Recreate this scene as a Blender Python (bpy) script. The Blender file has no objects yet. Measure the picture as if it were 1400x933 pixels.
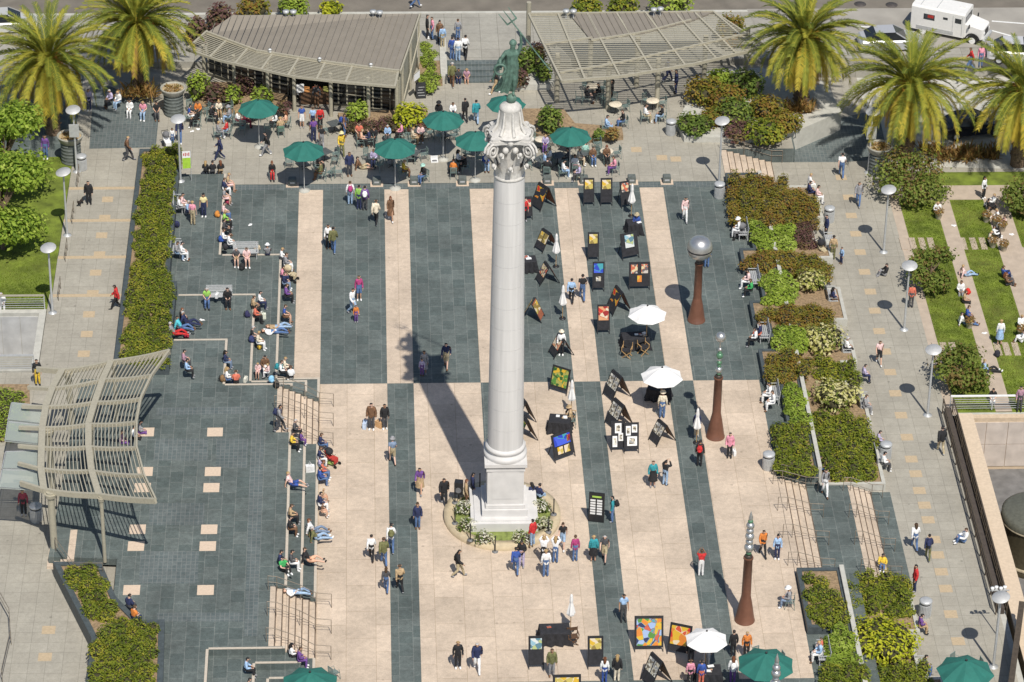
import bpy, math, random
import numpy as np
from mathutils import Vector, Matrix, Euler
random.seed(7)
rnd = random.random
def U(a, b): return a + (b - a) * rnd()
SC = bpy.context.scene
COL = SC.collection
R = math.radians

# ------------------------------------------------------------------ camera
KS = 5.35 / 5.6
PIT, ROL, YAW, FPX = R(31.9649107), R(0.89896353), R(2.70143238), 4679.04735
CAM = np.array([4.89529572, -172.6427, 110.772841]) * KS
STRIP_P, STRIP_W, ROW_A = 5.35, 1.57756664 * KS, 24.4074457 * KS
def _rot(p, r, y):
    f0 = np.array([math.sin(y) * math.cos(p), math.cos(y) * math.cos(p), -math.sin(p)])
    right = np.array([math.cos(y), -math.sin(y), 0.0])
    up = np.cross(right, f0)
    c, s = math.cos(r), math.sin(r)
    return c * right + s * up, -s * right + c * up, f0
CR, CU, CF = _rot(PIT, ROL, YAW)
def G(x, y, z=0.0):
    """survey: the point at height z that the photograph shows at pixel x, y"""
    d = CF + CR * (x - 700) / FPX + CU * (466.5 - y) / FPX
    t = (z - CAM[2]) / d[2]
    p = CAM + d * t
    return Vector((p[0], p[1], p[2]))
def proj(p):
    d = np.array(p) - CAM
    z = d @ CF
    return 700 + FPX * (d @ CR) / z, 466.5 - FPX * (d @ CU) / z
def height_at(base, ypx):
    """height above base whose image row is ypx"""
    lo, hi = -5.0, 60.0
    for _ in range(40):
        m = (lo + hi) / 2
        if proj((base[0], base[1], base[2] + m))[1] > ypx: lo = m
        else: hi = m
    return lo
cam = bpy.data.cameras.new('camera')
co = bpy.data.objects.new('camera', cam); COL.objects.link(co)
co.matrix_world = Matrix(((CR[0], CU[0], -CF[0], CAM[0]), (CR[1], CU[1], -CF[1], CAM[1]), (CR[2], CU[2], -CF[2], CAM[2]), (0, 0, 0, 1)))
cam.sensor_width = 36; cam.lens = 36 * FPX / 1400
cam.clip_start = 1; cam.clip_end = 3000
SC.camera = co

# ------------------------------------------------------------------ light
w = bpy.data.worlds.new("World"); SC.world = w; w.use_nodes = True
nt = w.node_tree
sky = nt.nodes.new('ShaderNodeTexSky'); sky.sky_type = 'NISHITA'; sky.sun_disc = False
SUN_EL, SUN_AZ = R(56), R(165)
sky.sun_elevation = SUN_EL; sky.sun_rotation = SUN_AZ
bg = nt.nodes['Background']; bg.inputs[1].default_value = 0.088
nt.links.new(sky.outputs[0], bg.inputs[0])
sl = bpy.data.lights.new('sun', 'SUN'); sl.energy = 4.6; sl.angle = R(0.5); sl.color = (1, 0.95, 0.87)
so = bpy.data.objects.new('sun', sl); COL.objects.link(so)
sv = Vector((math.sin(SUN_AZ) * math.cos(SUN_EL), math.cos(SUN_AZ) * math.cos(SUN_EL), math.sin(SUN_EL)))
so.rotation_euler = sv.to_track_quat('Z', 'Y').to_euler()
SC.view_settings.view_transform = 'Standard'; SC.view_settings.look = 'None'
SC.view_settings.exposure = 0.0; SC.view_settings.gamma = 1

# ------------------------------------------------------------------ materials
def newmat(name):
    m = bpy.data.materials.new(name); m.use_nodes = True
    return m, m.node_tree, m.node_tree.nodes['Principled BSDF']
def rgb(c):
    if isinstance(c, (int, float)): return (c, c, c, 1)
    return (c[0], c[1], c[2], 1)
_mats = {}
def M(name, col, rough=0.7, metal=0.0, var=0.18, scale=6.0, bump=0.0):
    """plain surface with a soft mottling"""
    if name in _mats: return _mats[name]
    m, t, b = newmat(name)
    b.inputs['Roughness'].default_value = rough; b.inputs['Metallic'].default_value = metal
    g = t.nodes.new('ShaderNodeNewGeometry')
    n = t.nodes.new('ShaderNodeTexNoise'); n.inputs['Scale'].default_value = scale; n.inputs['Detail'].default_value = 3
    t.links.new(g.outputs['Position'], n.inputs['Vector'])
    r = t.nodes.new('ShaderNodeMapRange'); r.inputs[1].default_value = 0.3; r.inputs[2].default_value = 0.7
    r.inputs[3].default_value = 1 - var; r.inputs[4].default_value = 1 + var
    t.links.new(n.outputs[0], r.inputs[0])
    mx = t.nodes.new('ShaderNodeMix'); mx.data_type = 'RGBA'; mx.blend_type = 'MULTIPLY'; mx.inputs[0].default_value = 1
    mx.inputs[6].default_value = rgb(col)
    t.links.new(r.outputs[0], mx.inputs[7]); t.links.new(mx.outputs[2], b.inputs['Base Color'])
    if bump:
        bp = t.nodes.new('ShaderNodeBump'); bp.inputs['Strength'].default_value = bump; bp.inputs['Distance'].default_value = 0.05
        t.links.new(n.outputs[0], bp.inputs['Height']); t.links.new(bp.outputs[0], b.inputs['Normal'])
    _mats[name] = m
    return m
def paving(name, c1, c2, cm, bw, rh, mortar, offset=0.5, rot=90, stain=0.25, rough=0.8, org=(0, 0), spots=0.0):
    """slabs with joints, each slab its own tone, with worn stains over them"""
    if name in _mats: return _mats[name]
    m, t, b = newmat(name); b.inputs['Roughness'].default_value = rough
    g = t.nodes.new('ShaderNodeNewGeometry'); mp = t.nodes.new('ShaderNodeMapping')
    mp.inputs['Rotation'].default_value = (0, 0, R(rot)); mp.inputs['Location'].default_value = (org[0] + 500 * bw, org[1] + 500 * rh, 0)
    t.links.new(g.outputs['Position'], mp.inputs['Vector'])
    br = t.nodes.new('ShaderNodeTexBrick'); br.offset = offset; br.squash = 1
    br.inputs['Scale'].default_value = 1; br.inputs['Brick Width'].default_value = bw; br.inputs['Row Height'].default_value = rh
    br.inputs['Mortar Size'].default_value = mortar; br.inputs['Mortar Smooth'].default_value = 0.2; br.inputs['Bias'].default_value = 0
    br.inputs['Color1'].default_value = rgb(c1); br.inputs['Color2'].default_value = rgb(c2); br.inputs['Mortar'].default_value = rgb(cm)
    t.links.new(mp.outputs[0], br.inputs['Vector'])
    cur = br.outputs['Color']
    for sc, lo, det in ((0.35, 1 - stain, 5), (3.5, 1 - stain * 0.7, 4), (14, 1 - stain * 0.5, 3)):
        n = t.nodes.new('ShaderNodeTexNoise'); n.inputs['Scale'].default_value = sc; n.inputs['Detail'].default_value = det
        n.inputs['Roughness'].default_value = 0.65
        t.links.new(g.outputs['Position'], n.inputs['Vector'])
        r = t.nodes.new('ShaderNodeMapRange'); r.inputs[1].default_value = 0.3; r.inputs[2].default_value = 0.7
        r.inputs[3].default_value = lo; r.inputs[4].default_value = 2 - lo
        t.links.new(n.outputs[0], r.inputs[0])
        mx = t.nodes.new('ShaderNodeMix'); mx.data_type = 'RGBA'; mx.blend_type = 'MULTIPLY'; mx.inputs[0].default_value = 1
        t.links.new(cur, mx.inputs[6]); t.links.new(r.outputs[0], mx.inputs[7]); cur = mx.outputs[2]
    if spots:   # dropped gum and scuffs
        v = t.nodes.new('ShaderNodeTexVoronoi'); v.inputs['Scale'].default_value = 0.9
        t.links.new(g.outputs['Position'], v.inputs['Vector'])
        r = t.nodes.new('ShaderNodeMapRange'); r.inputs[1].default_value = 0.05; r.inputs[2].default_value = 0.09
        r.inputs[3].default_value = 1 - spots; r.inputs[4].default_value = 1
        t.links.new(v.outputs['Distance'], r.inputs[0])
        mx = t.nodes.new('ShaderNodeMix'); mx.data_type = 'RGBA'; mx.blend_type = 'MULTIPLY'; mx.inputs[0].default_value = 1
        t.links.new(cur, mx.inputs[6]); t.links.new(r.outputs[0], mx.inputs[7]); cur = mx.outputs[2]
    t.links.new(cur, b.inputs['Base Color'])
    _mats[name] = m
    return m
def leafmat(name, col, trans=0.35):
    if name in _mats: return _mats[name]
    m, t, b = newmat(name)
    b.inputs['Roughness'].default_value = 0.65; b.inputs['Specular IOR Level'].default_value = .15; b.inputs['Base Color'].default_value = rgb(col)
    tr = t.nodes.new('ShaderNodeBsdfTranslucent'); tr.inputs[0].default_value = rgb([min(1, c * 1.3) for c in col])
    mx = t.nodes.new('ShaderNodeMixShader'); mx.inputs[0].default_value = trans
    t.links.new(b.outputs[0], mx.inputs[1]); t.links.new(tr.outputs[0], mx.inputs[2])
    t.links.new(mx.outputs[0], t.nodes['Material Output'].inputs['Surface'])
    _mats[name] = m
    return m
def glassmat(name, col, alpha=0.5):
    if name in _mats: return _mats[name]
    m, t, b = newmat(name)
    b.inputs['Base Color'].default_value = rgb(col); b.inputs['Roughness'].default_value = 0.08
    tr = t.nodes.new('ShaderNodeBsdfTransparent'); mx = t.nodes.new('ShaderNodeMixShader'); mx.inputs[0].default_value = alpha
    t.links.new(tr.outputs[0], mx.inputs[1]); t.links.new(b.outputs[0], mx.inputs[2])
    t.links.new(mx.outputs[0], t.nodes['Material Output'].inputs['Surface'])
    _mats[name] = m
    return m
SLATE = paving('slate', (0.078, 0.099, 0.094), (0.112, 0.132, 0.124), (0.155, 0.172, 0.16), 1.05, 0.72, 0.018, stain=0.27, spots=.15)
SLATE_S = paving('slate_setts', (0.085, 0.108, 0.108), (0.115, 0.135, 0.132), (0.15, 0.165, 0.16), 0.30, 0.24, 0.02, offset=0, stain=0.2)
STONE = paving('pink_stone', (0.49, 0.398, 0.305), (0.56, 0.455, 0.352), (0.39, 0.305, 0.22), 2.3, 1.53, 0.016, stain=0.17, spots=0.25)
GREY = paving('grey_paving', (0.325, 0.302, 0.25), (0.348, 0.325, 0.27), (0.24, 0.225, 0.185), 0.86, 0.86, 0.014, offset=0, rot=0, stain=0.13, spots=0.3)
TAN = M('tan_slab', (0.46, 0.36, 0.235), 0.8, var=0.1, scale=9)
INLAY = M('pale_inlay', (0.60, 0.475, 0.36), 0.8, var=0.08, scale=9)
COPE = M('pale_coping', (0.50, 0.44, 0.36), 0.8, var=0.1, scale=9)
NOSE = M('stair_nosing', (0.12, 0.085, 0.06), 0.8)
SLATEDARK = M('slate_wall', (0.065, 0.08, 0.085), 0.6, var=0.2, scale=4)
CONC = M('pale_concrete', (0.46, 0.45, 0.40), 0.85, var=0.1, scale=3)
ASPH = M('asphalt', (0.17, 0.15, 0.122), 0.9, var=0.16, scale=0.8)
SIDEWALK = paving('sidewalk', (0.30, 0.285, 0.245), (0.34, 0.325, 0.28), (0.2, 0.19, 0.16), 1.2, 1.2, 0.02, offset=0, rot=0, stain=0.12)
WPAINT = M('white_paint', (0.75, 0.75, 0.72), 0.6, var=0.08)
SOIL = M('soil', (0.27, 0.19, 0.11), 0.95, var=0.35, scale=7, bump=0.6)
GRANITE = M('white_granite', (0.60, 0.585, 0.565), 0.7, var=0.07, scale=1.6)
GRANITE2 = M('carved_granite', (0.54, 0.52, 0.485), 0.75, var=0.13, scale=6)
COPPER = M('green_copper', (0.085, 0.155, 0.12), 0.6, var=0.35, scale=5)
STEEL = M('brushed_steel', (0.55, 0.55, 0.54), 0.35, 0.8, var=0.08)
GALV = M('pale_metal', (0.50, 0.51, 0.51), 0.5, 0.3, var=0.08)
BLACK = M('black_metal', (0.02, 0.02, 0.022), 0.5)
BLACKCLOTH = M('black_cloth', (0.022, 0.022, 0.026), 0.9, var=0.3)
RUST = M('brown_painted_steel', (0.155, 0.068, 0.042), 0.45, var=0.12, scale=3)
TRELLIS = M('khaki_metal', (0.40, 0.37, 0.285), 0.5, 0.1, var=0.08)
ROOFM = M('grey_brown_roof', (0.25, 0.222, 0.182), 0.6, 0.1, var=0.06, scale=1.5)
ROOFS = M('roof_seam', (0.21, 0.188, 0.155), 0.6)
DARKGLASS = M('dark_window', (0.018, 0.02, 0.022), 0.12, var=0.3, scale=1)
GREENC = M('green_canvas', (0.018, 0.14, 0.112), 0.85, var=0.10, scale=3)
WHITEC = M('white_canvas', (0.78, 0.77, 0.75), 0.85, var=0.04)
WOOD = M('wood', (0.40, 0.25, 0.11), 0.7, var=0.2)
DWOOD = M('dark_wood', (0.10, 0.055, 0.03), 0.6, var=0.2)
REDWOOD = M('red_wood_panel', (0.30, 0.10, 0.05), 0.6, var=0.2)
WHITE = M('white', (0.78, 0.78, 0.77), 0.6, var=0.05)
TABLETOP = M('cream_table', (0.66, 0.58, 0.45), 0.6)
CHAIRM = M('green_grey_metal', (0.20, 0.27, 0.25), 0.5, 0.2)
RUBBER = M('rubber', (0.015, 0.015, 0.015), 0.85)
BARK = M('bark', (0.16, 0.11, 0.07), 0.95, var=0.4, scale=9, bump=0.8)

# ------------------------------------------------------------------ mesh builder
class MB:
    def __init__(s): s.v = []; s.f = []; s.m = []; s.sm = []
    def add(s, vs, fs, mi=0, smooth=False):
        o = len(s.v); s.v += [tuple(v) for v in vs]
        for f in fs: s.f.append([i + o for i in f]); s.m.append(mi); s.sm.append(smooth)
        return s
    def box(s, c, d, rz=0, mi=0, mat=None):
        hx, hy, hz = d[0] / 2, d[1] / 2, d[2] / 2
        vs = [Vector((x * hx, y * hy, z * hz)) for z in (-1, 1) for y in (-1, 1) for x in (-1, 1)]
        rm = mat if mat is not None else Matrix.Rotation(rz, 3, 'Z')
        vs = [rm @ v + Vector(c) for v in vs]
        return s.add(vs, [(0, 2, 3, 1), (4, 5, 7, 6), (0, 1, 5, 4), (2, 6, 7, 3), (0, 4, 6, 2), (1, 3, 7, 5)], mi)
    def bar(s, a, b, w, h=None, mi=0, up=(0, 0, 1)):
        a, b = Vector(a), Vector(b); h = w if h is None else h
        d = (b - a); L = d.length
        if L < 1e-6: return s
        x = d / L; y = Vector(up).cross(x)
        if y.length < 1e-4: y = Vector((0, 1, 0)).cross(x)
        y.normalize(); z = x.cross(y)
        return s.box((a + b) / 2, (L, w, h), mi=mi, mat=Matrix((x, y, z)).transposed())
    def tube(s, pts, rad, n=6, mi=0, cap=True):
        pts = [Vector(p) for p in pts]; k = len(pts)
        rad = [rad] * k if isinstance(rad, (int, float)) else rad
        vs = []; ref = Vector((0.13, 0.91, 0.37))
        for i, p in enumerate(pts):
            t = (pts[min(i + 1, k - 1)] - pts[max(i - 1, 0)])
            t = t.normalized() if t.length > 1e-9 else Vector((0, 0, 1))
            a = t.cross(ref)
            if a.length < 1e-3: a = t.cross(Vector((1, 0, 0)))
            a.normalize(); b2 = t.cross(a)
            for j in range(n):
                th = 2 * math.pi * j / n
                vs.append(p + (a * math.cos(th) + b2 * math.sin(th)) * rad[i])
        fs = [(i * n + j, i * n + (j + 1) % n, (i + 1) * n + (j + 1) % n, (i + 1) * n + j) for i in range(k - 1) for j in range(n)]
        s.add(vs, fs, mi, n > 5)
        if cap: s.add(vs[:n], [tuple(range(n))], mi); s.add(vs[-n:], [tuple(range(n))], mi)
        return s
    def lathe(s, prof, c=(0, 0, 0), n=24, mi=0, sq=1.0, cap=True):
        vs = [(c[0] + r * math.cos(2 * math.pi * j / n), c[1] + sq * r * math.sin(2 * math.pi * j / n), c[2] + z) for r, z in prof for j in range(n)]
        k = len(prof)
        fs = [(i * n + j, i * n + (j + 1) % n, (i + 1) * n + (j + 1) % n, (i + 1) * n + j) for i in range(k - 1) for j in range(n)]
        s.add(vs, fs, mi, True)
        if not cap: return s
        if prof[0][0] > 1e-4: s.add(vs[:n], [tuple(range(n))[::-1]], mi)
        if prof[-1][0] > 1e-4: s.add(vs[-n:], [tuple(range(n))], mi)
        return s
    def ball(s, c, r, n=12, mi=0, sz=(1, 1, 1), jit=0):
        k = n // 2 + 1; vs = []; 
        for i in range(k):
            a = math.pi * i / (k - 1)
            for j in range(n):
                q = 1 + (U(-jit, jit) if jit else 0)
                vs.append((c[0] + sz[0] * r * q * math.sin(a) * math.cos(2 * math.pi * j / n), c[1] + sz[1] * r * q * math.sin(a) * math.sin(2 * math.pi * j / n), c[2] + sz[2] * r * q * math.cos(a)))
        fs = [(i * n + j, (i + 1) * n + j, (i + 1) * n + (j + 1) % n, i * n + (j + 1) % n) for i in range(k - 1) for j in range(n)]
        return s.add(vs, fs, mi, True)
    def prism(s, poly, z0, z1, mi=0, mside=None):
        """vertical prism over a polygon (list of x, y[, ...]); z1 may be a function of (x, y)"""
        n = len(poly); mside = mi if mside is None else mside
        area = sum(poly[i][0] * poly[(i + 1) % n][1] - poly[(i + 1) % n][0] * poly[i][1] for i in range(n))
        if area < 0: poly = poly[::-1]
        zt = z1 if callable(z1) else (lambda x, y: z1)
        lo = [(p[0], p[1], z0) for p in poly]; hi = [(p[0], p[1], zt(p[0], p[1])) for p in poly]
        from mathutils.geometry import tessellate_polygon
        tr = tessellate_polygon([[Vector((p[0], p[1], 0)) for p in poly]])
        tt = []
        for a, b, c in tr:
            A = (poly[b][0] - poly[a][0]) * (poly[c][1] - poly[a][1]) - (poly[b][1] - poly[a][1]) * (poly[c][0] - poly[a][0])
            tt.append((a, b, c) if A > 0 else (a, c, b))
        s.add(hi, tt, mi)
        s.add(lo + hi, [(i, (i + 1) % n, n + (i + 1) % n, n + i) for i in range(n)], mside)
        return s
    def sheet(s, poly, z, mi=0):
        from mathutils.geometry import tessellate_polygon
        zt = z if callable(z) else (lambda x, y: z)
        tr = tessellate_polygon([[Vector((p[0], p[1], 0)) for p in poly]]); tt = []
        for a, b, c in tr:
            A = (poly[b][0] - poly[a][0]) * (poly[c][1] - poly[a][1]) - (poly[b][1] - poly[a][1]) * (poly[c][0] - poly[a][0])
            tt.append((a, b, c) if A > 0 else (a, c, b))
        return s.add([(p[0], p[1], zt(p[0], p[1])) for p in poly], tt, mi)
    def mesh(s, name, mats):
        me = bpy.data.meshes.new(name); me.from_pydata(s.v, [], s.f)
        for m in (mats if isinstance(mats, (list, tuple)) else [mats]): me.materials.append(m)
        me.polygons.foreach_set('material_index', s.m); me.polygons.foreach_set('use_smooth', s.sm); me.update()
        return me
LABELS = {}
def tag(o, label, cat, group=None):
    assert 3 < len(label.split()) < 17, label
    if label in LABELS and not (group and LABELS[label] == group): print('DUP LABEL', label)
    LABELS[label] = group
    o['label'] = label; o['category'] = cat
    if group: o['group'] = group
    elif 'group' in o: del o['group']
    return o
def obj(name, mb, mats, parent=None, loc=None, rz=0):
    me = mb.mesh(name, mats) if isinstance(mb, MB) else mb
    o = bpy.data.objects.new(name, me); COL.objects.link(o)
    if parent is not None: o.parent = parent
    if loc is not None: o.location = loc
    if rz: o.rotation_euler.z = rz
    return o
def struct(name, mb, mats):
    o = obj(name, mb, mats); o['kind'] = 'structure'; return o
def empty(name, loc, rz=0, label=None, cat=None, group=None):
    o = bpy.data.objects.new(name, None); COL.objects.link(o); o.location = loc; o.rotation_euler.z = rz; o.empty_display_size = 0.3
    if label: tag(o, label, cat, group)
    return o
KIDS = {}
def kids(o):
    return [c for c in COL.objects if c.parent == o]
def clone(root, loc, rz=0, label=None, scale=None, tree=None):
    tree = tree or TREE(root)
    def cp(node, par):
        o, ch = node
        c = o.copy(); COL.objects.link(c)
        if par: c.parent = par
        for k in ch: cp(k, c)
        return c
    r = cp(tree, None); r.location = loc; r.rotation_euler.z = rz
    if scale: r.scale = (scale,) * 3
    if label: tag(r, label, root['category'], root.get('group'))
    return r
_tree = {}
def TREE(root):
    if root.name not in _tree:
        def mk(o): return (o, [mk(c) for c in kids(o)])
        _tree[root.name] = mk(root)
    return _tree[root.name]
class Series:
    """first call moves the prototype itself, later calls copy it"""
    def __init__(s, root): s.root = root; s.tree = TREE(root); s.used = False
    def put(s, loc, rz=0, label=None, scale=None):
        if not s.used:
            s.used = True; r = s.root; r.location = loc; r.rotation_euler.z = rz
            if scale: r.scale = (scale,) * 3
            if label: tag(r, label, r['category'], r.get('group'))
            return r
        return clone(s.root, loc, rz, label, scale, s.tree)
def proto(name, cat, group):
    o = empty(name, (0, 0, 0)); o['category'] = cat
    if group: o['group'] = group
    return o
# ================================================================== THE SETTING
def gp(pts, z=0.0): return [(G(x, y, z).x, G(x, y, z).y) for x, y in pts]
def rect(x0, y0, x1, y1): return [(x0, y0), (x1, y0), (x1, y1), (x0, y1)]
XR = 26.7            # east edge of the plaza
XM = 29.0            # retaining kerb between the two rows of beds
XW = 32.7            # west edge of the lower walk
ZW = -1.0            # level of the lower walk
# earth sheet to the horizon, with the two sunken garage courts left open
def earth():
    mb = MB(); z = ZW - 0.02
    mb.sheet(rect(-900, -900, 900, -60), z); mb.sheet(rect(-900, 90, 900, 900), z)
    mb.sheet(rect(-900, -60, -60, 90), z); mb.sheet(rect(100, -60, 900, 90), z)
    mb.sheet(rect(-60, -60, -14.6, 0.9), z); mb.sheet(rect(-60, 7.6, -14.6, 90), z)
    mb.sheet(rect(-14.6, -60, 37.6, 90), z)
    mb.sheet(rect(37.6, -2.4, 100, 90), z); mb.sheet(rect(37.6, -60, 100, -40), z)
    struct('ground', mb, CONC)
earth()
# plaza body
mb = MB()
mb.prism([(-14.6, -60), (30.0, -60), (30.0, -19.0), (26.7, -19.0), (26.7, -10.0), (29.0, -10.0), (29.0, -9.2), (XM, 23.7), (26.95, 23.7), (26.95, 27.5), (31.8, 27.5), (31.8, 29), (34, 34), (34, 48.0), (-40, 48.0), (-40, 7.6), (-14.6, 7.6)], ZW - 0.1, 0.0)
struct('plaza_floor', mb, SLATE)
# stone stripes let into the slate, and the lower half in stone
mb = MB()
for k in range(5): mb.sheet(rect(k * STRIP_P, 0.0, k * STRIP_P + STRIP_W, ROW_A - 0.75), 0.004)
mb.sheet(rect(1.5, -27.95, XR, 0.0), 0.004)
struct('stone_floor', mb, STONE)
mb = MB()
for k in (1, 3, 4): mb.sheet(rect(k * STRIP_P, -27.95, k * STRIP_P + STRIP_W, 0), 0.008)
mb.sheet(rect(2 * STRIP_P, -9.0, 2 * STRIP_P + STRIP_W, 0), 0.008)
struct('slate_stripes', mb, SLATE)
mb = MB()      # fine setts round the south edge and along the north band
mb.sheet(rect(-4.5, ROW_A - 0.72, XR, ROW_A - 0.05), 0.008)
struct('slate_edging', mb, SLATE_S)
# grey cafe terrace
mb = MB(); mb.sheet([(-14.5, ROW_A + 0.0), (26.95, ROW_A), (26.95, 27.5), (31.7, 27.5), (31.7, 29), (33.9, 34), (33.9, 39.55), (-14.5, 39.55)], 0.012)
struct('terrace_paving', mb, GREY)
mb = MB()
for x, y in ((205, 223), (147, 232), (870, 205), (924, 218), (905, 216), (790, 250 - 8)):
    p = G(x, y); mb.sheet(rect(p.x - .34, p.y - .34, p.x + .34, p.y + .34), 0.016)
for a in ((118, 133, 215, 203),):
    pass
struct('terrace_inlay', mb, TAN)
mb = MB(); mb.sheet(gp([(122, 204), (213, 202), (218, 150), (150, 118), (128, 118)]), 0.018); struct('slate_court', mb, SLATE_S)
# pink insets behind the step lights are made with them, below
# ---- the raised stage with its seat steps
def steps_poly(mb, poly, z0, z1): mb.prism(poly, z0, z1)
mb = MB()
XE = -8.9
L3 = [(XE, 24.0), (-4.6, 24.0), (-4.6, 14.0), (-0.92, 14.0), (-0.92, 0.04), (1.5, 0.04), (1.5, -2.05), (-.85, -2.05), (-.85, -6.75), (1.5, -6.75), (1.5, -21.15), (-.85, -21.15), (-.85, -26.3), (1.5, -26.3), (1.5, -27.95), (-0.8, -27.95), (-0.8, -45), (XE, -45)]
L2 = [(XE, 8.7), (-2.36, 8.7), (-2.36, -0.85), (0.8, -0.85), (0.8, -2.05), (-.85, -2.05), (-.85, -6.75), (0.8, -6.75), (0.8, -21.15), (-.85, -21.15), (-.85, -26.3), (0.8, -26.3), (0.8, -27.2), (-1.5, -27.2), (-1.5, -45), (XE, -45)]
L1 = [(XE, 3.05), (-3.82, 3.05), (-3.82, -1.77), (0, -1.77), (0, -2.05), (-.85, -2.05), (-.85, -6.75), (0, -6.75), (0, -21.15), (-.85, -21.15), (-.85, -26.3), (0, -26.3), (0, -26.5), (-3.85, -26.5), (-3.85, -45), (XE, -45), (XE, -18.6), (-12.5, -18.3), (-12.3, -12), (-12.0, -1.1), (XE, -1.1)]
mb.prism(L3, 0.0, 0.4); mb.prism(L2, 0.401, 0.8); mb.prism(L1, 0.801, 1.2)
struct('stage_terrace', mb, SLATE)
mb = MB()      # pale copings along the seat edges
cw = 0.14
def cope(a, b, z, w_=cw):
    mb.bar((a[0], a[1], z), (b[0], b[1], z), w_, 0.03)
o = cw / 2 - 0.01
for poly, z in (([(-4.6 - o, 24.0), (-4.6 - o, 14.0)], .41), ([(-4.5, 14.0 - o), (-.92, 14 - o)], .41), ([(-.92 - o, 14.0 - cw), (-.92 - o, 0.04)], .41), ([(-.92, .04 - o), (1.5, .04 - o)], .41), ([(1.5 - o, .04 - cw), (1.5 - o, -2.05)], .41), ([(1.5 - o, -6.75), (1.5 - o, -21.15)], .41), ([(1.5 - o, -26.3), (1.5 - o, -27.95)], .41), ([(1.33, -27.95 + o), (-.8, -27.95 + o)], .41), ([(-.8 - o, -27.95), (-.8 - o, -40)], .41),
                ([(XE + 2, 8.7 - o), (-2.36, 8.7 - o)], .81), ([(-2.36 - o, 8.7 - cw), (-2.36 - o, -.85)], .81), ([(-2.36, -.85 - o), (.8, -.85 - o)], .81), ([(.8 - o, -.85 - cw), (.8 - o, -2.05)], .81), ([(.8 - o, -6.75), (.8 - o, -21.15)], .81), ([(.8 - o, -26.3), (.8 - o, -27.2)], .81), ([(.63, -27.2 + o), (-1.5, -27.2 + o)], .81), ([(-1.5 - o, -27.2), (-1.5 - o, -40)], .81),
                ([(XE + 2, 3.05 - o), (-3.82, 3.05 - o)], 1.21), ([(-3.82 - o, 3.05 - cw), (-3.82 - o, -1.77)], 1.21), ([(-3.82, -1.77 - o), (0, -1.77 - o)], 1.21), ([(-o, -1.77 - cw), (-o, -2.05)], 1.21), ([(-o, -6.75), (-o, -21.15)], 1.21), ([(-o, -26.3), (-o, -26.5)], 1.21), ([(-cw, -26.5 + o), (-3.85, -26.5 + o)], 1.21), ([(-3.85 - o, -26.5), (-3.85 - o, -40)], 1.21)):
    cope(poly[0], poly[1], z)
struct('seat_copings', mb, COPE)
mb = MB(); nb = MB()
for y0, y1 in ((-6.75, -2.05), (-26.3, -21.15)):
    n = 7
    for i in range(n):
        x0 = -.85 + 2.35 * i / n; x1 = x0 + 2.35 / n; z = 1.2 * (1 - (i + 0.0) / n) - 0.0
        mb.box(((x0 + x1) / 2, (y0 + y1) / 2, z / 2), (x1 - x0 - 0.002, y1 - y0 - 0.004, z))
        nb.box((x1 - 0.03, (y0 + y1) / 2, z + 0.002), (0.055, y1 - y0 - 0.01, 0.008))
struct('stage_steps', mb, STONE); struct('step_nosings', nb, NOSE)
mb = MB(); fb = MB()
for x, y in ((200, 591), (294, 591), (198, 645), (291, 645), (289, 667), (195, 667), (188, 724), (286, 724), (186, 747), (284, 747), (180, 807), (281, 807)):
    p = G(x, y, 1.2); mb.box((p.x, p.y, 1.203), (0.86, 0.86, 0.012))
struct('stage_inlay', mb, INLAY)
for q in ([(212, 600), (284, 600), (284, 630), (210, 630)], [(205, 688), (280, 688), (278, 718), (203, 718)], [(192, 754), (272, 754), (270, 798), (190, 798)], [(344, 560), (362, 560), (352, 870), (334, 870)], [(215, 558), (342, 556), (342, 566), (213, 568)], [(215, 838), (334, 838), (334, 850), (214, 850)], [(296, 600), (340, 600), (338, 640), (295, 640)]):
    fb.prism(gp(q, 1.2), 1.19, 1.204)
struct('stage_setts', fb, SLATE_S)
# ---- left walk, rising towards us in four shallow steps, and the lawn beside it
wk = MB(); bd = MB(); il = MB()
edges = [26.9, 22.9, 18.6, 13.9, 9.2, -60]
lv = [0.02, 0.15, 0.30, 0.45, 0.60]
for i in range(5):
    y1, y0 = edges[i], edges[i + 1]; z = lv[i]
    wk.prism(rect(-14.4 if y0 > 0 else -14.55, y0 + .0, -10.15, y1), 0.0, z)
    if i: bd.box((-12.28, y1 - .17, z + 0.003), (4.2, 0.32, 0.012))
wk.prism([(-14.55, -60), (-40, -60), (-40, .6), (-14.55, .6)], ZW, 0.6)
wk.prism(rect(-10.15, -60, -8.9, -1.0), 0.0, .595)
struct('west_path', wk, GREY); struct('path_bands', bd, TAN)
def lev(y):
    for i in range(5):
        if y > edges[i + 1]: return lv[i]
for x, y in ((147, 270), (143, 295), (139, 322), (136, 348), (131, 376), (127, 404), (122, 436), (119, 463), (115, 490), (67, 868), (62, 905)):
    p = G(x, y, .3); z = lev(p.y)
    il.box((p.x, p.y, z + .003), (0.68, .68, 0.012))
struct('path_inlay', il, TAN)
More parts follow.
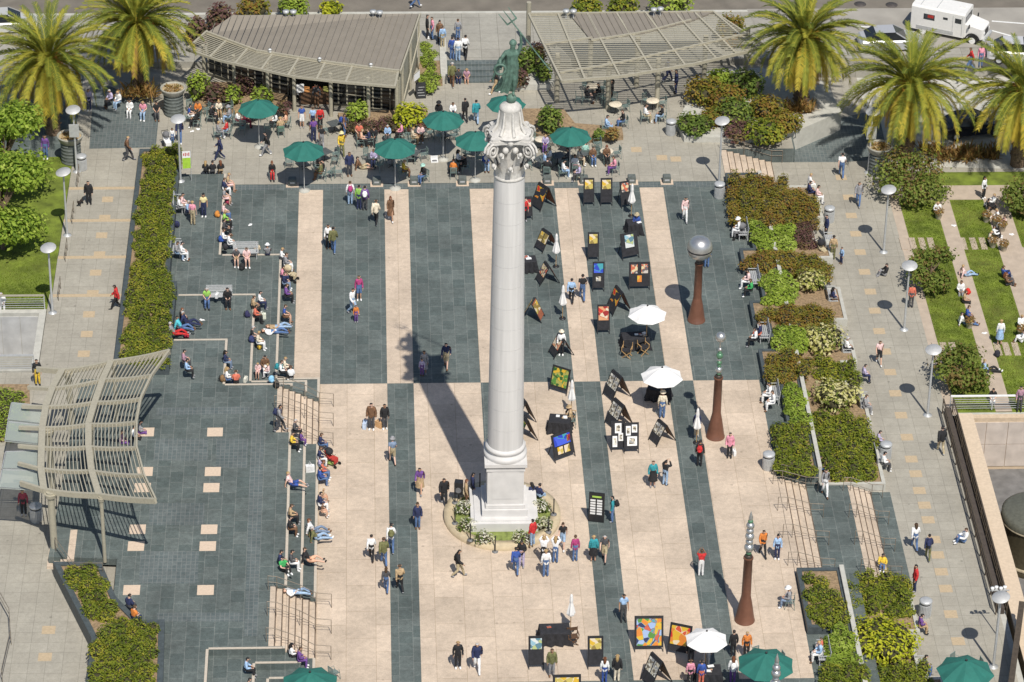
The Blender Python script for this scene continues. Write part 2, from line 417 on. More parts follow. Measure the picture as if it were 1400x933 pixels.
# lawns
LAWN = M('lawn_soil', (0.135, 0.175, 0.02), 0.95, var=0.4, scale=1.3)
BLADE = [leafmat('grass_a', (0.17, 0.225, 0.02), .4), leafmat('grass_b', (0.125, 0.185, 0.018), .4), leafmat('grass_c', (0.27, 0.27, 0.075), .4)]
def inpoly(x, y, poly):
    c = False; n = len(poly)
    for i in range(n):
        x1, y1 = poly[i][0], poly[i][1]; x2, y2 = poly[i - 1][0], poly[i - 1][1]
        if (y1 > y) != (y2 > y) and x < (x2 - x1) * (y - y1) / (y2 - y1) + x1: c = not c
    return c
def grass(polys, dens, zf):
    mb = MB()
    for poly in polys:
        xs = [p[0] for p in poly]; ys = [p[1] for p in poly]
        n = int((max(xs) - min(xs)) * (max(ys) - min(ys)) * dens)
        for _ in range(n):
            x, y = U(min(xs), max(xs)), U(min(ys), max(ys))
            if not inpoly(x, y, poly): continue
            h = U(.04, .10); a = U(0, 6.28); d = .022; l = U(-.05, .05); z = zf(x, y) - .01
            cl = math.sin(x * 1.7 + math.sin(y * 2.1) * 1.3) + math.sin(y * 1.1 + x * .4) + U(-1.2, 1.2)
            mb.add([(x - d * math.cos(a), y - d * math.sin(a), z), (x + d * math.cos(a), y + d * math.sin(a), z), (x + l, y + l * .6, z + h)], [(0, 1, 2)], 1 if cl < -.5 else (2 if cl > .8 else 0))
    o = obj('grass', mb, BLADE); o['kind'] = 'stuff'
lawn_l = [(-40, 7.65), (-14.42, 7.65), (-14.42, 27.0), (-40, 27.0)]
zl = lambda x, y: 0.06 + max(0, min(1, (24 - y) / 16)) * .5
mb = MB(); mb.prism(lawn_l, 0.0, zl); struct('lawn', mb, LAWN)
grass([[(-19, 7.7), (-14.5, 7.7), (-14.5, 26.9), (-20, 26.9)]], 330, zl)
# ---- lower east walk and lawns
mb = MB(); mb.sheet(rect(XM, -60, 37.3, 40), ZW + 0.0)
mb.sheet(gp([(1175, 225), (1400, 232), (1400, 245), (1175, 245)], ZW), ZW + .012)
struct('east_path', mb, GREY)
mb = MB()
for x, y in ((1160, 270), (1164, 295), (1170, 320), (1176, 345), (1182, 372), (1190, 399), (1196, 425), (1202, 453), (1210, 481), (1217, 509), (1224, 538), (1232, 568), (1240, 598), (1246, 628), (1252, 648), (1257, 671), (1264, 691), (1269, 711), (1277, 738), (1282, 759), (1287, 782), (1293, 805), (1300, 840), (1310, 877), (1150, 243)):
    p = G(x, y, ZW); mb.sheet(rect(p.x - .34, p.y - .34, p.x + .34, p.y + .34), ZW + 0.005)
struct('east_path_inlay', mb, TAN)
mb = MB(); mb.sheet(gp([(1082, 222), (1150, 222), (1215, 218), (1200, 150), (1080, 178)], ZW), ZW + .004); struct('east_slate_court', mb, SLATE_S)
PINKSLAB = M('pinkish_slabs', (0.44, 0.36, 0.28), 0.85, var=.1, scale=2)
lawn_r = [[(37.9, -2.1), (60, -2.1), (60, 26), (37.9, 26)]]
mb = MB(); mb.prism(lawn_r[0], ZW - .02, ZW + 0.03); struct('east_lawn', mb, LAWN)
mb = MB()
mb.sheet(rect(37.3, -2.35, 37.9, 24), ZW + .004)
pa = G(1270, 263, ZW).x; pb = G(1345, 263, ZW).x
for x0, x1 in ((40.15, 41.1), (43.25, 44.75)):
    mb.prism(rect(x0, -2.1, x1, 22.4), ZW, ZW + .045)
for yy, xs in ((334, (1235, 1248, 1261, 1273, 1303, 1317, 1331, 1344)), (347, (1385, 1398)), (478, (1280, 1291, 1303, 1352, 1364, 1376, 1389))):
    for x in xs:
        p = G(x, yy, ZW); mb.prism(rect(p.x - .19, p.y - .72, p.x + .19, p.y + .72), ZW, ZW + .05)
mb.prism(rect(37.9, 22.4, 60, 24.2), ZW - .02, ZW + .06)
struct('lawn_paths', mb, PINKSLAB)
sub = [rect(37.95, -2.05, 40.1, 22.3), rect(41.15, -2.05, 43.2, 22.3), rect(44.8, -2.05, 47.5, 22.3)]
grass(sub, 330, lambda x, y: ZW + .03)
# ---- east steps, landing and north-east steps
mb = MB(); nb = MB()
def flight(x0, x1, y0, y1, z0, z1, n):
    for i in range(n):
        a = x0 + (x1 - x0) * i / n; b = x0 + (x1 - x0) * (i + 1) / n; z = z0 + (z1 - z0) * i / n
        mb.box(((a + b) / 2, (y0 + y1) / 2, (z + ZW - .1) / 2), (b - a - .002, y1 - y0, z - ZW + .1))
        nb.box((b - .025, (y0 + y1) / 2, z + .002), (.05, y1 - y0 - .01, .008))
flight(26.72, 28.3, -18.95, -10.05, 0.002, -.5, 4)
flight(30.6, 31.9, -18.95, -10.05, -.5, -1.0, 4)
flight(26.97, 30.3, 23.8, 27.4, 0.0, -1.0, 8)
struct('east_steps', mb, STONE); struct('east_step_nosings', nb, NOSE)
mb = MB(); mb.box((29.45, -14.5, -.75), (2.3, 8.9, .5)); mb.sheet(rect(31.9, -18.95, 33.0, -10.05), ZW + .006); struct('slate_landing', mb, SLATE)
# ---- far side: path up to the street, kerb, roads
mb = MB()
ys = G(640, 114).y
sx0, sx1 = G(607, 100).x, G(683, 100).x
for i in range(4): mb.box(((sx0 + sx1) / 2, ys + .3 + i * .6, .06 + i * .06), (sx1 - sx0, .6, .12 + i * .12 - .002))
struct('street_steps', mb, SLATE_S)
mb = MB()
mb.prism(rect(-40, ys + 2.4, 80, 46.2), ZW - .01, 0.48)
struct('pavement', mb, SIDEWALK)
mb = MB(); mb.prism(rect(-60, 46.2, 90, 46.5), ZW - .01, 0.5)
struct('kerb', mb, CONC)
mb = MB(); mb.prism(rect(-120, 46.5, 150, 120), ZW - .01, 0.34); struct('street', mb, ASPH)
mb = MB()
for yy in (53.4, 57.3):
    mb.sheet(rect(17, yy, 90, yy + .16), 0.345)
mb.sheet(rect(30, 50.6, 44, 50.72), .345)
p = G(1165, 45, .34); mb.sheet(rect(p.x - 4, 49.6, p.x + 1.2, 49.7), .345)
def line(pts, z=.512, w_=.16):
    P = [G(x, y, z) for x, y in pts]
    for a, b in zip(P, P[1:]): mb.bar(a, b, w_, .004)
line([(1165, 36), (1205, 38)]); line([(1356, 42), (1385, 50), (1420, 57)]); line([(1356, 29), (1420, 34)])
struct('road_markings', mb, WPAINT)
mb = MB(); mb.sheet([(30.5, 46.6), (31, 43), (33.5, 40.6), (90, 40.6), (90, 46.6)], .505); struct('side_street', mb, M('pale_asphalt', (.31, .29, .255), .9, var=.13, scale=.6))
mb = MB()
for x, y in ((1176, 6), (1219, 7)):
    p = G(x, y, .34); mb.lathe([(0.42, 0), (.42, .012), (0, .014)], (p.x, p.y, .34), 20)
mb2 = mb; o = struct('manhole_covers', mb, M('iron', (0.07, .06, .055), .7))
# ---- sunken garage courts
pit = MB()
def court(x0, y0, x1, y1, ztop, zf, wallm):
    mb = MB()
    mb.box(((x0 + x1) / 2, y1 + .2, (ztop + zf) / 2), (x1 - x0 + .8, .4, ztop - zf), mi=0)
    mb.box((x0 - .2, (y0 + y1) / 2, (ztop + zf) / 2), (.4, y1 - y0 - .004, ztop - zf - .01), mi=0)
    mb.box(((x0 + x1) / 2, y0 - .2, (ztop + zf) / 2), (x1 - x0 + .8, .4, ztop - zf), mi=0)
    mb.box((x1 + .2, (y0 + y1) / 2, (ztop + zf) / 2), (.4, y1 - y0 - .004, ztop - zf - .01), mi=0)
    return mb
PANEL = paving('pale_wall_panels', (0.50, 0.43, 0.37), (0.56, 0.49, 0.43), (0.30, 0.25, 0.21), 1.4, 1.3, 0.02, offset=0, rot=0, stain=.12)
RAMP = M('garage_ramp', (0.16, 0.155, 0.15), .85, var=.2, scale=2)
mb = court(38.3, -39.5, 60, -2.9, ZW + .12, -5.2, 0); o = struct('east_court_walls', mb, M('tan_wall', (.55, .43, .30), .85, var=.1))
mb = MB(); mb.sheet(rect(37.6, -40, 60.5, -2.4), -4.4); struct('east_court_floor', mb, RAMP)
mb = MB()
for i in range(10):
    for j in range(2):
        mb.box((38.9 + i * 1.25, -2.92, ZW - .15 - .75 - j * 1.52), (1.22, .05, 1.48))
struct('court_wall_panels', mb, M('pale_panel', (.53, .46, .40), .8, var=.12, scale=1.5))
mb = court(-40, 1.3, -15.0, 7.2, 0.55, -4, 0); struct('west_court_walls', mb, CONC)
mb = MB(); mb.sheet(rect(-40, .9, -14.6, 7.6), -3.2); struct('west_court_floor', mb, RAMP)
mb = MB()
for i in range(6):
    mb.box((-15.6 - i * 1.1, 7.19, -1.0), (1.07, .05, 2.6))
struct('west_court_panels', mb, M('pale_grey_panel', (.50, .50, .49), .8, var=.15, scale=1.5))
# ================================================================== PLANTING
def pal(name, *cols, trans=.35): return [leafmat('%s_leaf_%s' % (name, 'abcde'[i]), c, trans) for i, c in enumerate(cols)]
P_OLIVE = pal('olive', (0.225, 0.26, 0.03), (0.16, 0.205, 0.026), (0.33, 0.315, 0.042), (0.105, 0.145, 0.022))
P_BROWN = pal('bronze', (0.28, 0.205, 0.04), (0.22, 0.205, 0.032), (0.24, 0.135, 0.036), (0.16, 0.175, 0.028))
P_BRIGHT = pal('bright', (0.29, 0.38, 0.05), (0.22, 0.30, 0.042), (0.37, 0.45, 0.09), (0.16, 0.23, 0.035))
P_VARI = pal('variegated', (0.55, 0.52, 0.19), (0.33, 0.34, 0.08), (0.62, 0.58, 0.30), (0.13, 0.17, 0.03))
P_LIME = pal('lime', (0.45, 0.47, 0.032), (0.33, 0.36, 0.026), (0.55, 0.54, 0.05), (0.16, 0.2, 0.02))
P_GREEN = pal('green', (0.17, 0.235, 0.045), (0.12, 0.18, 0.036), (0.25, 0.30, 0.06), (0.09, 0.13, 0.026))
P_TREE = pal('maple', (0.28, 0.38, 0.05), (0.205, 0.30, 0.036), (0.40, 0.48, 0.09), (0.12, 0.19, 0.024))
P_SMALL = pal('smalltree', (0.17, 0.215, 0.042), (0.125, 0.17, 0.034), (0.23, 0.265, 0.06), (0.20, 0.145, 0.05))
P_PURP = pal('purple', (0.17, 0.09, 0.085), (0.13, 0.07, 0.06), (0.20, 0.14, 0.065), (0.10, 0.09, 0.045))
P_FLAX = pal('flax', (0.34, 0.20, 0.07), (0.25, 0.15, 0.05), (0.30, 0.25, 0.08), (0.15, 0.11, 0.035))
P_FLOWER = pal('daisy', (0.14, 0.19, 0.04), (0.10, 0.15, 0.03), (0.72, 0.70, 0.60), (0.60, 0.58, 0.40))
P_PALM = pal('palm', (0.23, 0.26, 0.04), (0.15, 0.19, 0.034), (0.38, 0.35, 0.05), (0.53, 0.42, 0.06), (0.44, 0.28, 0.09), trans=.2)
TWIG = M('twigs', (0.05, 0.045, 0.02), .95, var=.4, scale=8)
def leaf(mb, p, n, s, mi, asp=1.6):
    a = Vector((U(-1, 1), U(-1, 1), U(-1, 1)))
    t = n.cross(a)
    if t.length < 1e-3: return
    t.normalize(); b = n.cross(t).normalized()
    t = t * s * asp / 2; b = b * s / 2
    mb.add([p - t, p + b * .9, p + t, p - b * .9], [(0, 1, 2, 3)], mi)
def clump(lm, cm, c, r, n, s, wts=(4, 3, 2, 2), up=.55, core=.78, jit=.16, low=-.25):
    """one leafy clump: a twiggy core and leaves spread through its outer volume"""
    c = Vector(c); pop = [i for i, q in enumerate(wts) for _ in range(q)]
    if cm is not None: cm.ball(c, 1, 8, 0, (r[0] * core, r[1] * core, r[2] * core), jit=.12)
    tone = random.choice(pop)
    for _ in range(n):
        while True:
            d = Vector((U(-1, 1), U(-1, 1), U(low, 1)))
            if .2 < d.length < 1: break
        d.normalize(); q = 1 + U(-jit, jit) - (U(0, .35) if rnd() < .3 else 0)
        p = c + Vector((d.x * r[0], d.y * r[1], d.z * r[2])) * q
        nn = (d + Vector((U(-.8, .8), U(-.8, .8), U(-.2, .8) + up))).normalized()
        leaf(lm, p, nn, s * U(.7, 1.25), tone if rnd() < .5 else random.choice(pop))
def fill_clumps(poly, step, fn):
    xs = [p[0] for p in poly]; ys = [p[1] for p in poly]
    y = min(ys) + step * .3; k = 0
    while y < max(ys):
        x = min(xs) + step * (.3 if k % 2 else .7)
        while x < max(xs):
            px, py = x + U(-.28, .28) * step, y + U(-.28, .28) * step
            if all(inpoly(px + dx * step, py + dy * step, poly) for dx, dy in ((.14, 0), (-.14, 0), (0, .1), (0, -.1))): fn(px, py)
            x += step
        y += step * .85; k += 1
def shrub(name, label, cat, poly, z0, h, palette, s=.09, step=.62, dens=360, gap=0.0, group=None, wts=(4, 3, 2, 2)):
    """a bed of one kind of shrub; poly in metres"""
    cx = sum(p[0] for p in poly) / len(poly); cy = sum(p[1] for p in poly) / len(poly)
    zf = z0 if callable(z0) else (lambda x, y: z0)
    zc = zf(cx, cy)
    e = empty(name, (cx, cy, zc), 0, label, cat, group)
    lm, cm = MB(), MB()
    def f(x, y):
        if rnd() < gap: return
        hh = h * U(.5, 1.35); r = step * U(.55, .85)
        z = zf(x, y) - zc
        clump(lm, cm, (x - cx, y - cy, z + hh * .25), (r, r, hh * .8), int(dens * r * r * 3.2), s, wts)
    fill_clumps(poly, step, f)
    obj('foliage', lm, palette, e); obj('branches', cm, TWIG, e)
    return e
def bush(name, label, cat, px, py, z0, wpx, h, palette, s=.13, n=900, group=None, wts=(4, 3, 2, 2), lobes=9):
    """a rounded bush whose middle shows at px, py and which is wpx pixels wide"""
    r = wpx / 24.5 / 2
    c = G(px, py, z0 + h * .55)
    e = empty(name, (c.x, c.y, z0), 0, label, cat, group)
    lm, cm, tm = MB(), MB(), MB()
    for i in range(lobes):
        a = i * 2.4 + U(0, .5); d = r * .62 * math.sqrt((i + .3) / lobes)
        rr = r * U(.42, .56)
        clump(lm, cm, (d * math.cos(a), d * math.sin(a), h * U(.42, .62) * (1.15 - .5 * d / r)), (rr, rr, h * .40), n // lobes, s, wts, low=-.6, core=.6)
    for i in range(4):
        a = i * 1.57 + .4; tm.tube([(0, 0, 0), (.25 * r * math.cos(a), .25 * r * math.sin(a), h * .25), (.5 * r * math.cos(a), .5 * r * math.sin(a), h * .55)], [.05, .035, .02], 5)
    obj('foliage', lm, palette, e); obj('branches', cm, TWIG, e); obj('stems', tm, BARK, e)
    return e
# ---------------- raised beds
def bed(name, label, poly, z0, ztop, wallm, w=.22, soil=SOIL, copem=None, coords=True):
    cx = sum(p[0] for p in poly) / len(poly); cy = sum(p[1] for p in poly) / len(poly)
    zt = ztop if callable(ztop) else (lambda x, y: ztop)
    e = empty(name, (cx, cy, z0), 0, label, 'planter')
    loc = [(x - cx, y - cy) for x, y in poly]
    n = len(loc); ar = sum(loc[j][0] * loc[(j + 1) % n][1] - loc[(j + 1) % n][0] * loc[j][1] for j in range(n)); sg = 1 if ar > 0 else -1; ins = []
    for i in range(n):
        a, b, c = Vector(loc[i - 1]), Vector(loc[i]), Vector(loc[(i + 1) % n]); d1 = (b - a).normalized(); d2 = (c - b).normalized()
        n1 = Vector((-d1.y, d1.x)) * sg; n2 = Vector((-d2.y, d2.x)) * sg; m_ = n1 + n2; m_ = m_ / max(.3, m_.length_squared) * 2
        q = b + m_ * w * .5; ins.append((q.x, q.y))
    mb = MB(); mb.prism(ins, 0, lambda x, y: zt(x + cx, y + cy) - z0 - .08); obj('soil', mb, soil, e)
    mb = MB(); inn = [(2 * q[0] - p_[0], 2 * q[1] - p_[1]) for q, p_ in zip(ins, loc)]
    Z = lambda p_: zt(p_[0] + cx, p_[1] + cy) - z0
    vs = [(p_[0], p_[1], 0.001) for p_ in loc] + [(p_[0], p_[1], Z(p_)) for p_ in loc] + [(p_[0], p_[1], Z(p_)) for p_ in inn] + [(p_[0], p_[1], max(0, Z(p_) - .3)) for p_ in inn]
    for i in range(n):
        k = (i + 1) % n
        for r_ in range(3):
            f = (r_ * n + i, r_ * n + k, (r_ + 1) * n + k, (r_ + 1) * n + i); mb.add([vs[q] for q in f], [(0, 1, 2, 3) if sg > 0 else (3, 2, 1, 0)])
    obj('wall', mb, wallm, e)
    return e
hz = lambda x, y: .85 + (26 - y) / 27 * .95
bed('long_planter', 'long raised slate planter between the west path and the stage seats', [(-10.15, -.75), (-7.0, -.75), (-7.0, 9.2), (-7.5, 9.2), (-7.5, 26.6), (-10.15, 26.6)], 0, hz, SLATEDARK, w=.28)
shrub('hedge', 'long olive green hedge in the slate planter beside the west path', 'hedge', [(-9.7, -.45), (-7.08, -.45), (-7.12, 9.0), (-7.65, 9.4), (-7.7, 26.4), (-9.7, 26.4)], lambda x, y: hz(x, y) - .12, .55, P_OLIVE, s=.085, step=.62, dens=430)
sw = gp([(72, 768), (138, 768), (158, 815), (190, 848), (225, 847), (221, 1010), (108, 1010), (125, 872)], 1.55)
bed('corner_planter', 'slate planter with two clipped shrub beds in the lower left corner', sw, .6, 1.55, SLATEDARK, w=.3)
shrub('low_shrub', 'small olive shrub patch under the canopy post at lower left', 'shrub', gp([(82, 775), (134, 773), (152, 812), (158, 838), (122, 850)], 1.8), 1.45, .5, P_OLIVE, s=.085, step=.6, gap=.06, dens=400)
shrub('low_shrub', 'large olive shrub patch at the bottom left edge of the stage', 'shrub', gp([(160, 842), (180, 850), (212, 850), (208, 1000), (122, 1000), (126, 885), (140, 865)], 1.8), 1.45, .55, P_OLIVE, s=.085, step=.62, dens=420)
def py(y, z): return G(1050, y, z).y
ys_ = [py(v, .4) for v in (236, 300, 340, 368, 412, 440, 478, 520, 578, 645)]
up = [(29, 23.6), (26.9, 23.6)]
for i, yy in enumerate(ys_[1:-1]):
    a, b = (26.9, 27.75) if i % 2 == 0 else (27.75, 26.9)
    up += [(a, yy), (b, yy)]
up += [(26.9, -9.95), (29.0, -9.95)]
bed('plaza_planter', 'stepped slate planter along the east edge of the plaza with bench recesses', up, 0.0, .45, SLATEDARK, w=.2)
lo = [(29.0, 23.6), (29.0, -9.95), (32.75, -9.95)]
yl = [py(v, -.6) for v in (640, 612, 585, 540, 498, 468, 440, 395, 355, 330, 300)]
for i, yy in enumerate(yl[1:]):
    a, b = (32.75, 31.95) if i % 2 == 0 else (31.95, 32.75)
    lo += [(a, yy), (b, yy)]
lo += [(32.75, 23.6)]
bed('walk_planter', 'pale stone planter along the lower east walk with bench recesses', lo, ZW, -.5, CONC, w=.2)
bed('south_plaza_planter', 'slate edged planter with sparse shrubs right of the tall brown sculptures', [(26.75, -19.05), (29.1, -19.05), (29.1, -40), (27.9, -40), (27.9, -26.5), (27.9, -24.3), (26.75, -24.3)], 0, .45, SLATEDARK, w=.25)
bed('south_walk_planter', 'pale stone planter holding the yellow bush at lower right', [(29.1, -19.05), (29.1, -40), (33.4, -40), (33.4, -27.3), (32.3, -27.3), (32.3, -23.5), (32.75, -23.5), (32.75, -19.05)], ZW, -.5, CONC, w=.2)
mb = MB(); mb.box((29.05, 6.8, -.0), (.22, 33.4, 1.3)); mb.box((29.1, -29.5, 0), (.24, 20.8, 1.3))
walls = mb; e = tag(obj('kerb_wall', walls, CONC), 'narrow pale retaining kerb running between the east planting beds', 'wall')
ZU, ZL = .42, -.55
def sp(label, pts, low, h, palette, **k):
    shrub(k.pop('name', 'shrub'), label, 'shrub', gp(pts, (ZL if low else ZU) + h * .6), ZL if low else ZU, h, palette, **k)
sp('bronze green shrub at the top of the plaza planter beside the litter bin', [(995, 241), (1072, 238), (1080, 300), (1028, 304), (1002, 300)], False, .75, P_BROWN)
sp('bronze shrub beside the lower walk at the top of the walk planter', [(1077, 257), (1113, 262), (1120, 303), (1086, 303)], True, .75, P_BROWN)
sp('small rust coloured shrub behind the bench with the pram', [(1085, 306), (1114, 306), (1118, 332), (1090, 345)], True, .5, P_PURP)
sp('square bright green ground cover below the bronze shrub', [(1027, 306), (1082, 303), (1087, 340), (1036, 343)], False, .4, P_BRIGHT, s=.12, step=.6)
sp('dull brown low shrub between two bright green squares', [(1016, 347), (1086, 343), (1088, 362), (1042, 366), (1018, 362)], False, .5, P_BROWN)
sp('tall bright green ground cover strip beside the sphere sculpture', [(1041, 369), (1084, 366), (1089, 412), (1048, 416)], False, .4, P_BRIGHT, s=.12, step=.6)
sp('dark olive shrub behind the round cream bush', [(1080, 350), (1131, 352), (1136, 385), (1088, 372)], True, .5, P_BROWN)
sp('bronze shrub with bare soil beside the plaza bench', [(1027, 425), (1092, 416), (1096, 442), (1040, 444)], False, .55, P_BROWN, gap=.2)
sp('olive bronze shrub between the two cream bushes', [(1094, 414), (1143, 424), (1150, 445), (1098, 440)], True, .55, P_BROWN)
sp('bright green ground cover square near the silver finial', [(1058, 447), (1098, 446), (1106, 478), (1062, 480)], False, .4, P_BRIGHT, s=.12, step=.6)
sp('bronze shrub at the widest step of the plaza planter', [(1046, 484), (1108, 481), (1112, 516), (1052, 519)], False, .6, P_BROWN)
sp('olive shrub left of the grey dressed bench sitter', [(1110, 487), (1166, 494), (1174, 520), (1116, 516)], True, .6, P_OLIVE)
sp('narrow bright green ground cover strip behind the white clad pair', [(1073, 523), (1099, 522), (1108, 575), (1075, 577)], False, .4, P_BRIGHT, s=.12, step=.6)
sp('olive shrub at the lower end of the plaza planter', [(1058, 578), (1108, 578), (1116, 642), (1066, 642)], False, .55, P_OLIVE)
sp('broad olive shrub at the lower end of the walk planter', [(1104, 556), (1156, 566), (1186, 576), (1200, 600), (1196, 648), (1120, 650)], True, .65, P_OLIVE)
sp('sparse olive shrubs on bare soil beside the man in the white hat', [(1104, 786), (1147, 784), (1157, 850), (1112, 856)], False, .45, P_OLIVE, gap=.15)
sp('olive shrubs on soil above the big yellow bush', [(1148, 788), (1238, 784), (1252, 832), (1180, 838), (1158, 842)], True, .55, P_OLIVE, gap=.1)
sp('bright green ground cover left of the big yellow bush', [(1128, 858), (1164, 854), (1178, 910), (1136, 910)], False, .4, P_BRIGHT, s=.12, step=.6)
sp('bronze shrub at the bottom edge left of the green umbrella', [(1124, 908), (1182, 906), (1196, 985), (1132, 985)], False, .55, P_OLIVE)
sp('dark olive shrub at the bottom edge beside the walk', [(1192, 908), (1264, 910), (1278, 985), (1200, 985)], True, .6, P_OLIVE)
VG = (3, 3, 3, 2)
bush('cream_bush', 'smallest round cream variegated bush in the walk planter', 'bush', 1109, 381, ZL, 50, 1.1, P_VARI, n=620, wts=VG, s=.15)
bush('cream_bush', 'middle cream variegated bush behind the white shirted bench sitter', 'bush', 1122, 461, ZL, 74, 1.2, P_VARI, n=1000, wts=VG, s=.15)
bush('cream_bush', 'largest cream variegated bush in the walk planter', 'bush', 1142, 536, ZL, 72, 1.4, P_VARI, n=1100, wts=VG, s=.15)
bush('yellow_bush', 'big bright yellow green bush at lower right beside the bin', 'bush', 1207, 871, ZL, 100, 1.5, P_LIME, n=2600, wts=(4, 3, 3, 2), s=.135, lobes=18)
# terrace planting
bush('yellow_bush', 'bright yellow green bush below the right end of the left cafe', 'bush', 559, 156, .25, 60, 1.5, P_LIME, n=1000, s=.16)
bush('leafy_bush', 'green leafy bush between the cafe doors and the yellow bush', 'bush', 488, 152, .25, 42, 1.4, P_BRIGHT, n=600, s=.16)
mb = MB(); mb.prism(gp([(462, 160), (583, 154), (590, 178), (470, 182)]), 0.02, .3)
tag(obj('cafe_planter', mb, SOIL), 'low soil bed under the yellow bush beside the cafe', 'planter')
shrub('purple_shrub', 'dark purple shrubs low in front of the cafe windows', 'shrub', gp([(466, 166), (585, 163), (586, 174), (470, 176)], .5), .3, .5, P_PURP, step=.6)
mb = MB(); mb.prism(gp([(268, 118), (395, 118), (392, 150), (340, 158), (262, 150)]), 0.02, .3)
tag(obj('cafe_planter', mb, SOIL), 'soil bed with mixed shrubs left of the cafe entrance', 'planter')
bush('leafy_bush', 'light green bush right of the stone pillar planter', 'bush', 270, 115, .3, 42, 1.9, P_BRIGHT, n=650, s=.16)
bush('purple_bush', 'dull purple bush at the left corner of the left cafe', 'bush', 296, 126, .3, 44, 1.4, P_PURP, n=600, s=.15)
bush('leafy_bush', 'small green bush beside the leftmost green umbrella', 'bush', 318, 128, .3, 34, 1.3, P_BRIGHT, n=450, s=.15)
bush('purple_bush', 'brownish purple bush between cafe window and green umbrella', 'bush', 330, 116, .3, 40, 1.3, P_PURP, n=520, s=.15)
bush('leafy_bush', 'yellowish green bush behind the leftmost green umbrella', 'bush', 358, 130, .3, 40, 1.3, P_BRIGHT, n=500, s=.15)
bush('purple_bush', 'small rusty bush left of the cafe entrance walk', 'bush', 386, 145, .3, 26, .9, P_PURP, n=300, s=.14)
# bed between path and left cafe (grass slope)
mb = MB(); mb.prism(gp([(575, 50), (600, 55), (605, 118), (572, 118)]), 0.02, .45)
tag(obj('slope_planter', mb, SOIL), 'narrow soil bed between left cafe and the street path', 'planter')
shrub('slope_shrub', 'strip of yellow green planting right of the left cafe', 'shrub', gp([(577, 52), (594, 52), (597, 116), (578, 116)], .8), .4, .4, P_BRIGHT, step=.6)
mb = MB(); mb.box((0, 0, .3), (.45, 5.6, .6))
p = G(606, 88); tag(obj('path_wall', mb, CONC, None, (p.x, p.y, 0)), 'low pale wall left of the slate steps to the street', 'wall')
# bed behind statue
mb = MB(); mb.prism(gp([(690, 40), (722, 30), (760, 115), (752, 124), (690, 124)]), 0.02, .45)
tag(obj('slope_planter', mb, CONC), 'soil bed behind the bronze statue beside the right pavilion', 'planter')
bush('leafy_bush', 'olive green bush just right of the green statue', 'bush', 722, 80, .4, 50, 1.9, P_GREEN, n=800, s=.16)
bush('purple_bush', 'dark reddish bush behind the right side of the statue', 'bush', 708, 105, .4, 36, 1.2, P_PURP, n=450, s=.15)
bush('leafy_bush', 'small green bush at the corner of the right pavilion', 'bush', 742, 98, .4, 30, 1.3, P_GREEN, n=400, s=.15)
bush('purple_bush', 'dark purple bush at the left post of the right pavilion', 'bush', 736, 72, .4, 30, 1.6, P_PURP, n=400, s=.15)
mb = MB(); mb.prism(gp([(700, 165), (712, 155), (770, 155), (786, 175), (850, 180), (852, 192), (780, 198), (735, 190)]), 0.02, .35)
tag(obj('terrace_planter', mb, SOIL), 'angular soil bed on the terrace right of the column capital', 'planter')
bush('leafy_bush', 'tall green bush on the terrace right of the column capital', 'bush', 751, 160, .35, 44, 1.9, P_GREEN, n=750, s=.16)
bush('leafy_bush', 'small green bush right of the terrace umbrella', 'bush', 818, 183, .35, 20, .7, P_GREEN, n=260, s=.13)
bush('purple_bush', 'small reddish bush at the tip of the terrace bed', 'bush', 837, 182, .35, 24, .8, P_FLAX, n=280, s=.13)
nb_ = gp([(925, 175), (935, 195), (1025, 196), (1090, 186), (1150, 160), (1130, 120), (1040, 100), (960, 105)])
mb = MB(); mb.prism(nb_, ZW, .4); tag(obj('terrace_planter', mb, CONC), 'large pale walled bed of mixed bushes under the right pavilion', 'planter')
for (x, y, wpx, h, pl, lab) in ((962, 122, 46, 1.6, P_BROWN, 'brown bush at the front right corner of the right pavilion'), (948, 168, 40, 1.1, P_GREEN, 'dark green bush at the left tip of the large bed'), (992, 133, 46, 1.6, P_BROWN, 'bronze bush beneath the right pavilion edge'),
    (1004, 152, 46, 1.5, P_GREEN, 'round green bush in the middle of the large bed'), (1020, 112, 44, 1.7, P_GREEN, 'leafy green bush behind the large bed near the first palm'), (1048, 145, 46, 1.4, P_BROWN, 'brown green bush at the right of the large bed'),
    (1010, 178, 36, .9, P_PURP, 'dark purple bush above the north east steps'), (1045, 178, 50, 1.2, P_OLIVE, 'olive bush above the north east steps'), (975, 158, 34, 1.1, P_BROWN, 'small brown bush in the large bed behind the lamp disc'), (1070, 165, 44, 1.3, P_BROWN, 'brown bush at the far right tip of the large bed'),
    (1000, 40, 40, 2.2, P_BROWN, 'pale brown bush beyond the right pavilion roof'), (985, 110, 36, 1.5, P_BRIGHT, 'bright green bush under the pavilion corner')):
    bush('leafy_bush', lab, 'bush', x, y, .3, wpx * 1.5, h * 1.1, pl, n=int(wpx * 30), s=.15)
# far side of the cafes
for (x, y, wpx, h, pl, lab) in ((300, 25, 60, 2.2, P_PURP, 'purple flowering bush behind the left cafe roof corner'), (268, 40, 46, 2.0, P_PURP, 'purple bush between the palm and left cafe'), (345, 10, 60, 1.8, P_BROWN, 'brown bush at the top edge behind the left cafe'), (400, 8, 56, 1.7, P_BRIGHT, 'green bush at the top edge above the left cafe roof'),
    (452, 10, 40, 1.0, P_LIME, 'yellow flowering bush behind the left cafe roof'), (915, 2, 80, 2.4, P_BRIGHT, 'bright green bush behind the right pavilion'), (850, 6, 60, 1.6, P_OLIVE, 'olive bush at the top edge behind the right pavilion'), (800, 8, 60, 1.4, P_OLIVE, 'low bush behind the left part of the right pavilion')):
    bush('leafy_bush', lab, 'bush', x, y, .48, wpx, h, pl, n=int(wpx * 13), s=.18)
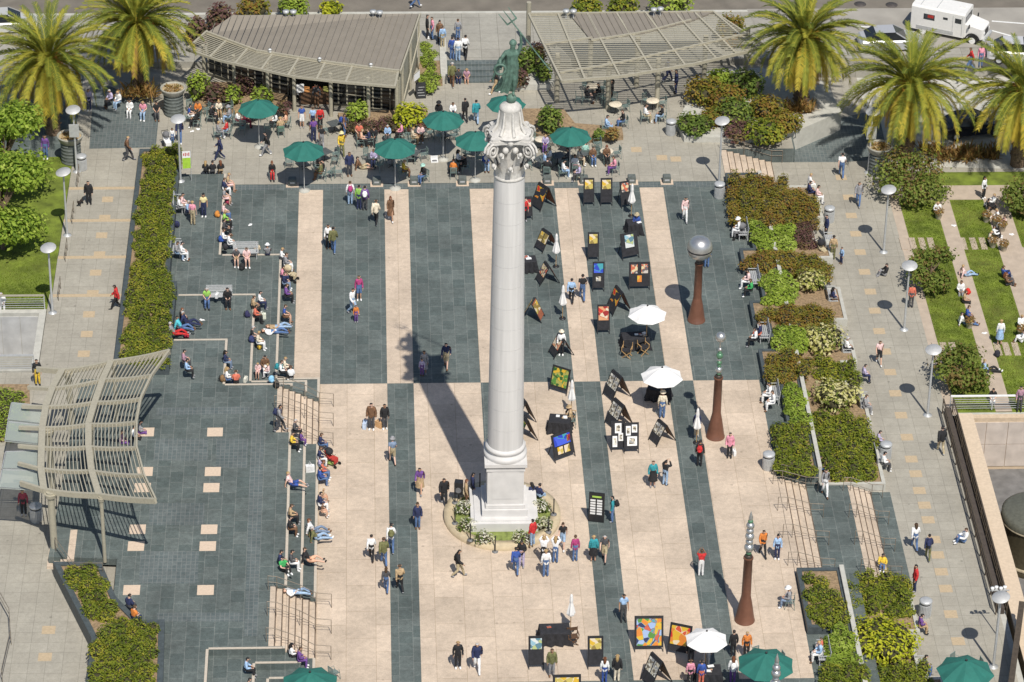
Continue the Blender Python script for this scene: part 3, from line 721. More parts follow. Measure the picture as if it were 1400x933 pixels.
# ---------------- flax tufts
def flax(label, px, py_, z, r, n, palette, h=.9, name='flax_plant'):
    c = G(px, py_, z); mb = MB()
    for i in range(n):
        a = U(0, 6.28); e = U(.25, 1.3); L = h * U(.7, 1.2); ox, oy = U(-r, r) * .75, U(-r, r) * .5
        d = Vector((math.cos(a) * math.cos(e), math.sin(a) * math.cos(e), math.sin(e))); s = Vector((-math.sin(a), math.cos(a), 0)) * .045
        p0 = Vector((ox, oy, 0)); p1 = p0 + d * L * .55; p2 = p0 + d * L + Vector((0, 0, -.18 * L))
        mb.add([p0 - s, p0 + s, p1 + s, p1 - s, p2], [(0, 1, 2, 3), (3, 2, 4)], random.choice((0, 0, 1, 1, 2, 3)))
    return tag(obj(name, mb, palette, None, c), label, 'plant')
for x, y, z, r, n, lab in ((1303, 214, ZW, 1.5, 260, 'orange brown flax clump under the middle right palm'), (1340, 212, ZW, 1.5, 260, 'orange brown flax clump beside the right lawn top'), (1092, 150, .4, 1.2, 200, 'brown flax clump at the foot of the first right palm'), (1272, 208, ZW, .8, 120, 'small reddish flax clump behind the dark lawn tree'),
                   (190, 128, 0.5, 1.5, 200, 'yellowish flax clump behind the seated people by the pillar')):
    flax(lab, x, y, z, r, n, P_FLAX)
# ---------------- canary palms
def make_palm(seed, L0, trunk_h):
    random.seed(seed)
    tr = MB(); tr.tube([(0, 0, 0), (.03, 0, trunk_h * .5), (0, 0, trunk_h - .3)], [.50, .44, .42], 12)
    for i in range(150):
        a = U(0, 6.28); z = U(.3, trunk_h - .2); tr.bar((.42 * math.cos(a), .42 * math.sin(a), z), (.56 * math.cos(a), .56 * math.sin(a), z + .14), .12, .05)
    fr = MB()
    N = 150 + seed % 17
    for i in range(N):
        q = (i + .5) / N
        el = math.radians(84 - 132 * q ** .85) + U(-.14, .14); az = i * 2.39996 + U(-.3, .3)
        L = L0 * U(.86, 1.06) * (0.74 + .3 * math.sin(math.pi * min(1, q * 1.15)))
        droop = .75 + .55 * q + U(-.2, .25)
        pts = []; p = Vector((.2 * math.cos(az), .2 * math.sin(az), trunk_h - .15)); K = 9; e = el
        for k in range(K + 1):
            pts.append(p.copy())
            p = p + Vector((math.cos(az) * math.cos(e), math.sin(az) * math.cos(e), math.sin(e))) * (L / K)
            e -= droop / K * (1 + .8 * k / K)
            e = max(e, -1.5)
        fr.tube(pts, [.045 - .037 * k / K for k in range(K + 1)], 4, 2 if q < .7 else 3, False)
        side = Vector((-math.sin(az), math.cos(az), 0))
        base = (0, 0, 1, 1, 2) if q < .45 else ((0, 1, 2, 2, 3) if q < .75 else (2, 3, 3, 3, 4))
        tone = random.choice(base)
        J = 54
        for j in range(J):
            t = .12 + .88 * (j + U(-.3, .3)) / J
            f = min(t, .999) * K; k = int(f); u = f - k
            c = pts[k].lerp(pts[k + 1], u); tan = (pts[k + 1] - pts[k]).normalized(); up = side.cross(tan).normalized()
            if up.z < 0: up = -up
            ll = .52 * min(1, .25 + 4 * (t - .12)) * (1 - .5 * t ** 4) * U(.85, 1.1)
            for sg in (-1, 1):
                d = (side * sg * .66 + tan * .76 + up * U(.0, .36)).normalized()
                w_ = tan * .026
                tip = c + d * ll + Vector((0, 0, -.10 * ll))
                fr.add([c - w_, c + w_, c + d * ll * .55 + w_ * .9, tip, c + d * ll * .55 - w_ * .9], [(0, 1, 2, 3, 4)], tone if rnd() < .8 else random.choice(base))
    ft = MB()
    for i in range(10):
        a = U(0, 6.28); ft.tube([(.25 * math.cos(a), .25 * math.sin(a), trunk_h - .1), (.8 * math.cos(a), .8 * math.sin(a), trunk_h + .35), (1.15 * math.cos(a), 1.15 * math.sin(a), trunk_h + .05)], .03, 4)
        for j in range(14):
            ft.ball((1.1 * math.cos(a) + U(-.2, .2), 1.1 * math.sin(a) + U(-.2, .2), trunk_h + U(-.25, .15)), .05, 5)
    random.seed(seed + 99)
    return tr.mesh('trunk', BARK), fr.mesh('fronds', P_PALM), ft.mesh('fruit_stalks', M('orange_fruit', (.55, .25, .04), .7))
PALMV = [make_palm(3, 4.9, 5.5), make_palm(8, 5.0, 5.5), make_palm(21, 4.4, 5.2), make_palm(34, 4.5, 5.2), make_palm(55, 4.7, 5.5)]
for i, (x, y, z, v, lab) in enumerate(((66, 78, 0, 0, 'tall date palm at the far left beside the pale lamp disc'), (187, 28, 0, 2, 'date palm behind the seated group left of the left cafe'), (1101, 48, 0, 3, 'date palm right of the right pavilion roof'), (1246, 112, ZW, 1, 'widest date palm in front of the white truck'), (1402, 122, ZW, 4, 'date palm cut by the right edge above the lawn'))):
    ms = PALMV[v]; h = (5.5, 5.5, 5.2, 5.2, 5.5)[v]
    c = G(x, y, z + h)
    e = empty('palm_tree', (c.x, c.y, z), i * 1.1, lab, 'palm tree', 'date palms around the square')
    for m_, n_ in zip(ms, ('trunk', 'crown', 'fruit_stalks')): obj(n_, m_, None, e)
# ---------------- leafy trees
def tree(label, px, py_, z0, h, r, palette, n, s, hc=.6, group=None, lob=16, name='small_tree', trunk=.11):
    c = G(px, py_, z0 + h * hc); e = empty(name, (c.x, c.y, z0), 0, label, 'tree', group)
    tm, lm, cm = MB(), MB(), MB()
    tm.tube([(0, 0, 0), (.05, .02, h * .2), (0, .05, h * .45), (.05, 0, h * .75)], [trunk, trunk * .8, trunk * .55, trunk * .25], 8)
    for i in range(lob):
        a = i * 2.4 + U(-.3, .3); q = (i + .5) / lob; zz = h * (.32 + .58 * ((i * .618) % 1)); rad = r * (1 - .55 * abs(zz / h - .55)) * U(.45, .8)
        pt = Vector((rad * math.cos(a), rad * math.sin(a), zz))
        tm.tube([(0, 0, zz * .5), pt * .55 + Vector((0, 0, zz * .22)), pt], [trunk * .4, trunk * .25, .012], 5)
        rr = r * U(.30, .44)
        clump(lm, None, pt, (rr, rr, rr * .8), n // lob, s, low=-.9, jit=.5, up=.35)
    obj('trunk', tm, BARK, e); obj('crown', lm, palette, e)
    return e
tree('dark green tree on the lawn at the top of the east walk', 1246, 240, ZW, 2.6, 2.3, P_SMALL, 3600, .15)
tree('second lawn tree down beside the thin lamp pole on the east walk', 1273, 366, ZW, 2.3, 1.65, P_SMALL, 2600, .15)
tree('lowest lawn tree beside the white parapet rail', 1314, 500, ZW, 2.3, 1.6, P_SMALL, 2600, .15)
tree('green lawn tree touching the right edge above the potted plants', 1398, 268, ZW, 2.2, 1.45, P_SMALL, 2200, .15)
tree('big bright green tree at the left edge below the palm', 5, 205, 0, 6.0, 2.6, P_TREE, 13000, .19, hc=.55, lob=52, name='broadleaf_tree', trunk=.18)
tree('bright green tree at the left edge above the lawn', 0, 285, 0.1, 6.2, 2.5, P_TREE, 13000, .19, hc=.5, lob=56, name='broadleaf_tree', trunk=.18)
mb_ = gp([(-40, 525), (40, 525), (42, 600), (-40, 600)], .8)
mb = MB(); mb.prism(mb_, .58, .78); tag(obj('soil_bed', mb, SOIL), 'soil bed at the left edge behind the canopy', 'planter')
shrub('bright_shrub', 'bright yellow green shrub at the left edge behind the canopy', 'shrub', gp([(-30, 530), (34, 530), (30, 595), (-30, 595)], 1.0), .75, .5, P_BRIGHT, step=.8, dens=180)
# ================================================================== STRUCTURES
# ---------------- monument
SHAFTM = M('streaked_granite', (.60, .585, .565), .7, var=.09, scale=1.0)
_t = SHAFTM.node_tree; _n = [n for n in _t.nodes if n.type == 'TEX_NOISE'][0]; _mp = _t.nodes.new('ShaderNodeMapping'); _mp.inputs['Scale'].default_value = (5, 5, .22)
_t.links.new([n for n in _t.nodes if n.type == 'NEW_GEOMETRY'][0].outputs['Position'], _mp.inputs['Vector']); _t.links.new(_mp.outputs[0], _n.inputs['Vector']); _n.inputs['Detail'].default_value = 6
C = G(689.5, 706); CX, CY = C.x, C.y
def zc(y, dy=0.0): return height_at((CX, CY - dy, 0), y)
mon = empty('monument', (CX, CY, 0), 0, 'tall white granite column with a green bronze statue on top', 'monument')
ring = empty('ring_planter', (CX - .12, CY - .1, 0), 0, 'round tan stone planter ring with white flowers about the column base', 'planter')
mb = MB(); prof = [(3.15, 0), (3.15, .32), (2.62, .32), (2.62, .2)]
mb.lathe(prof, n=56, cap=False)
obj('wall', mb, M('tan_stone', (.50, .41, .27), .8, var=.12, scale=3), ring)
mb = MB(); mb.lathe([(2.63, .2), (1.5, .22), (0.0, .23)], n=40, cap=False); obj('turf', mb, M('ring_turf', (.19, .23, .06), .95, var=.35, scale=4), ring)
for i, (x, y) in enumerate(((634, 692), (637, 716), (661, 733), (713, 733), (739, 690), (742, 715))):
    bush('flower_bush', ('white flowering bush at the upper left of the column ring', 'biggest white flowering bush at the left of the column ring', 'white flowering bush at the front left of the column ring', 'white flowering bush at the front right of the column ring by the red jacket', 'white flowering bush at the upper right of the column ring', 'white flowering bush at the right of the column ring by a stanchion')[i], 'bush', x, y, .2, 27, .75, P_FLOWER, n=480, s=.085, wts=(2, 2, 4, 2), lobes=6)
zd0, zd1 = 1.22, zc(633, .95)
mb = MB(); mb.box((-.05, 0, .36), (3.6, 3.5, .72)); mb.box((-.05, .0, .76), (3.2, 3.1, .08)); mb.box((-.02, 0, 1.0), (2.45, 2.4, .44)); obj('steps', mb, GRANITE, mon)
mb = MB(); mb.box((0, 0, (zd0 + zd1) / 2), (1.95, 1.95, zd1 - zd0))
for z_, w_ in ((zd0 + .12, 2.12), (zd1 - .42, 2.06), (zd1 - .12, 2.26)): mb.box((0, 0, z_), (w_, w_, .2))
mb.box((0, -.985, (zd0 + zd1) / 2 + .1), (1.45, .03, 1.9))
obj('pedestal', mb, GRANITE, mon)
zs0, zs1 = zd1, zc(240)
mb = MB(); mb.lathe([(1.13, zs0), (1.16, zs0 + .12), (1.14, zs0 + .25), (1.02, zs0 + .3), (1.0, zs0 + .42), (1.08, zs0 + .5), (1.06, zs0 + .62), (.96, zs0 + .7)], n=40); obj('column_base', mb, GRANITE, mon)
mb = MB(); pr = []
nd = 13
for i in range(nd):
    a = i / nd; b = (i + 1) / nd
    ra = .95 - .17 * a ** 1.3; rb = .95 - .17 * b ** 1.3; za = zs0 + .7 + (zs1 - zs0 - .7) * a; zb = zs0 + .7 + (zs1 - zs0 - .7) * b
    mb.lathe([(ra, za), (rb, zb - .012)], n=48); mb.lathe([(rb - .012, zb - .014), (rb - .012, zb + .002)], n=48, mi=1)
obj('shaft', mb, [SHAFTM, M('granite_joint', (.36, .36, .36), .8)], mon)
z0, z1 = zs1, zc(186)
H = z1 - z0
cap = empty('capital', (0, 0, 0)); cap.parent = mon
mb = MB(); mb.lathe([(.80, z0 - .05), (.92, z0 + .02), (.92, z0 + .14), (.78, z0 + .18), (.68, z0 + .5), (.68, z0 + H * .6), (.85, z0 + H * .95)], n=36)
obj('bell', mb, GRANITE2, cap)
mb = MB()
for tier, (zb, hh, rr, out, n_) in enumerate(((z0 + .15, H * .42, .84, .46, 8), (z0 + .2, H * .74, .86, .52, 8))):
    for i in range(n_):
        a = 2 * math.pi * (i + .5 * tier) / n_; ca, sa = math.cos(a), math.sin(a)
        pts = []
        for t in (0, .3, .6, .85, 1.0, 1.0):
            k = len(pts); r_ = rr + out * (t ** 2.5) + (.10 if k == 5 else 0); z_ = zb + hh * t - (.22 if k == 5 else 0)
            wd = .25 * (1 - .2 * t) * (1 if k < 4 else .75)
            pts.append((r_, z_, wd))
        vs = []
        for r_, z_, wd in pts:
            for s_ in (-1, -.4, .4, 1): vs.append(((r_ - .05 * abs(s_)) * ca - s_ * wd * sa, (r_ - .05 * abs(s_)) * sa + s_ * wd * ca, z_ - .06 * abs(s_)))
        fs = [(j * 4 + q, j * 4 + q + 1, j * 4 + q + 5, j * 4 + q + 4) for j in range(5) for q in range(3)]
        mb.add(vs, fs, 0, True); mb.ball((rr * ca + (out + .05) * ca, rr * sa + (out + .05) * sa, zb + hh - .08), .13, 8)
obj('acanthus_leaves', mb, GRANITE2, cap)
mb = MB()
for sx in (-1, 1):
    for sy in (-1, 1):
        c = Vector((sx * 1.08, sy * 1.08, z1 - .35)); ax = Vector((sx, -sy, 0)).normalized(); o_ = Vector((sx, sy, 0)).normalized()
        pts = []
        for k in range(22):
            th = k * .62; r_ = .46 * (1 - k / 25)
            pts.append(c + o_ * math.cos(th) * r_ + Vector((0, 0, math.sin(th) * r_)))
        mb.tube([q_ + ax * .12 for q_ in pts], .075, 6); mb.tube([q_ - ax * .12 for q_ in pts], .075, 6)
        mb.tube([Vector((sx * .6, sy * .6, z0 + H * .45)), Vector((sx * .8, sy * .8, z0 + H * .75)), c + Vector((0, 0, .34))], [.06, .09, .1], 6)
for i in range(4):
    a = i * math.pi / 2
    mb.ball((1.0 * math.cos(a), 1.0 * math.sin(a), z1 + .05), .2, 8)
    for s_ in (-1, 1):
        c = Vector((.95 * math.cos(a) - s_ * .28 * math.sin(a), .95 * math.sin(a) + s_ * .28 * math.cos(a), z1 - .4)); mb.ball(c, .2, 8)
obj('volutes', mb, GRANITE2, cap)
mb = MB()   # abacus with hollowed sides
ab = []
for i in range(4):
    a = math.pi / 4 + i * math.pi / 2; b = a + math.pi / 2
    p0 = Vector((1.72 * math.cos(a), 1.72 * math.sin(a))); p1 = Vector((1.72 * math.cos(b), 1.72 * math.sin(b)))
    ab.append((p0 + (p1 - p0) * .06)[:])
    for t in (.25, .5, .75):
        m_ = p0.lerp(p1, t) * (1 - .17 * math.sin(math.pi * t)); ab.append((m_.x, m_.y))
    ab.append((p0 + (p1 - p0) * .94)[:])
mb.prism(ab, z1 - .02, z1 + .16); mb.prism([(x * .94, y * .94) for x, y in ab], z1 + .15, z1 + .3)
obj('abacus', mb, GRANITE2, cap); cap.scale = (.88, .88, 1)
zt = zc(140)
mb = MB(); mb.lathe([(1.2, z1 + .28), (1.02, z1 + .36), (.74, z1 + .55), (.64, z1 + .85), (.58, zt - .35), (.63, zt - .25), (.5, zt - .12), (.3, zt - .02), (.26, zt + .02)], n=28)
for i in range(8):
    a = i * math.pi / 4 + .2; mb.tube([(1.0 * math.cos(a), 1.0 * math.sin(a), z1 + .36), (.72 * math.cos(a), .72 * math.sin(a), z1 + .75), (.60 * math.cos(a), .60 * math.sin(a), zt - .4)], [.12, .08, .06], 6)
obj('statue_base', mb, GRANITE2, mon).scale = (.9, .9, 1)
# statue
st = empty('statue', (0, 0, 0)); st.parent = mon
mb = MB(); mb.ball((0.05, 0, zt + .22), .26, 16); obj('globe', mb, COPPER, st)
def skin_mesh(name, verts, edges, radii, levels=1):
    me = bpy.data.meshes.new(name); me.from_pydata(verts, edges, []); o = bpy.data.objects.new(name, me); COL.objects.link(o)
    m1 = o.modifiers.new('s', 'SKIN'); m1.use_smooth_shade = True
    if levels:
        m2 = o.modifiers.new('d', 'SUBSURF'); m2.levels = levels; m2.render_levels = levels
    for i, r_ in enumerate(radii):
        sv_ = me.skin_vertices[0].data[i]; sv_.radius = (r_, r_) if isinstance(r_, (int, float)) else r_
        sv_.use_root = (i == 0)
    dg = bpy.context.evaluated_depsgraph_get(); dg.update()
    ev = o.evaluated_get(dg); nm = bpy.data.meshes.new_from_object(ev)
    bpy.data.objects.remove(o); bpy.data.meshes.remove(me); nm.name = name
    for p_ in nm.polygons: p_.use_smooth = True
    return nm
zb = zt + .46; S = (zc(57) - zb) / 1.72
J = [(0, 0, .95), (.0, 0, 1.18), (0, -.02, 1.38), (.01, -.02, 1.50), (.02, -.04, 1.62), (.02, -.05, 1.72),      # pelvis..head top
     (.19, 0, 1.42), (.26, -.02, 1.68), (.24, -.05, 1.98), (.235, -.06, 2.06),                                  # raised arm
     (-.19, 0, 1.40), (-.36, -.10, 1.18), (-.34, -.30, 1.05), (-.34, -.37, 1.02),                               # wreath arm
     (.09, 0, .85), (.08, -.06, .48), (.05, .02, .08), (.05, -.12, .03), (-.09, 0, .85), (-.12, .08, .48), (-.2, .26, .16), (-.22, .22, .04)]
E_ = [(0, 1), (1, 2), (2, 3), (3, 4), (4, 5), (2, 6), (6, 7), (7, 8), (8, 9), (2, 10), (10, 11), (11, 12), (12, 13), (0, 14), (14, 15), (15, 16), (16, 17), (0, 18), (18, 19), (19, 20), (20, 21)]
RR = [.15, .13, .15, .06, .10, .07, .07, .05, .04, .035, .07, .05, .04, .035, .11, .075, .045, .035, .11, .075, .045, .035]
sm = skin_mesh('bronze_figure', [Vector(v) * S for v in J], E_, [r_ * S for r_ in RR], 2)
sm.materials.append(COPPER); obj('bronze_figure', sm, None, st, (0.05, 0, zb - .05))
mb = MB()   # wind blown drapery
n = 40
prof = [(1.34, .21, 0, 0), (1.2, .20, 0, 0), (1.0, .23, 0, 0), (.8, .235, -.03, .03), (.55, .26, -.08, .07), (.3, .29, -.16, .13), (.1, .31, -.25, .19)]
vs = []
for z_, r_, ox, oy in prof:
    for j in range(n):
        th = 2 * math.pi * j / n; q = 1 + (1.36 - z_) * .20 * math.sin(th * 9 + z_ * 4) + .10 * (1.36 - z_) * math.sin(th * 4 + 1)
        vs.append(Vector((ox + r_ * q * math.cos(th), oy + r_ * .85 * q * math.sin(th), z_)) * S)
fs = [(i * n + j, i * n + (j + 1) % n, (i + 1) * n + (j + 1) % n, (i + 1) * n + j) for i in range(len(prof) - 1) for j in range(n)]
mb.add(vs, fs, 0, True)
for k in range(5):   # flying folds and sash
    mb.tube([Vector((-.18, .08, 1.25 - k * .05)) * S, Vector((-.4 - .04 * k, .2, 1.1 - .1 * k)) * S, Vector((-.55 - .03 * k, .28, .8 - .12 * k)) * S], [.05 * S, .06 * S, .02 * S], 6)
obj('drapery', mb, COPPER, st, (0.05, 0, zb - .05)).scale = (.84, .9, 1)
mb = MB(); hx = Vector((.235, -.06, 2.06)) * S
tp = hx + Vector((.0, 0, .32 * S)); bt = hx + Vector((.95, -.3, -1.2)) * S * .9
dirv = (hx - bt).normalized(); tp = hx + dirv * .42 * S
mb.tube([bt, tp], .035, 6)
sd = dirv.cross(Vector((0, 1, 0))).normalized()
mb.bar(tp - sd * .3, tp + sd * .3, .06)
for k in (-1, 0, 1): mb.tube([tp + sd * .28 * k, tp + sd * .3 * k + dirv * .7], [.045, .015], 5)
obj('trident', mb, COPPER, st, (0.05, 0, zb - .05))
mb = MB(); wc = Vector((-.36, -.42, 1.04)) * S
mb.tube([wc + Vector((.28 * math.cos(t * .4), .05, .28 * math.sin(t * .4))) for t in range(17)], .07, 6); obj('wreath', mb, COPPER, st, (0.05, 0, zb - .05))
mb = MB(); mb.ball(Vector((.02, .0, 1.70)) * S, .115 * S, 10, 0, (1, 1.1, .9)); mb.ball(Vector((.02, .13, 1.70)) * S, .06 * S, 8); obj('hair', mb, COPPER, st, (0.05, 0, zb - .05))

# ---------------- left cafe
def poly3(pts): return [G(x, y, z) for x, y, z in pts]
def polyline_at(pl, t):
    f = t * (len(pl) - 1); k = min(int(f), len(pl) - 2); return pl[k].lerp(pl[k + 1], f - k)
def dens(pl, n):
    """resample evenly"""
    L = [0]
    for a, b in zip(pl, pl[1:]): L.append(L[-1] + (b - a).length)
    out = []
    for i in range(n):
        s_ = L[-1] * i / (n - 1)
        for k in range(len(pl) - 1):
            if s_ <= L[k + 1] + 1e-6:
                out.append(pl[k].lerp(pl[k + 1], (s_ - L[k]) / max(1e-6, L[k + 1] - L[k]))); break
    return out
def slab3(mb, top, th, mi=0):
    n = len(top); lo = [v - Vector((0, 0, th)) for v in top]
    from mathutils.geometry import tessellate_polygon
    tr = [t if ((top[t[1]] - top[t[0]]).cross(top[t[2]] - top[t[0]])).z > 0 else (t[0], t[2], t[1]) for t in tessellate_polygon([top])]
    mb.add(top, tr, mi); mb.add(lo, [t[::-1] for t in tr], mi)
    mb.add(lo + top, [(i, (i + 1) % n, n + (i + 1) % n, n + i) for i in range(n)], mi)
ZF = 3.25
FRM = M('dark_khaki_frame', (.17, .16, .125), .5)
def cafe_left():
    front = poly3([(283, 45, ZF), (350, 70, ZF), (450, 86, ZF), (545, 98, ZF)]); back = [G(572, 19, ZF + .55), G(318, 21, ZF + .55)]
    outer = poly3([(255, 68, ZF - .1), (300, 83, ZF - .1), (400, 105, ZF - .1), (470, 113, ZF - .1), (540, 119, ZF - .1)])
    e = empty('cafe_pavilion', (0, 0, 0), 0, 'left cafe pavilion with grey seamed metal roof and dark windows', 'cafe')
    top = dens(front, 12) + back
    mb = MB(); slab3(mb, top, .14); rf = obj('roof', mb, ROOFM, e)
    fpoly = [(v.x, v.y) for v in top]; d = (back[0] - front[-1]); d2 = Vector((d.x, d.y)).normalized()
    fr = dens(front, 60); sm_ = MB()
    # seams run parallel to the right gable
    for i in range(1, 100):
        s_ = i / 60
        p = fr[int(s_ * 59)] if s_ < 1 else None
        base = front[-1].lerp(Vector((front[-1].x - 14.5, front[-1].y, ZF)), i / 34)
        q = Vector((base.x, base.y)) - d2 * 3; a = b = None
        k = 0
        while k < 260:
            x, y = q + d2 * k * .05
            if inpoly(x, y, fpoly):
                if a is None: a = (x, y)
                b = (x, y)
            k += 1
        if a and math.hypot(a[0] - b[0], a[1] - b[1]) > .4:
            zf_ = lambda x, y: ZF + .55 * max(0, min(1, (y - front[0].y + (0)) / (back[0].y - front[-1].y))) if False else None
            def zz(x, y):
                # plane through front-right, back-right, back-left
                v1 = back[0] - front[-1]; v2 = back[1] - back[0]; nn = v1.cross(v2); w0 = front[-1]
                return w0.z - (nn.x * (x - w0.x) + nn.y * (y - w0.y)) / nn.z
            sm_.bar((a[0], a[1], min(zz(*a), ZF + .6) + .02), (b[0], b[1], zz(*b) + .02), .03, .045)
    obj('roof_seams', sm_, ROOFS, rf)
    # sun louvre along the front
    mb = MB(); F = dens([v - Vector((0, 0, .05)) for v in front], 24); O = dens(outer, 24)
    for k in range(12):
        t = (k + .5) / 12
        for i in range(23): mb.bar(F[i].lerp(O[i], t), F[i + 1].lerp(O[i + 1], t), .075, .04)
    obj('louvre_slats', mb, TRELLIS, e)
    mb = MB()
    for i in range(23): mb.bar(O[i], O[i + 1], .12, .16); mb.bar(F[i] + Vector((0, 0, .06)), F[i + 1] + Vector((0, 0, .06)), .14, .2)
    for i in (0, 3, 6, 9, 12, 15, 18, 23): mb.bar(F[i] + Vector((0, .3, 0)), O[i], .14, .16)
    obj('louvre_beams', mb, TRELLIS, e)
    # glass front, set under the roof edge, with posts
    wl = [Vector((v.x, v.y + .25, 0)) for v in dens(front, 25)]
    for i in range(24):
        a, b = wl[i], wl[i + 1]
        if 12 <= i <= 15: continue
        m_ = MB(); m_.bar(a + Vector((0, 0, 1.6)), b + Vector((0, 0, 1.6)), .06, 2.9); wd = obj('window', m_, DARKGLASS, e)
        m_ = MB(); m_.bar(a, a + Vector((0, 0, 3.1)), .10, .10); m_.bar(a + Vector((0, -.02, .12)), b + Vector((0, -.02, .12)), .12, .22)
        for z_ in (1.0, 2.1): m_.bar(a + Vector((0, -.04, z_)), b + Vector((0, -.04, z_)), .05, .05)
        obj('frame', m_, FRM if i % 3 else TRELLIS, wd)
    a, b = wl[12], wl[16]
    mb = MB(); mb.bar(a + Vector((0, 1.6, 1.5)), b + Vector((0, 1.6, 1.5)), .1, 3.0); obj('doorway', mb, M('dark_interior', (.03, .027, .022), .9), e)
    for p_ in (a, b):
        mb = MB(); dv = Vector((-.35 if p_ is a else .25, -.95, 0)); mb.bar(p_ + Vector((0, 0, 1.25)), p_ + dv + Vector((0, 0, 1.25)), .05, 2.4); obj('door', mb, DARKGLASS, e)
    for i in (1, 5, 9, 12, 16, 20, 24):
        p_ = O[min(23, i)].lerp(F[min(23, i)], .45); mb = MB(); mb.tube([(p_.x, p_.y, 0), (p_.x, p_.y, p_.z)], .13, 8); obj('post', mb, TRELLIS, e)
    # rear and side walls
    body = [Vector((v.x, v.y, 0)) for v in ([wl[24]] + [back[0] + Vector((-.2, -.3, 0)), back[1] + Vector((.3, -.3, 0))] + [wl[0]])]
    mb = MB()
    for p_, q_ in zip(body, body[1:]): mb.bar(p_ + Vector((0, 0, 1.55)), q_ + Vector((0, 0, 1.55)), .2, 3.1)
    obj('wall', mb, M('khaki_wall', (.30, .29, .23), .8), e)
    mb = MB(); g1 = back[0]; g0 = front[-1]
    mb.bar((g0.x + .12, g0.y, ZF - .05), (g1.x + .12, g1.y, ZF + .5), .1, .22)
    for t in (.1, .5, .92): q = g0.lerp(g1, t); mb.bar((q.x + .12, q.y, 0), (q.x + .12, q.y, ZF + .4 * t), .14)
    mb.bar((g0.x + .15, g0.y + .2, .3), (g1.x + .15, g1.y - .5, 2.8), .08)
    obj('gable_frame', mb, TRELLIS, e)
    for x, y in ((391, 17), (401, 17), (510, 17), (519, 18)):
        p_ = G(x, y, ZF + .8); mb = MB(); mb.bar((p_.x, p_.y, ZF + .4), p_, .06); mb.lathe([(.05, -.12), (.2, -.05), (.22, .12), (.0, .14)], (p_.x, p_.y, p_.z), 12); obj('floodlight', mb, GALV, e)
    for x, y in ((369, 69), (437, 81), (507, 89), (520, 31)):
        p_ = G(x, y, ZF + .22); mb = MB(); mb.lathe([(.1, -.12), (.1, .06), (.14, .07), (0, .12)], (p_.x, p_.y, p_.z), 10); obj('roof_vent', mb, WHITE, e)
    return wl
WL = cafe_left()
p = (WL[13] + WL[14]) / 2
cn = empty('service_counter', (p.x + .5, p.y - .1, 0), 0, 'dark wooden counter with baskets standing in the left cafe doorway', 'counter')
mb = MB(); mb.box((0, 0, .45), (2.2, .6, .9)); obj('cabinet', mb, DWOOD, cn)
for i, c_ in enumerate(((.55, .25, .08), (.45, .12, .07), (.30, .30, .08))):
    mb = MB(); mb.box((-.7 + i * .7, -.05, 1.0), (.5, .4, .2)); obj('basket', mb, M('basket_%d' % i, c_, .8), cn)
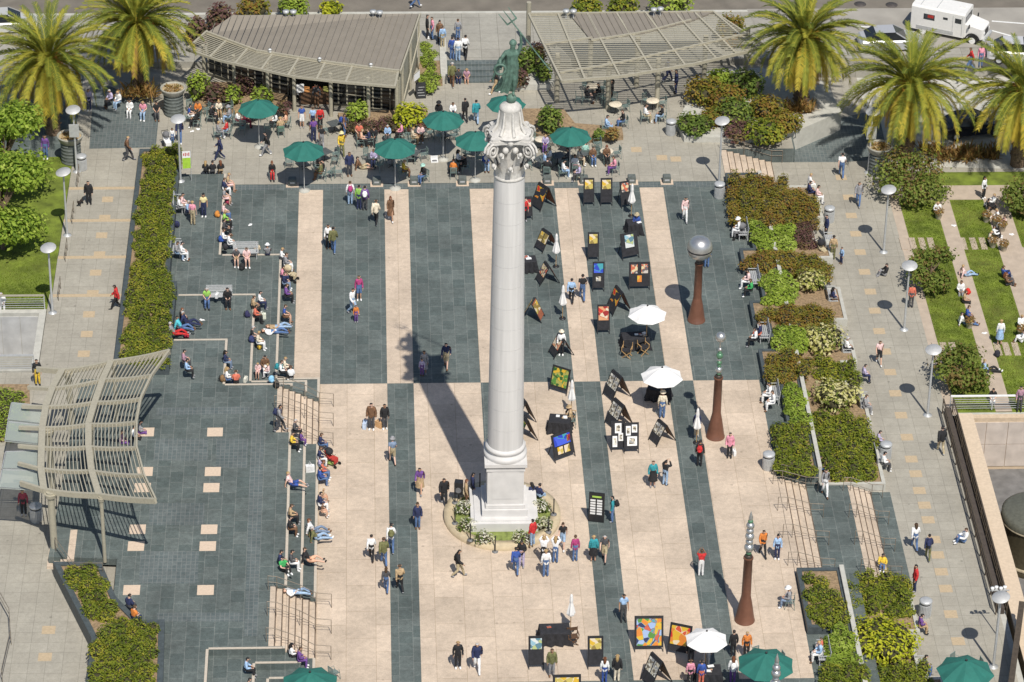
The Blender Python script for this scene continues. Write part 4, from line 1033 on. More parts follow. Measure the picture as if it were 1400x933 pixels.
# ---------------- right pavilion
def pavilion_right():
    z = 3.4
    A, B, T = G(723, 21, z + .35), G(975, 18, z + .35), G(1048, 66, z)
    outer = [G(768, 113, z), G(850, 106, z), G(950, 89, z), T]
    e = empty('pergola_pavilion', (0, 0, 0), 0, 'right pavilion with half metal roof and half slatted pergola on posts', 'pavilion')
    full = [A, B] + outer[::-1]
    fp = [(v.x, v.y) for v in full]
    def zz(x, y):
        t = (y - outer[0].y) / (A.y - outer[0].y); return z + .35 * max(-.1, min(1.05, t))
    metal = [G(779, 21, z + .37), G(808, 56, z + .25), G(880, 46, z + .28), G(945, 30, z + .33), G(975, 18, z + .37)]
    mp = [(v.x, v.y) for v in metal]
    mb = MB(); slab3(mb, [Vector((v.x, v.y, zz(v.x, v.y) + .10)) for v in metal], .12); rf = obj('roof', mb, ROOFM, e)
    d2 = Vector(((outer[0] - A).x, (outer[0] - A).y)).normalized()
    mb = MB()
    for i in range(40):
        st_ = Vector((A.x + i * .42, A.y + .6)); a = b = None
        for k in range(200):
            q = st_ + d2 * k * .05
            if inpoly(q.x, q.y, mp):
                if a is None: a = q.copy()
                b = q.copy()
        if a is not None and (a - b).length > .3: mb.bar((a.x, a.y, zz(a.x, a.y) + .12), (b.x, b.y, zz(b.x, b.y) + .12), .045, .06)
    obj('roof_seams', mb, ROOFS, rf)
    mb = MB()
    ys_lo, ys_hi = min(v.y for v in outer), A.y
    mb2_ = MB(); mb2_.sheet(fp, lambda x, y: zz(x, y) - .05); obj('glazing', mb2_, glassmat('pergola_glass', (.42, .42, .34), .22), e)
    n = 36
    for i in range(n):       # louvre blades run along the length
        y = ys_lo + (ys_hi - ys_lo) * (i + .5) / n
        run = None; xs = np.arange(A.x - .5, T.x + .5, .12)
        for x in list(xs) + [999]:
            # blades follow the slight bow of the front
            yy = y
            ok = x < 900 and inpoly(x, yy, fp) and not inpoly(x, yy, mp)
            if ok and run is None: run = x
            if not ok and run is not None:
                x2 = lastx
                if x2 - run > .2: mb.bar((run, yy, zz(run, yy) + .03), (x2, yy, zz(x2, yy) + .03), .065, .03)
                run = None
            lastx = x
    obj('louvre_slats', mb, TRELLIS, e)
    mb = MB(); O = dens(outer, 20)
    for i in range(19): mb.bar(O[i] + Vector((0, 0, .06)), O[i + 1] + Vector((0, 0, .06)), .12, .2)
    Bk = dens([A, B], 20)
    for i in (0, 3, 6, 9, 12, 15, 17, 19):
        q = O[min(19, int(i * .96))] if i else outer[0]
        mb.bar((Bk[i].x, Bk[i].y, zz(Bk[i].x, Bk[i].y) + .07), (q.x, q.y, z + .07), .13, .16)
    mb.bar(B + Vector((0, 0, .05)), T + Vector((0, 0, .05)), .12, .2); mb.bar(A + Vector((0, 0, .05)), B + Vector((0, 0, .05)), .14, .22)
    for cl in ([(745, 62), (810, 54)], [(765, 98), (840, 87), (950, 64), (1024, 48)], [(808, 57), (880, 47), (945, 31)]):
        pl = dens([G(x, y, z + .2) for x, y in cl], 10)
        for a_, b_ in zip(pl, pl[1:]): mb.bar((a_.x, a_.y, zz(a_.x, a_.y) + .1), (b_.x, b_.y, zz(b_.x, b_.y) + .1), .12, .12)
    obj('pergola_beams', mb, TRELLIS, e)
    for x, y in ((761, 140), (722, 50 + 22), (831, 150), (898, 146), (962, 116), (1019, 104), (870, 118), (806, 120)):
        p_ = G(x, y); mb = MB(); mb.tube([p_, (p_.x, p_.y, zz(p_.x, p_.y))], .17, 8); obj('post', mb, TRELLIS, e)
        for s_ in (-1, 1): pass
    for x, y in ((774, 16), (784, 16), (894, 14), (903, 13)):
        p_ = G(x, y, z + .9); mb = MB(); mb.bar((p_.x, p_.y, z + .3), p_, .06); mb.lathe([(.05, -.12), (.2, -.05), (.22, .12), (.0, .14)], (p_.x, p_.y, p_.z), 12); obj('floodlight', mb, GALV, e)
    a = G(835, 118); 
    mb = MB()
    for k in range(4): mb.bar(G(838, 126, .5 + k * .4), G(1010, 82, .5 + k * .4), .04, .05)
pavilion_right()
# ---------------- curved trellis canopy
def canopy():
    e = empty('trellis_canopy', (0, 0, 0), 0, 'curved fan shaped khaki trellis canopy on posts at the left of the stage', 'canopy')
    zz = (4.6, 4.7, 5.15, 6.0)
    bms = [[(50, 505), (85, 508), (152, 496), (232, 481)], [(38, 530), (72, 532), (141, 520), (208, 514)], [(30, 556), (63, 557), (130, 551), (193, 546)], [(26, 585), (58, 586), (121, 581), (187, 578)], [(25, 610), (57, 613), (121, 612), (187, 613)], [(25, 634), (56, 642), (125, 645), (197, 651)], [(28, 661), (60, 671), (135, 678), (213, 685)]]
    W = [[G(x, y, z) for (x, y), z in zip(b, zz)] for b in bms]
    def curve(b, t):    # t in 0..1 over the three right hand points, bowed
        p0, p1, p2 = b[1], b[2], b[3]
        if t < .5: q = p0.lerp(p1, t * 2)
        else: q = p1.lerp(p2, t * 2 - 1)
        return q + Vector((0, 0, -.12 * math.sin(math.pi * ((t * 2) % 1.0)) * .6))
    for i, b in enumerate(W):
        mb = MB(); pl = [b[0]] + [curve(b, k / 12) for k in range(13)]
        for k in range(13): mb.bar(pl[k], pl[k + 1], .15, .30 if i in (0, 6) else .2)
        obj('beam', mb, TRELLIS, e)
    mb = MB()
    for i in range(6):
        for k in range(26):
            t = (k + .5) / 26
            if abs(t - .5) < .015: continue
            a = curve(W[i], t) + Vector((0, 0, .03)); c = curve(W[i + 1], t) + Vector((0, 0, .03)); mb.bar(a, c, .048, .09)
    obj('slats', mb, TRELLIS, e)
    for t, wd in ((0.0, .36), (.5, .34), (1.0, .09)):
        mb = MB()
        for i in range(6): mb.bar(curve(W[i], t) + Vector((0, 0, .05)), curve(W[i + 1], t) + Vector((0, 0, .05)), wd, .2)
        obj('purlin', mb, TRELLIS, e)
    for (x, y, zb, xt, t, i) in ((70, 768, .62, 0, .06, 6), (137, 750, 1.2, 0, .52, 6), (0, 0, .62, 0, .06, 3), (0, 0, 1.2, 0, .52, 3), (0, 0, .62, 0, .06, 0), (0, 0, 1.2, 0, .52, 0)):
        tp = curve(W[i], t); mb = MB(); mb.tube([(tp.x, tp.y, .6 if t < .2 else 1.0), (tp.x, tp.y, tp.z - .5), (tp.x, tp.y, tp.z)], [.19, .19, .24] if t < .2 else [.10, .10, .14], 10); mb.lathe([(.3, tp.z - .3), (.34, tp.z - .1)] if t < .2 else [(.16, tp.z - .3), (.2, tp.z - .1)], (tp.x, tp.y, 0), 12); obj('post', mb, TRELLIS, e)
    gl = glassmat('canopy_glass', (.42, .47, .43), .55)
    for q in ([(16, 551), (62, 556), (57, 580), (11, 575)], [(11, 577), (57, 582), (55, 608), (7, 603)], [(8, 618), (52, 617), (54, 642), (3, 641)], [(3, 643), (54, 644), (57, 671), (-2, 667)]):
        mb = MB(); slab3(mb, [G(x, y, 4.3) for x, y in q], .05); gp_ = obj('glass_pane', mb, gl, e)
        mb = MB(); pts = [G(x, y, 4.27) for x, y in q]
        for a, b in zip(pts, pts[1:] + pts[:1]): mb.bar(a, b, .06, .06)
        obj('frame', mb, GALV, gp_)
canopy()
mb = MB(); nb2 = MB()
a = G(74, 725, 1.2); b = G(103, 765, 1.2)
for i in range(4):
    mb.box((b.x - 0.25 - i * .36, (a.y + b.y) / 2, (1.2 - i * .15) / 2 + .006), (.36, a.y - b.y, 1.2 - i * .15 + .012))
struct('canopy_steps', mb, STONE)
# ---------------- disc lamps
LAMPH = 4.42
def disc_lamp():
    e = proto('disc_lamp', 'street lamp', 'disc lamps along the paths')
    mb = MB(); mb.lathe([(.26, 0), (.26, .03), (.12, .06), (.085, .1)], n=12); obj('base', mb, GALV, e)
    mb = MB(); mb.tube([(0, 0, .05), (0, 0, LAMPH - .25)], [.075, .055], 8); obj('pole', mb, GALV, e)
    mb = MB(); mb.lathe([(.0, -.30), (.12, -.28), (.14, -.16), (.07, -.08)], (0, 0, LAMPH), 12); obj('lamp_head', mb, GALV, e)
    mb = MB(); mb.lathe([(0, -.06), (.44, -.03), (.47, 0), (.46, .02), (0, .05)], n=32); d_ = obj('disc', mb, M('lamp_disc', (.50, .50, .49), .5, .2, var=.08), e, (0, 0, LAMPH)); d_.rotation_euler = (R(10), R(-8), 0)
    return e
LS = Series(disc_lamp())
for x, y, z, lab in ((105, 235, .02, 'disc lamp with a white sign box near the far left palm'), (92, 322, .3, 'disc lamp on the lawn edge in the middle of the west path'), (72, 428, .58, 'disc lamp beside the railing of the left garage court'), (247, 248, .4, 'disc lamp with green banner at the top of the long hedge'),
                   (983, 250, 0, 'disc lamp at the foot of the north east steps'), (1187, 236, ZW, 'disc lamp with white sign box under the widest palm'), (1208, 345, ZW, 'disc lamp in front of the top lawn tree'), (1236, 451, ZW, 'disc lamp beside the second lawn tree on the east walk'), (1268, 568, ZW, 'disc lamp at the start of the east parapet rails'), (1358, 912, ZW, 'disc lamp at the lower right end of the east rails')):
    p = G(x, y, z); LS.put(p, U(-.5, .5), lab)
def signbox(label, x, y, z0, dz):
    p = G(x, y, z0); e = empty('sign_box', (p.x, p.y - .12, z0 + dz), 0, label, 'sign'); mb = MB(); mb.box((0, 0, 0), (.62, .06, .9)); obj('panel', mb, GALV, e); mb = MB(); mb.box((0, .06, .2), (.5, .06, .05)); mb.box((0, .06, -.2), (.5, .06, .05)); obj('bracket', mb, GALV, e)
signbox('plain grey sign panel on the lamp pole near the far left palm', 105, 235, .02, 3.0); signbox('plain grey sign panel on the lamp pole under the widest palm', 1187, 236, ZW, 2.95)
p = G(247, 248, .4); e = empty('banner', (p.x + .42, p.y, 1.9), R(8), 'white and lime green banner hanging on the lamp pole by the hedge', 'banner')
mb = MB(); mb.box((0, 0, -.2), (.5, .03, .75)); obj('green_panel', mb, M('lime_print', (.36, .58, .05), .7), e); mb = MB(); mb.box((0, 0, .4), (.5, .03, .45)); obj('white_panel', mb, WHITE, e)
mb = MB()
for i in range(4): mb.box((-.17 + i * .11, -.02, .42), (.06, .012, .24 if i % 2 else .16))
obj('lettering', mb, M('sign_red', (.45, .04, .03), .6), e)
mb = MB(); mb.tube([(.26, 0, -1.7), (.26, 0, .7)], .02, 5)
obj('pole', mb, GALV, e)
# ---------------- brown sculptural lamps
def pillar(label, px, py_, ytop, kind):
    b = G(px, py_); h = height_at(b, ytop); e = empty('light_sculpture', b, 0, label, 'sculpture', 'brown pillar sculptures along the east side')
    mb = MB(); mb.lathe([(.53, 0), (.53, .05), (.50, .08), (.44, .5), (.34, 1.1), (.26, 1.5), (.245, 1.6), (.225, h - .1), (.26, h - .08), (.26, h)], n=28); obj('pillar', mb, RUST, e)
    mb = MB(); mb.lathe([(.2, h), (.2, h + .12), (.16, h + .16)], n=20); obj('collar', mb, M('dark_bronze', (.07, .055, .045), .45, .4), e)
    GRN = M('green_glaze', (.10, .22, .13), .35, .2); z = h + .15
    if kind == 0:
        mb = MB(); mb.lathe([(.14, z), (.2, z + .1), (.42, z + .25), (.64, z + .45), (.72, z + .72), (.71, z + .78)], n=32); obj('bowl', mb, STEEL, e)
        mb = MB(); mb.lathe([(.73, z + .77), (.74, z + .83), (.72, z + .87)], n=32); obj('band', mb, BLACK, e)
        mb = MB(); mb.lathe([(.735, z + .87), (.72, z + 1.1), (.62, z + 1.35), (.42, z + 1.53), (.2, z + 1.6), (0, z + 1.62)], n=32); obj('dome', mb, STEEL, e)
    else:
        seq = {1: ((.12, 1), (.2, 0), (.12, 1), (.15, 1), (.12, 0), (.2, 1), (.1, 1), (.12, 0)), 2: ((.15, 1), (.26, 0), (.2, 0), (.24, 0), (.2, 0), (.22, 0), (.14, 1)), 3: ((.2, 1), (.3, 0), (.16, 0), (.24, 0), (.2, 0), (.12, 0))}[kind]
        for r_, g_ in seq:
            mb = MB(); mb.ball((0, 0, z + r_ * .85), r_, 14); mb.lathe([(r_ * .5, z - .02), (r_ * .5, z + .05)], n=12); obj('bead', mb, GRN if g_ else STEEL, e); z += r_ * 1.55
        if kind == 1:
            mb = MB(); mb.tube([(0, 0, z), (0, 0, z + .5)], [.05, .03], 8); mb.ball((0, 0, z + .72), .30, 16); obj('finial', mb, STEEL, e)
        else:
            mb = MB(); mb.lathe([(.1, z), (.12, z + .1), (.03, z + .45), (0, z + .55)], n=12); obj('finial', mb, STEEL, e)
    return e
pillar('brown pillar sculpture crowned with a big silver sphere', 952, 438, 360, 0)
pillar('brown pillar sculpture with slim green and silver finial', 978, 597, 516, 1)
pillar('brown pillar sculpture with stacked silver balls', 1018, 848, 762, 2)
pillar('brown pillar sculpture whose silver finial pokes past the green umbrella', 1053, 1040, 952, 3)
# ---------------- litter bins
def bin_():
    e = proto('litter_bin', 'litter bin', 'ribbed metal litter bins')
    mb = MB(); mb.lathe([(.30, 0), (.31, .04), (.31, .78)], n=24)
    for i in range(24):
        a = i * math.pi / 12; mb.bar((.315 * math.cos(a), .315 * math.sin(a), .06), (.315 * math.cos(a), .315 * math.sin(a), .76), .03, .03)
    obj('body', mb, GALV, e)
    mb = MB(); mb.lathe([(.27, .78), (.27, .92)], n=20); obj('opening', mb, BLACK, e)
    mb = MB(); mb.lathe([(.335, .90), (.345, .94), (.34, 1.0), (.25, 1.05), (0, 1.07)], n=24); obj('lid', mb, GALV, e)
    return e
BS = Series(bin_())
for x, y, z, lab in ((112, 232, .02, 'litter bin beside the disc lamp at far left'), (917, 184, 0, 'litter bin on the terrace left of the large shrub bed'), (983, 270, 0, 'litter bin at the top right corner of the slate plaza'), (1133, 303, ZW, 'litter bin beside the bench with the pram on the walk'), (1050, 641, 0, 'litter bin on the plaza left of the lower shrub beds'), (1210, 627, ZW, 'litter bin at the corner of the walk planter'), (1264, 842, ZW, 'litter bin right of the big yellow bush'), (50, 712, .6, 'litter bin in the shade under the trellis canopy')):
    BS.put(G(x, y, z), U(0, 1), lab)
# ---------------- step lights: slate cubes in pink frames at the terrace edge
def cube_light():
    e = proto('step_light', 'step light', 'slate step lights along the terrace edge')
    mb = MB(); mb.box((0, 0, .2), (.5, .5, .4)); mb.box((0, 0, .43), (.44, .44, .06)); obj('block', mb, M('slate_block', (.12, .135, .125), .7), e)
    mb = MB(); mb.box((0, -.32, .012), (.8, .14, .02)); mb.box((-.33, 0, .012), (.14, .5, .02)); mb.box((.33, 0, .012), (.14, .5, .02)); obj('frame', mb, INLAY, e)
    mb = MB(); mb.box((0, -.252, .25), (.3, .01, .12)); obj('lamp_slot', mb, GALV, e)
    return e
CS = Series(cube_light())
for x, lab in ((400, 'step light left of the first pink stripe'), (515, 'step light left of the second pink stripe'), (566, 'step light behind the man in the black jacket at the terrace edge'), (632, 'step light just left of the column'), (748, 'step light just right of the column above the A frame'), (798, 'step light below the crowded terrace tables'), (863, 'step light above the closed white umbrella'), (911, 'rightmost step light on the terrace edge')):
    p = G(x, 246); CS.put((p.x, ROW_A - .05, .01), 0, lab)
# ---------------- stone pillars with bowl planters
def pillar_planter(label, x, y, z):
    p = G(x, y, z); e = empty('pillar_planter', p, 0, label, 'planter', 'slate pillars with bowls')
    mb = MB(); mb.lathe([(.62, 0), (.6, 1.45)], n=20)
    for i in range(6): mb.lathe([(.64, .12 + i * .24), (.65, .16 + i * .24), (.62, .2 + i * .24)], n=20)
    obj('pillar', mb, M('pillar_slate', (.12, .135, .125), .7, var=.2), e)
    mb = MB(); mb.lathe([(.5, 1.4), (.72, 1.62), (.82, 1.9), (.84, 1.96), (.74, 1.97), (.70, 1.86)], n=28); obj('bowl', mb, M('bowl_stone', (.34, .33, .28), .75), e)
    mb = MB(); mb.lathe([(.71, 1.86), (0, 1.88)], n=20); obj('soil', mb, M('dry_soil', (.40, .31, .18), .95, var=.3, scale=10), e)
    lm = MB()
    for i in range(60): clump(lm, None, (U(-.5, .5), U(-.5, .5), 1.93), (.1, .1, .08), 3, .09)
    obj('plants', lm, P_FLAX, e)
pillar_planter('slate pillar with bowl planter beside the seated group at upper left', 238, 156, 0)
pillar_planter('slate pillar with bowl planter behind the far left lamp', 98, 222, .02)
pillar_planter('slate pillar with bowl planter under the widest palm', 1200, 236, ZW)
# ---------------- stanchions round the monument
def stanchion():
    e = proto('stanchion', 'stanchion', 'black stanchions round the column')
    mb = MB(); mb.lathe([(.17, 0), (.17, .03), (.04, .06)], n=14); obj('base', mb, M('stanchion_base', (.16, .16, .16), .5), e)
    mb = MB(); mb.tube([(0, 0, .04), (0, 0, .98)], .034, 7); mb.ball((0, 0, 1.0), .045, 8); obj('post', mb, BLACK, e)
    return e
SS = Series(stanchion())
for x, y, lab in ((622, 688, 'stanchion at the upper left of the column planter ring'), (622, 716, 'stanchion at the left of the column planter ring'), (643, 739, 'stanchion at the lower left of the column planter ring'), (677, 748, 'stanchion in front of the column planter ring'), (750, 728, 'stanchion at the lower right of the column planter ring'), (757, 704, 'stanchion at the right of the column planter ring'), (656, 669, 'stanchion in the column shadow behind the ring')):
    p = G(x, y, .32); d_ = math.hypot(p.x - CX + .12, p.y - CY + .1)
    SS.put((p.x, p.y, .33 if d_ < 3.14 else .0), 0, lab)
# ---------------- handrails
def handrail(name, label, pts, z, n=None, rad=.018, posts=True):
    P = [Vector(p_) for p_ in pts]
    e = empty(name, (P[0].x, P[0].y, P[0].z - .9 if not n else P[0].z), 0, label, 'handrail'); o_ = e.location.copy()
    mb = MB(); mb.tube([p_ - o_ for p_ in P], rad, 6); mb.tube([p_ - o_ - Vector((0, 0, .38)) for p_ in P], rad * .8, 6); obj('rail', mb, BRZ, e)
    for p_ in P[::1]:
        mb = MB(); mb.tube([p_ - o_, p_ - o_ - Vector((0, 0, .9))], rad, 6); obj('post', mb, BRZ, e)
    return e
BRZ = M('bronze_rail', (.24, .20, .155), .4, .3)
k = 0
for y0, y1, nm in ((-6.75, -2.05, 'upper'), (-26.3, -21.15, 'lower')):
    for i in range(3):
        y = y1 - .35 - i * (y1 - y0 - .7) / 2
        handrail('handrail', '%s steel handrail on the %s flight of pink stage steps' % (('farthest', 'middle', 'nearest')[i], nm), [(-.95, y, 2.1), (-.5, y, 2.05), (.7, y, 1.5), (1.5, y, .98), (2.3, y, .9)], 0)
for i in range(4):
    y = -10.6 - i * 2.55
    handrail('handrail', '%s steel handrail on the east steps by the slate landing' % ('farthest', 'second farthest', 'second nearest', 'nearest')[i], [(26.4, y, .9), (26.9, y, .88), (28.2, y, .45), (28.9, y, .4)], 0)
    handrail('handrail', '%s steel handrail on the small pink steps down to the east walk' % ('farthest', 'second farthest', 'second nearest', 'nearest')[i], [(30.3, y, .4), (30.7, y, .38), (31.9, y, -.1), (32.5, y, -.12)], 0)
handrail('handrail', 'steel handrail across the top of the slate landing', [(26.9, -10.0, .9), (28.6, -10.0, .4)], 0)
handrail('handrail', 'steel handrail down the north east pink steps', [(27, 27.45, .92), (28.5, 27.45, .5), (30.3, 27.45, -.1), (31.0, 27.45, -.1)], 0)
handrail('handrail', 'steel handrail at the foot of the canopy steps', [G(75, 735, 2.1), G(100, 770, 2.1), G(140, 770, 2.1)], 0)
for i, (x, y) in enumerate(((107, 245), (100, 298), (91, 352), (82, 408))):
    p = G(x, y, .3); handrail('handrail', '%s short steel handrail on the left edge of the west path' % ('farthest', 'second farthest', 'second nearest', 'nearest')[i], [(p.x, p.y + .8, lev(p.y) + .9), (p.x, p.y, lev(p.y) + .9), (p.x, p.y - .8, lev(p.y) + .9)], 0)
handrail('handrail', 'curved pale handrail at the bottom left edge of the paving', [G(-6, 800, 1.5), G(12, 832, 1.5), G(14, 862, 1.5), G(2, 915, 1.5)], 0)
# ---------------- parapets of the garage courts
def parapet(label, a, b, h=.95, n=6, rail=GALV, bars=5, wide=.12):
    a, b = Vector(a), Vector(b); e = empty('parapet_rail', a, 0, label, 'railing'); d = b - a
    mb = MB(); mb.bar((0, 0, h), d + Vector((0, 0, h)), wide, .07); obj('top_rail', mb, rail, e)
    mb = MB()
    for k in range(bars): mb.bar((0, 0, .12 + k * (h - .2) / bars), d + Vector((0, 0, .12 + k * (h - .2) / bars)), .025, .025)
    obj('bars', mb, GALV, e)
    for i in range(n + 1): mb = MB(); q = d * i / n; mb.bar(q, q + Vector((0, 0, h)), .06, .06); obj('post', mb, GALV, e)
parapet('pale railing above the back wall of the right garage court', (37.5, -2.0, ZW + .1), (52, -2.0, ZW + .1), rail=WHITE)
parapet('khaki railing above the back wall of the left garage court', (-14.7, 7.6, .55), (-30, 7.6, .55), rail=TRELLIS)
parapet('grey railing along the near side of the left garage court', (-14.8, 1.0, .55), (-30, 1.0, .55), rail=GALV, n=7)
DKB = M('dark_bronze_rail', (.11, .085, .06), .45, .3)
for (x0, lab) in ((37.05, 'long dark bronze railing on the walk side of the right court'), (37.62, 'long dark bronze railing on the court side of the right court')):
    e = empty('long_railing', (x0, -2.2, ZW), 0, lab, 'railing'); mb = MB(); mb.bar((0, 0, 1.0), (0, -19.3, 1.0), .07, .07); mb.bar((0, 0, .6), (0, -19.3, .6), .03); mb.bar((0, 0, .3), (0, -19.3, .3), .03); obj('rail', mb, DKB, e)
    for i in range(12): mb = MB(); mb.bar((0, -i * 1.75, 0), (0, -i * 1.75, 1.0), .05); obj('post', mb, DKB, e)
mb = MB(); mb.box((0, 0, .2), (.34, 19.2, .4)); tag(obj('kerb_wall', mb, M('dark_slot', (.07, .055, .045), .8), None, (37.34, -11.8, ZW)), 'dark narrow kerb between the two long bronze railings', 'wall')
mb = MB(); mb.box((0, 0, .07), (.95, 36, .14)); struct('court_coping', MB().box((38.3, -21, ZW + .06), (.9, 37.2, .125)), M('tan_coping', (.60, .48, .35), .8, var=.08))
# vent drum
p = G(1412, 765, -4.4); e = empty('vent_drum', p, 0, 'round dark bronze vent drum standing in the right garage court', 'vent')
h = 3.3; mb = MB(); mb.lathe([(2.0, 0), (2.0, .25), (1.92, .3), (1.92, h - .5)], n=40); obj('drum', mb, M('drum_bronze', (.075, .065, .04), .4, .4), e)
mb = MB(); mb.lathe([(1.95, .3), (2.02, .42), (1.95, .5)], n=40); obj('band', mb, M('tan_band', (.42, .36, .25), .5), e); mb = MB(); mb.lathe([(1.95, h - .62), (2.03, h - .52), (1.95, h - .45)], n=40); obj('band', mb, M('tan_band', (.42, .36, .25), .5), e)
mb = MB(); mb.lathe([(2.0, h - .45), (2.0, h - .1), (1.8, h), (0, h + .1)], n=40); obj('lid', mb, M('drum_lid', (.13, .13, .10), .5, .2), e)
# dark beam structure at the bottom right corner
a, b = G(1397, 825, .5), G(1379, 960, .5); e = empty('barrier', (a.x, a.y, ZW), 0, 'dark brown sloping barrier at the bottom right corner', 'barrier'); d = b - a
mb = MB(); mb.bar((0, 0, 1.5), (d.x, d.y, 1.5), .3, .25); obj('top_beam', mb, DKB, e)
mb = MB(); mb.bar((.0, 0, .7), (d.x, d.y, .7), .08, 1.4); obj('panel', mb, M('barrier_panel', (.05, .045, .04), .5), e)
e = empty('bracket_lamp', G(1366, 806, ZW + 2.9), 0, 'small cluster of white spot lamps beside the lowest disc lamp', 'lamp')
for i in range(4): mb = MB(); mb.lathe([(.05, -.1), (.1, .06), (.1, .12), (0, .13)], (-.35 + i * .22, .1 * (i % 2), 0), 10); obj('spot', mb, WHITE, e)
mb = MB(); mb.bar((-.5, .05, -.1), (.55, .05, -.1), .05); mb.bar((.1, .05, -.1), (.1, .05, -3.0), .05); obj('arm', mb, GALV, e)
# ================================================================== FURNITURE AND PROPS
# ---------------- umbrellas
def umbrella(col, r=1.08, h=2.35, n=8, name='patio_umbrella'):
    e = proto(name, 'umbrella', None)
    mb = MB(); mb.tube([(0, 0, 0), (0, 0, h + .38)], .025, 6); obj('pole', mb, GALV if col is GREENC else WOOD, e)
    mb = MB(); mb.lathe([(.28, 0), (.28, .05), (.08, .09)], n=14); obj('base', mb, CONC, e)
    vs = [(0, 0, h + .42)]; fs = []
    K = 4
    for i in range(n):
        for k in range(1, K + 1):
            t = k / K; a = 2 * math.pi * i / n + .2; b = 2 * math.pi * (i + .5) / n + .2
            zz = h + .42 - .52 * t ** 1.35
            vs.append((r * t * math.cos(a), r * t * math.sin(a), zz)); vs.append((r * t * .90 * math.cos(b), r * t * .90 * math.sin(b), zz - .035 * t))
    idx = lambda i, k, m: 1 + ((i % n) * K + (k - 1)) * 2 + m
    for i in range(n):
        fs += [(0, idx(i, 1, 0), idx(i, 1, 1)), (0, idx(i, 1, 1), idx(i + 1, 1, 0))]
        for k in range(1, K): fs += [(idx(i, k, 0), idx(i, k + 1, 0), idx(i, k + 1, 1), idx(i, k, 1)), (idx(i, k, 1), idx(i, k + 1, 1), idx(i + 1, k + 1, 0), idx(i + 1, k, 0))]
    mb = MB(); mb.add(vs, fs); mb.add([(v[0], v[1], v[2] - .012) for v in vs], [f[::-1] for f in fs])
    cn = obj('canopy', mb, col, e)
    mb = MB(); mb.ball((0, 0, h + .45), .05, 8); obj('finial', mb, BLACK, cn)
    mb = MB()
    for i in range(n):
        a = 2 * math.pi * i / n + .2; mb.tube([(0, 0, h + .36), (r * .5 * math.cos(a), r * .5 * math.sin(a), h + .17), (r * .97 * math.cos(a), r * .97 * math.sin(a), h - .13)], .012, 4)
        mb.tube([(0, 0, h - .25), (r * .5 * math.cos(a), r * .5 * math.sin(a), h + .17)], .01, 4)
    obj('ribs', mb, GALV, e)
    return e
GS = Series(umbrella(GREENC)); 
for x, y, z, s_, rz, lab in ((353, 147, 0, .98, 0, 'green umbrella beside the shrubs left of the cafe entrance'), (415, 205, 0, 1, .3, 'green umbrella in front of the cafe entrance'), (540, 201, 0, 1.02, .1, 'green umbrella right of the navy suited man'), (606, 163, 0, 1, .5, 'green umbrella by the yellow bush, rearmost in the middle'), (650, 191, 0, 1, .2, 'green umbrella just left of the column capital'),
                        (692, 141, 0, .95, .6, 'green umbrella behind the green statue globe'), (780, 185, 0, 1, .4, 'green umbrella right of the column capital'), (1047, 906, 0, 1.22, .1, 'green umbrella with the silver finial in front of it'), (1320, 916, ZW, 1.22, .35, 'green umbrella at the lower right on the walk'), (424, 932, 0, 1.2, .2, 'green umbrella cut by the bottom edge beside the steps')):
    p = G(x, y, z + 2.35 * s_ * (1.1 if s_ > 1.1 else 1.25)); GS.put((p.x, p.y, z), rz, lab, s_ * (1.1 if s_ > 1.1 else 1.25))
WS = Series(umbrella(WHITEC, 1.05, 2.15, name='market_umbrella'))
for x, y, s_, rz, lab in ((885, 428, 1, 0, 'white umbrella over the black table, upper one'), (905, 513, 1.05, .3, 'white umbrella with a man in jeans standing below'), (966, 873, .95, .2, 'white umbrella beside the orange fruit painting')):
    p = G(x, y, 2.15 * s_ * 1.1); WS.put((p.x, p.y, 0), rz, lab, s_ * 1.1)
def closed_umbrella():
    e = proto('closed_umbrella', 'umbrella', 'closed white umbrellas among the art stalls')
    mb = MB(); mb.tube([(0, 0, 0), (0, 0, 2.35)], .022, 6); obj('pole', mb, WOOD, e)
    mb = MB(); n = 12; vs = []; pr = ((2.34, .02), (2.2, .07), (1.9, .09), (1.75, .075), (1.4, .14), (1.1, .19), (.98, .17))
    for z, r_ in pr:
        for j in range(n): a = 2 * math.pi * j / n; q = 1 + (.28 if j % 2 else -.15) * min(1, (2.4 - z)); vs.append((r_ * q * math.cos(a), r_ * q * math.sin(a), z + (.06 if j % 2 and z < 1 else 0)))
    mb.add(vs, [(i * n + j, i * n + (j + 1) % n, (i + 1) * n + (j + 1) % n, (i + 1) * n + j) for i in range(len(pr) - 1) for j in range(n)]); obj('folded_canopy', mb, WHITEC, e)
    mb = MB(); mb.lathe([(.2, 0), (.2, .05), (.05, .07)], n=12); obj('base', mb, BLACK, e)
    return e
US = Series(closed_umbrella())
for x, y, lab in ((863, 296, 'closed white umbrella behind the blue shirted seller'), (769, 436, 'closed white umbrella beside the straw hat seller'), (781, 567, 'closed white umbrella by the green tilted painting'), (780, 862, 'closed white umbrella above the black draped table'), (760, 365, 'closed white umbrella by the second A frame'), (952, 606, 'closed pale umbrella beside the slim green sculpture')):
    US.put(G(x, y), U(0, 2), lab)
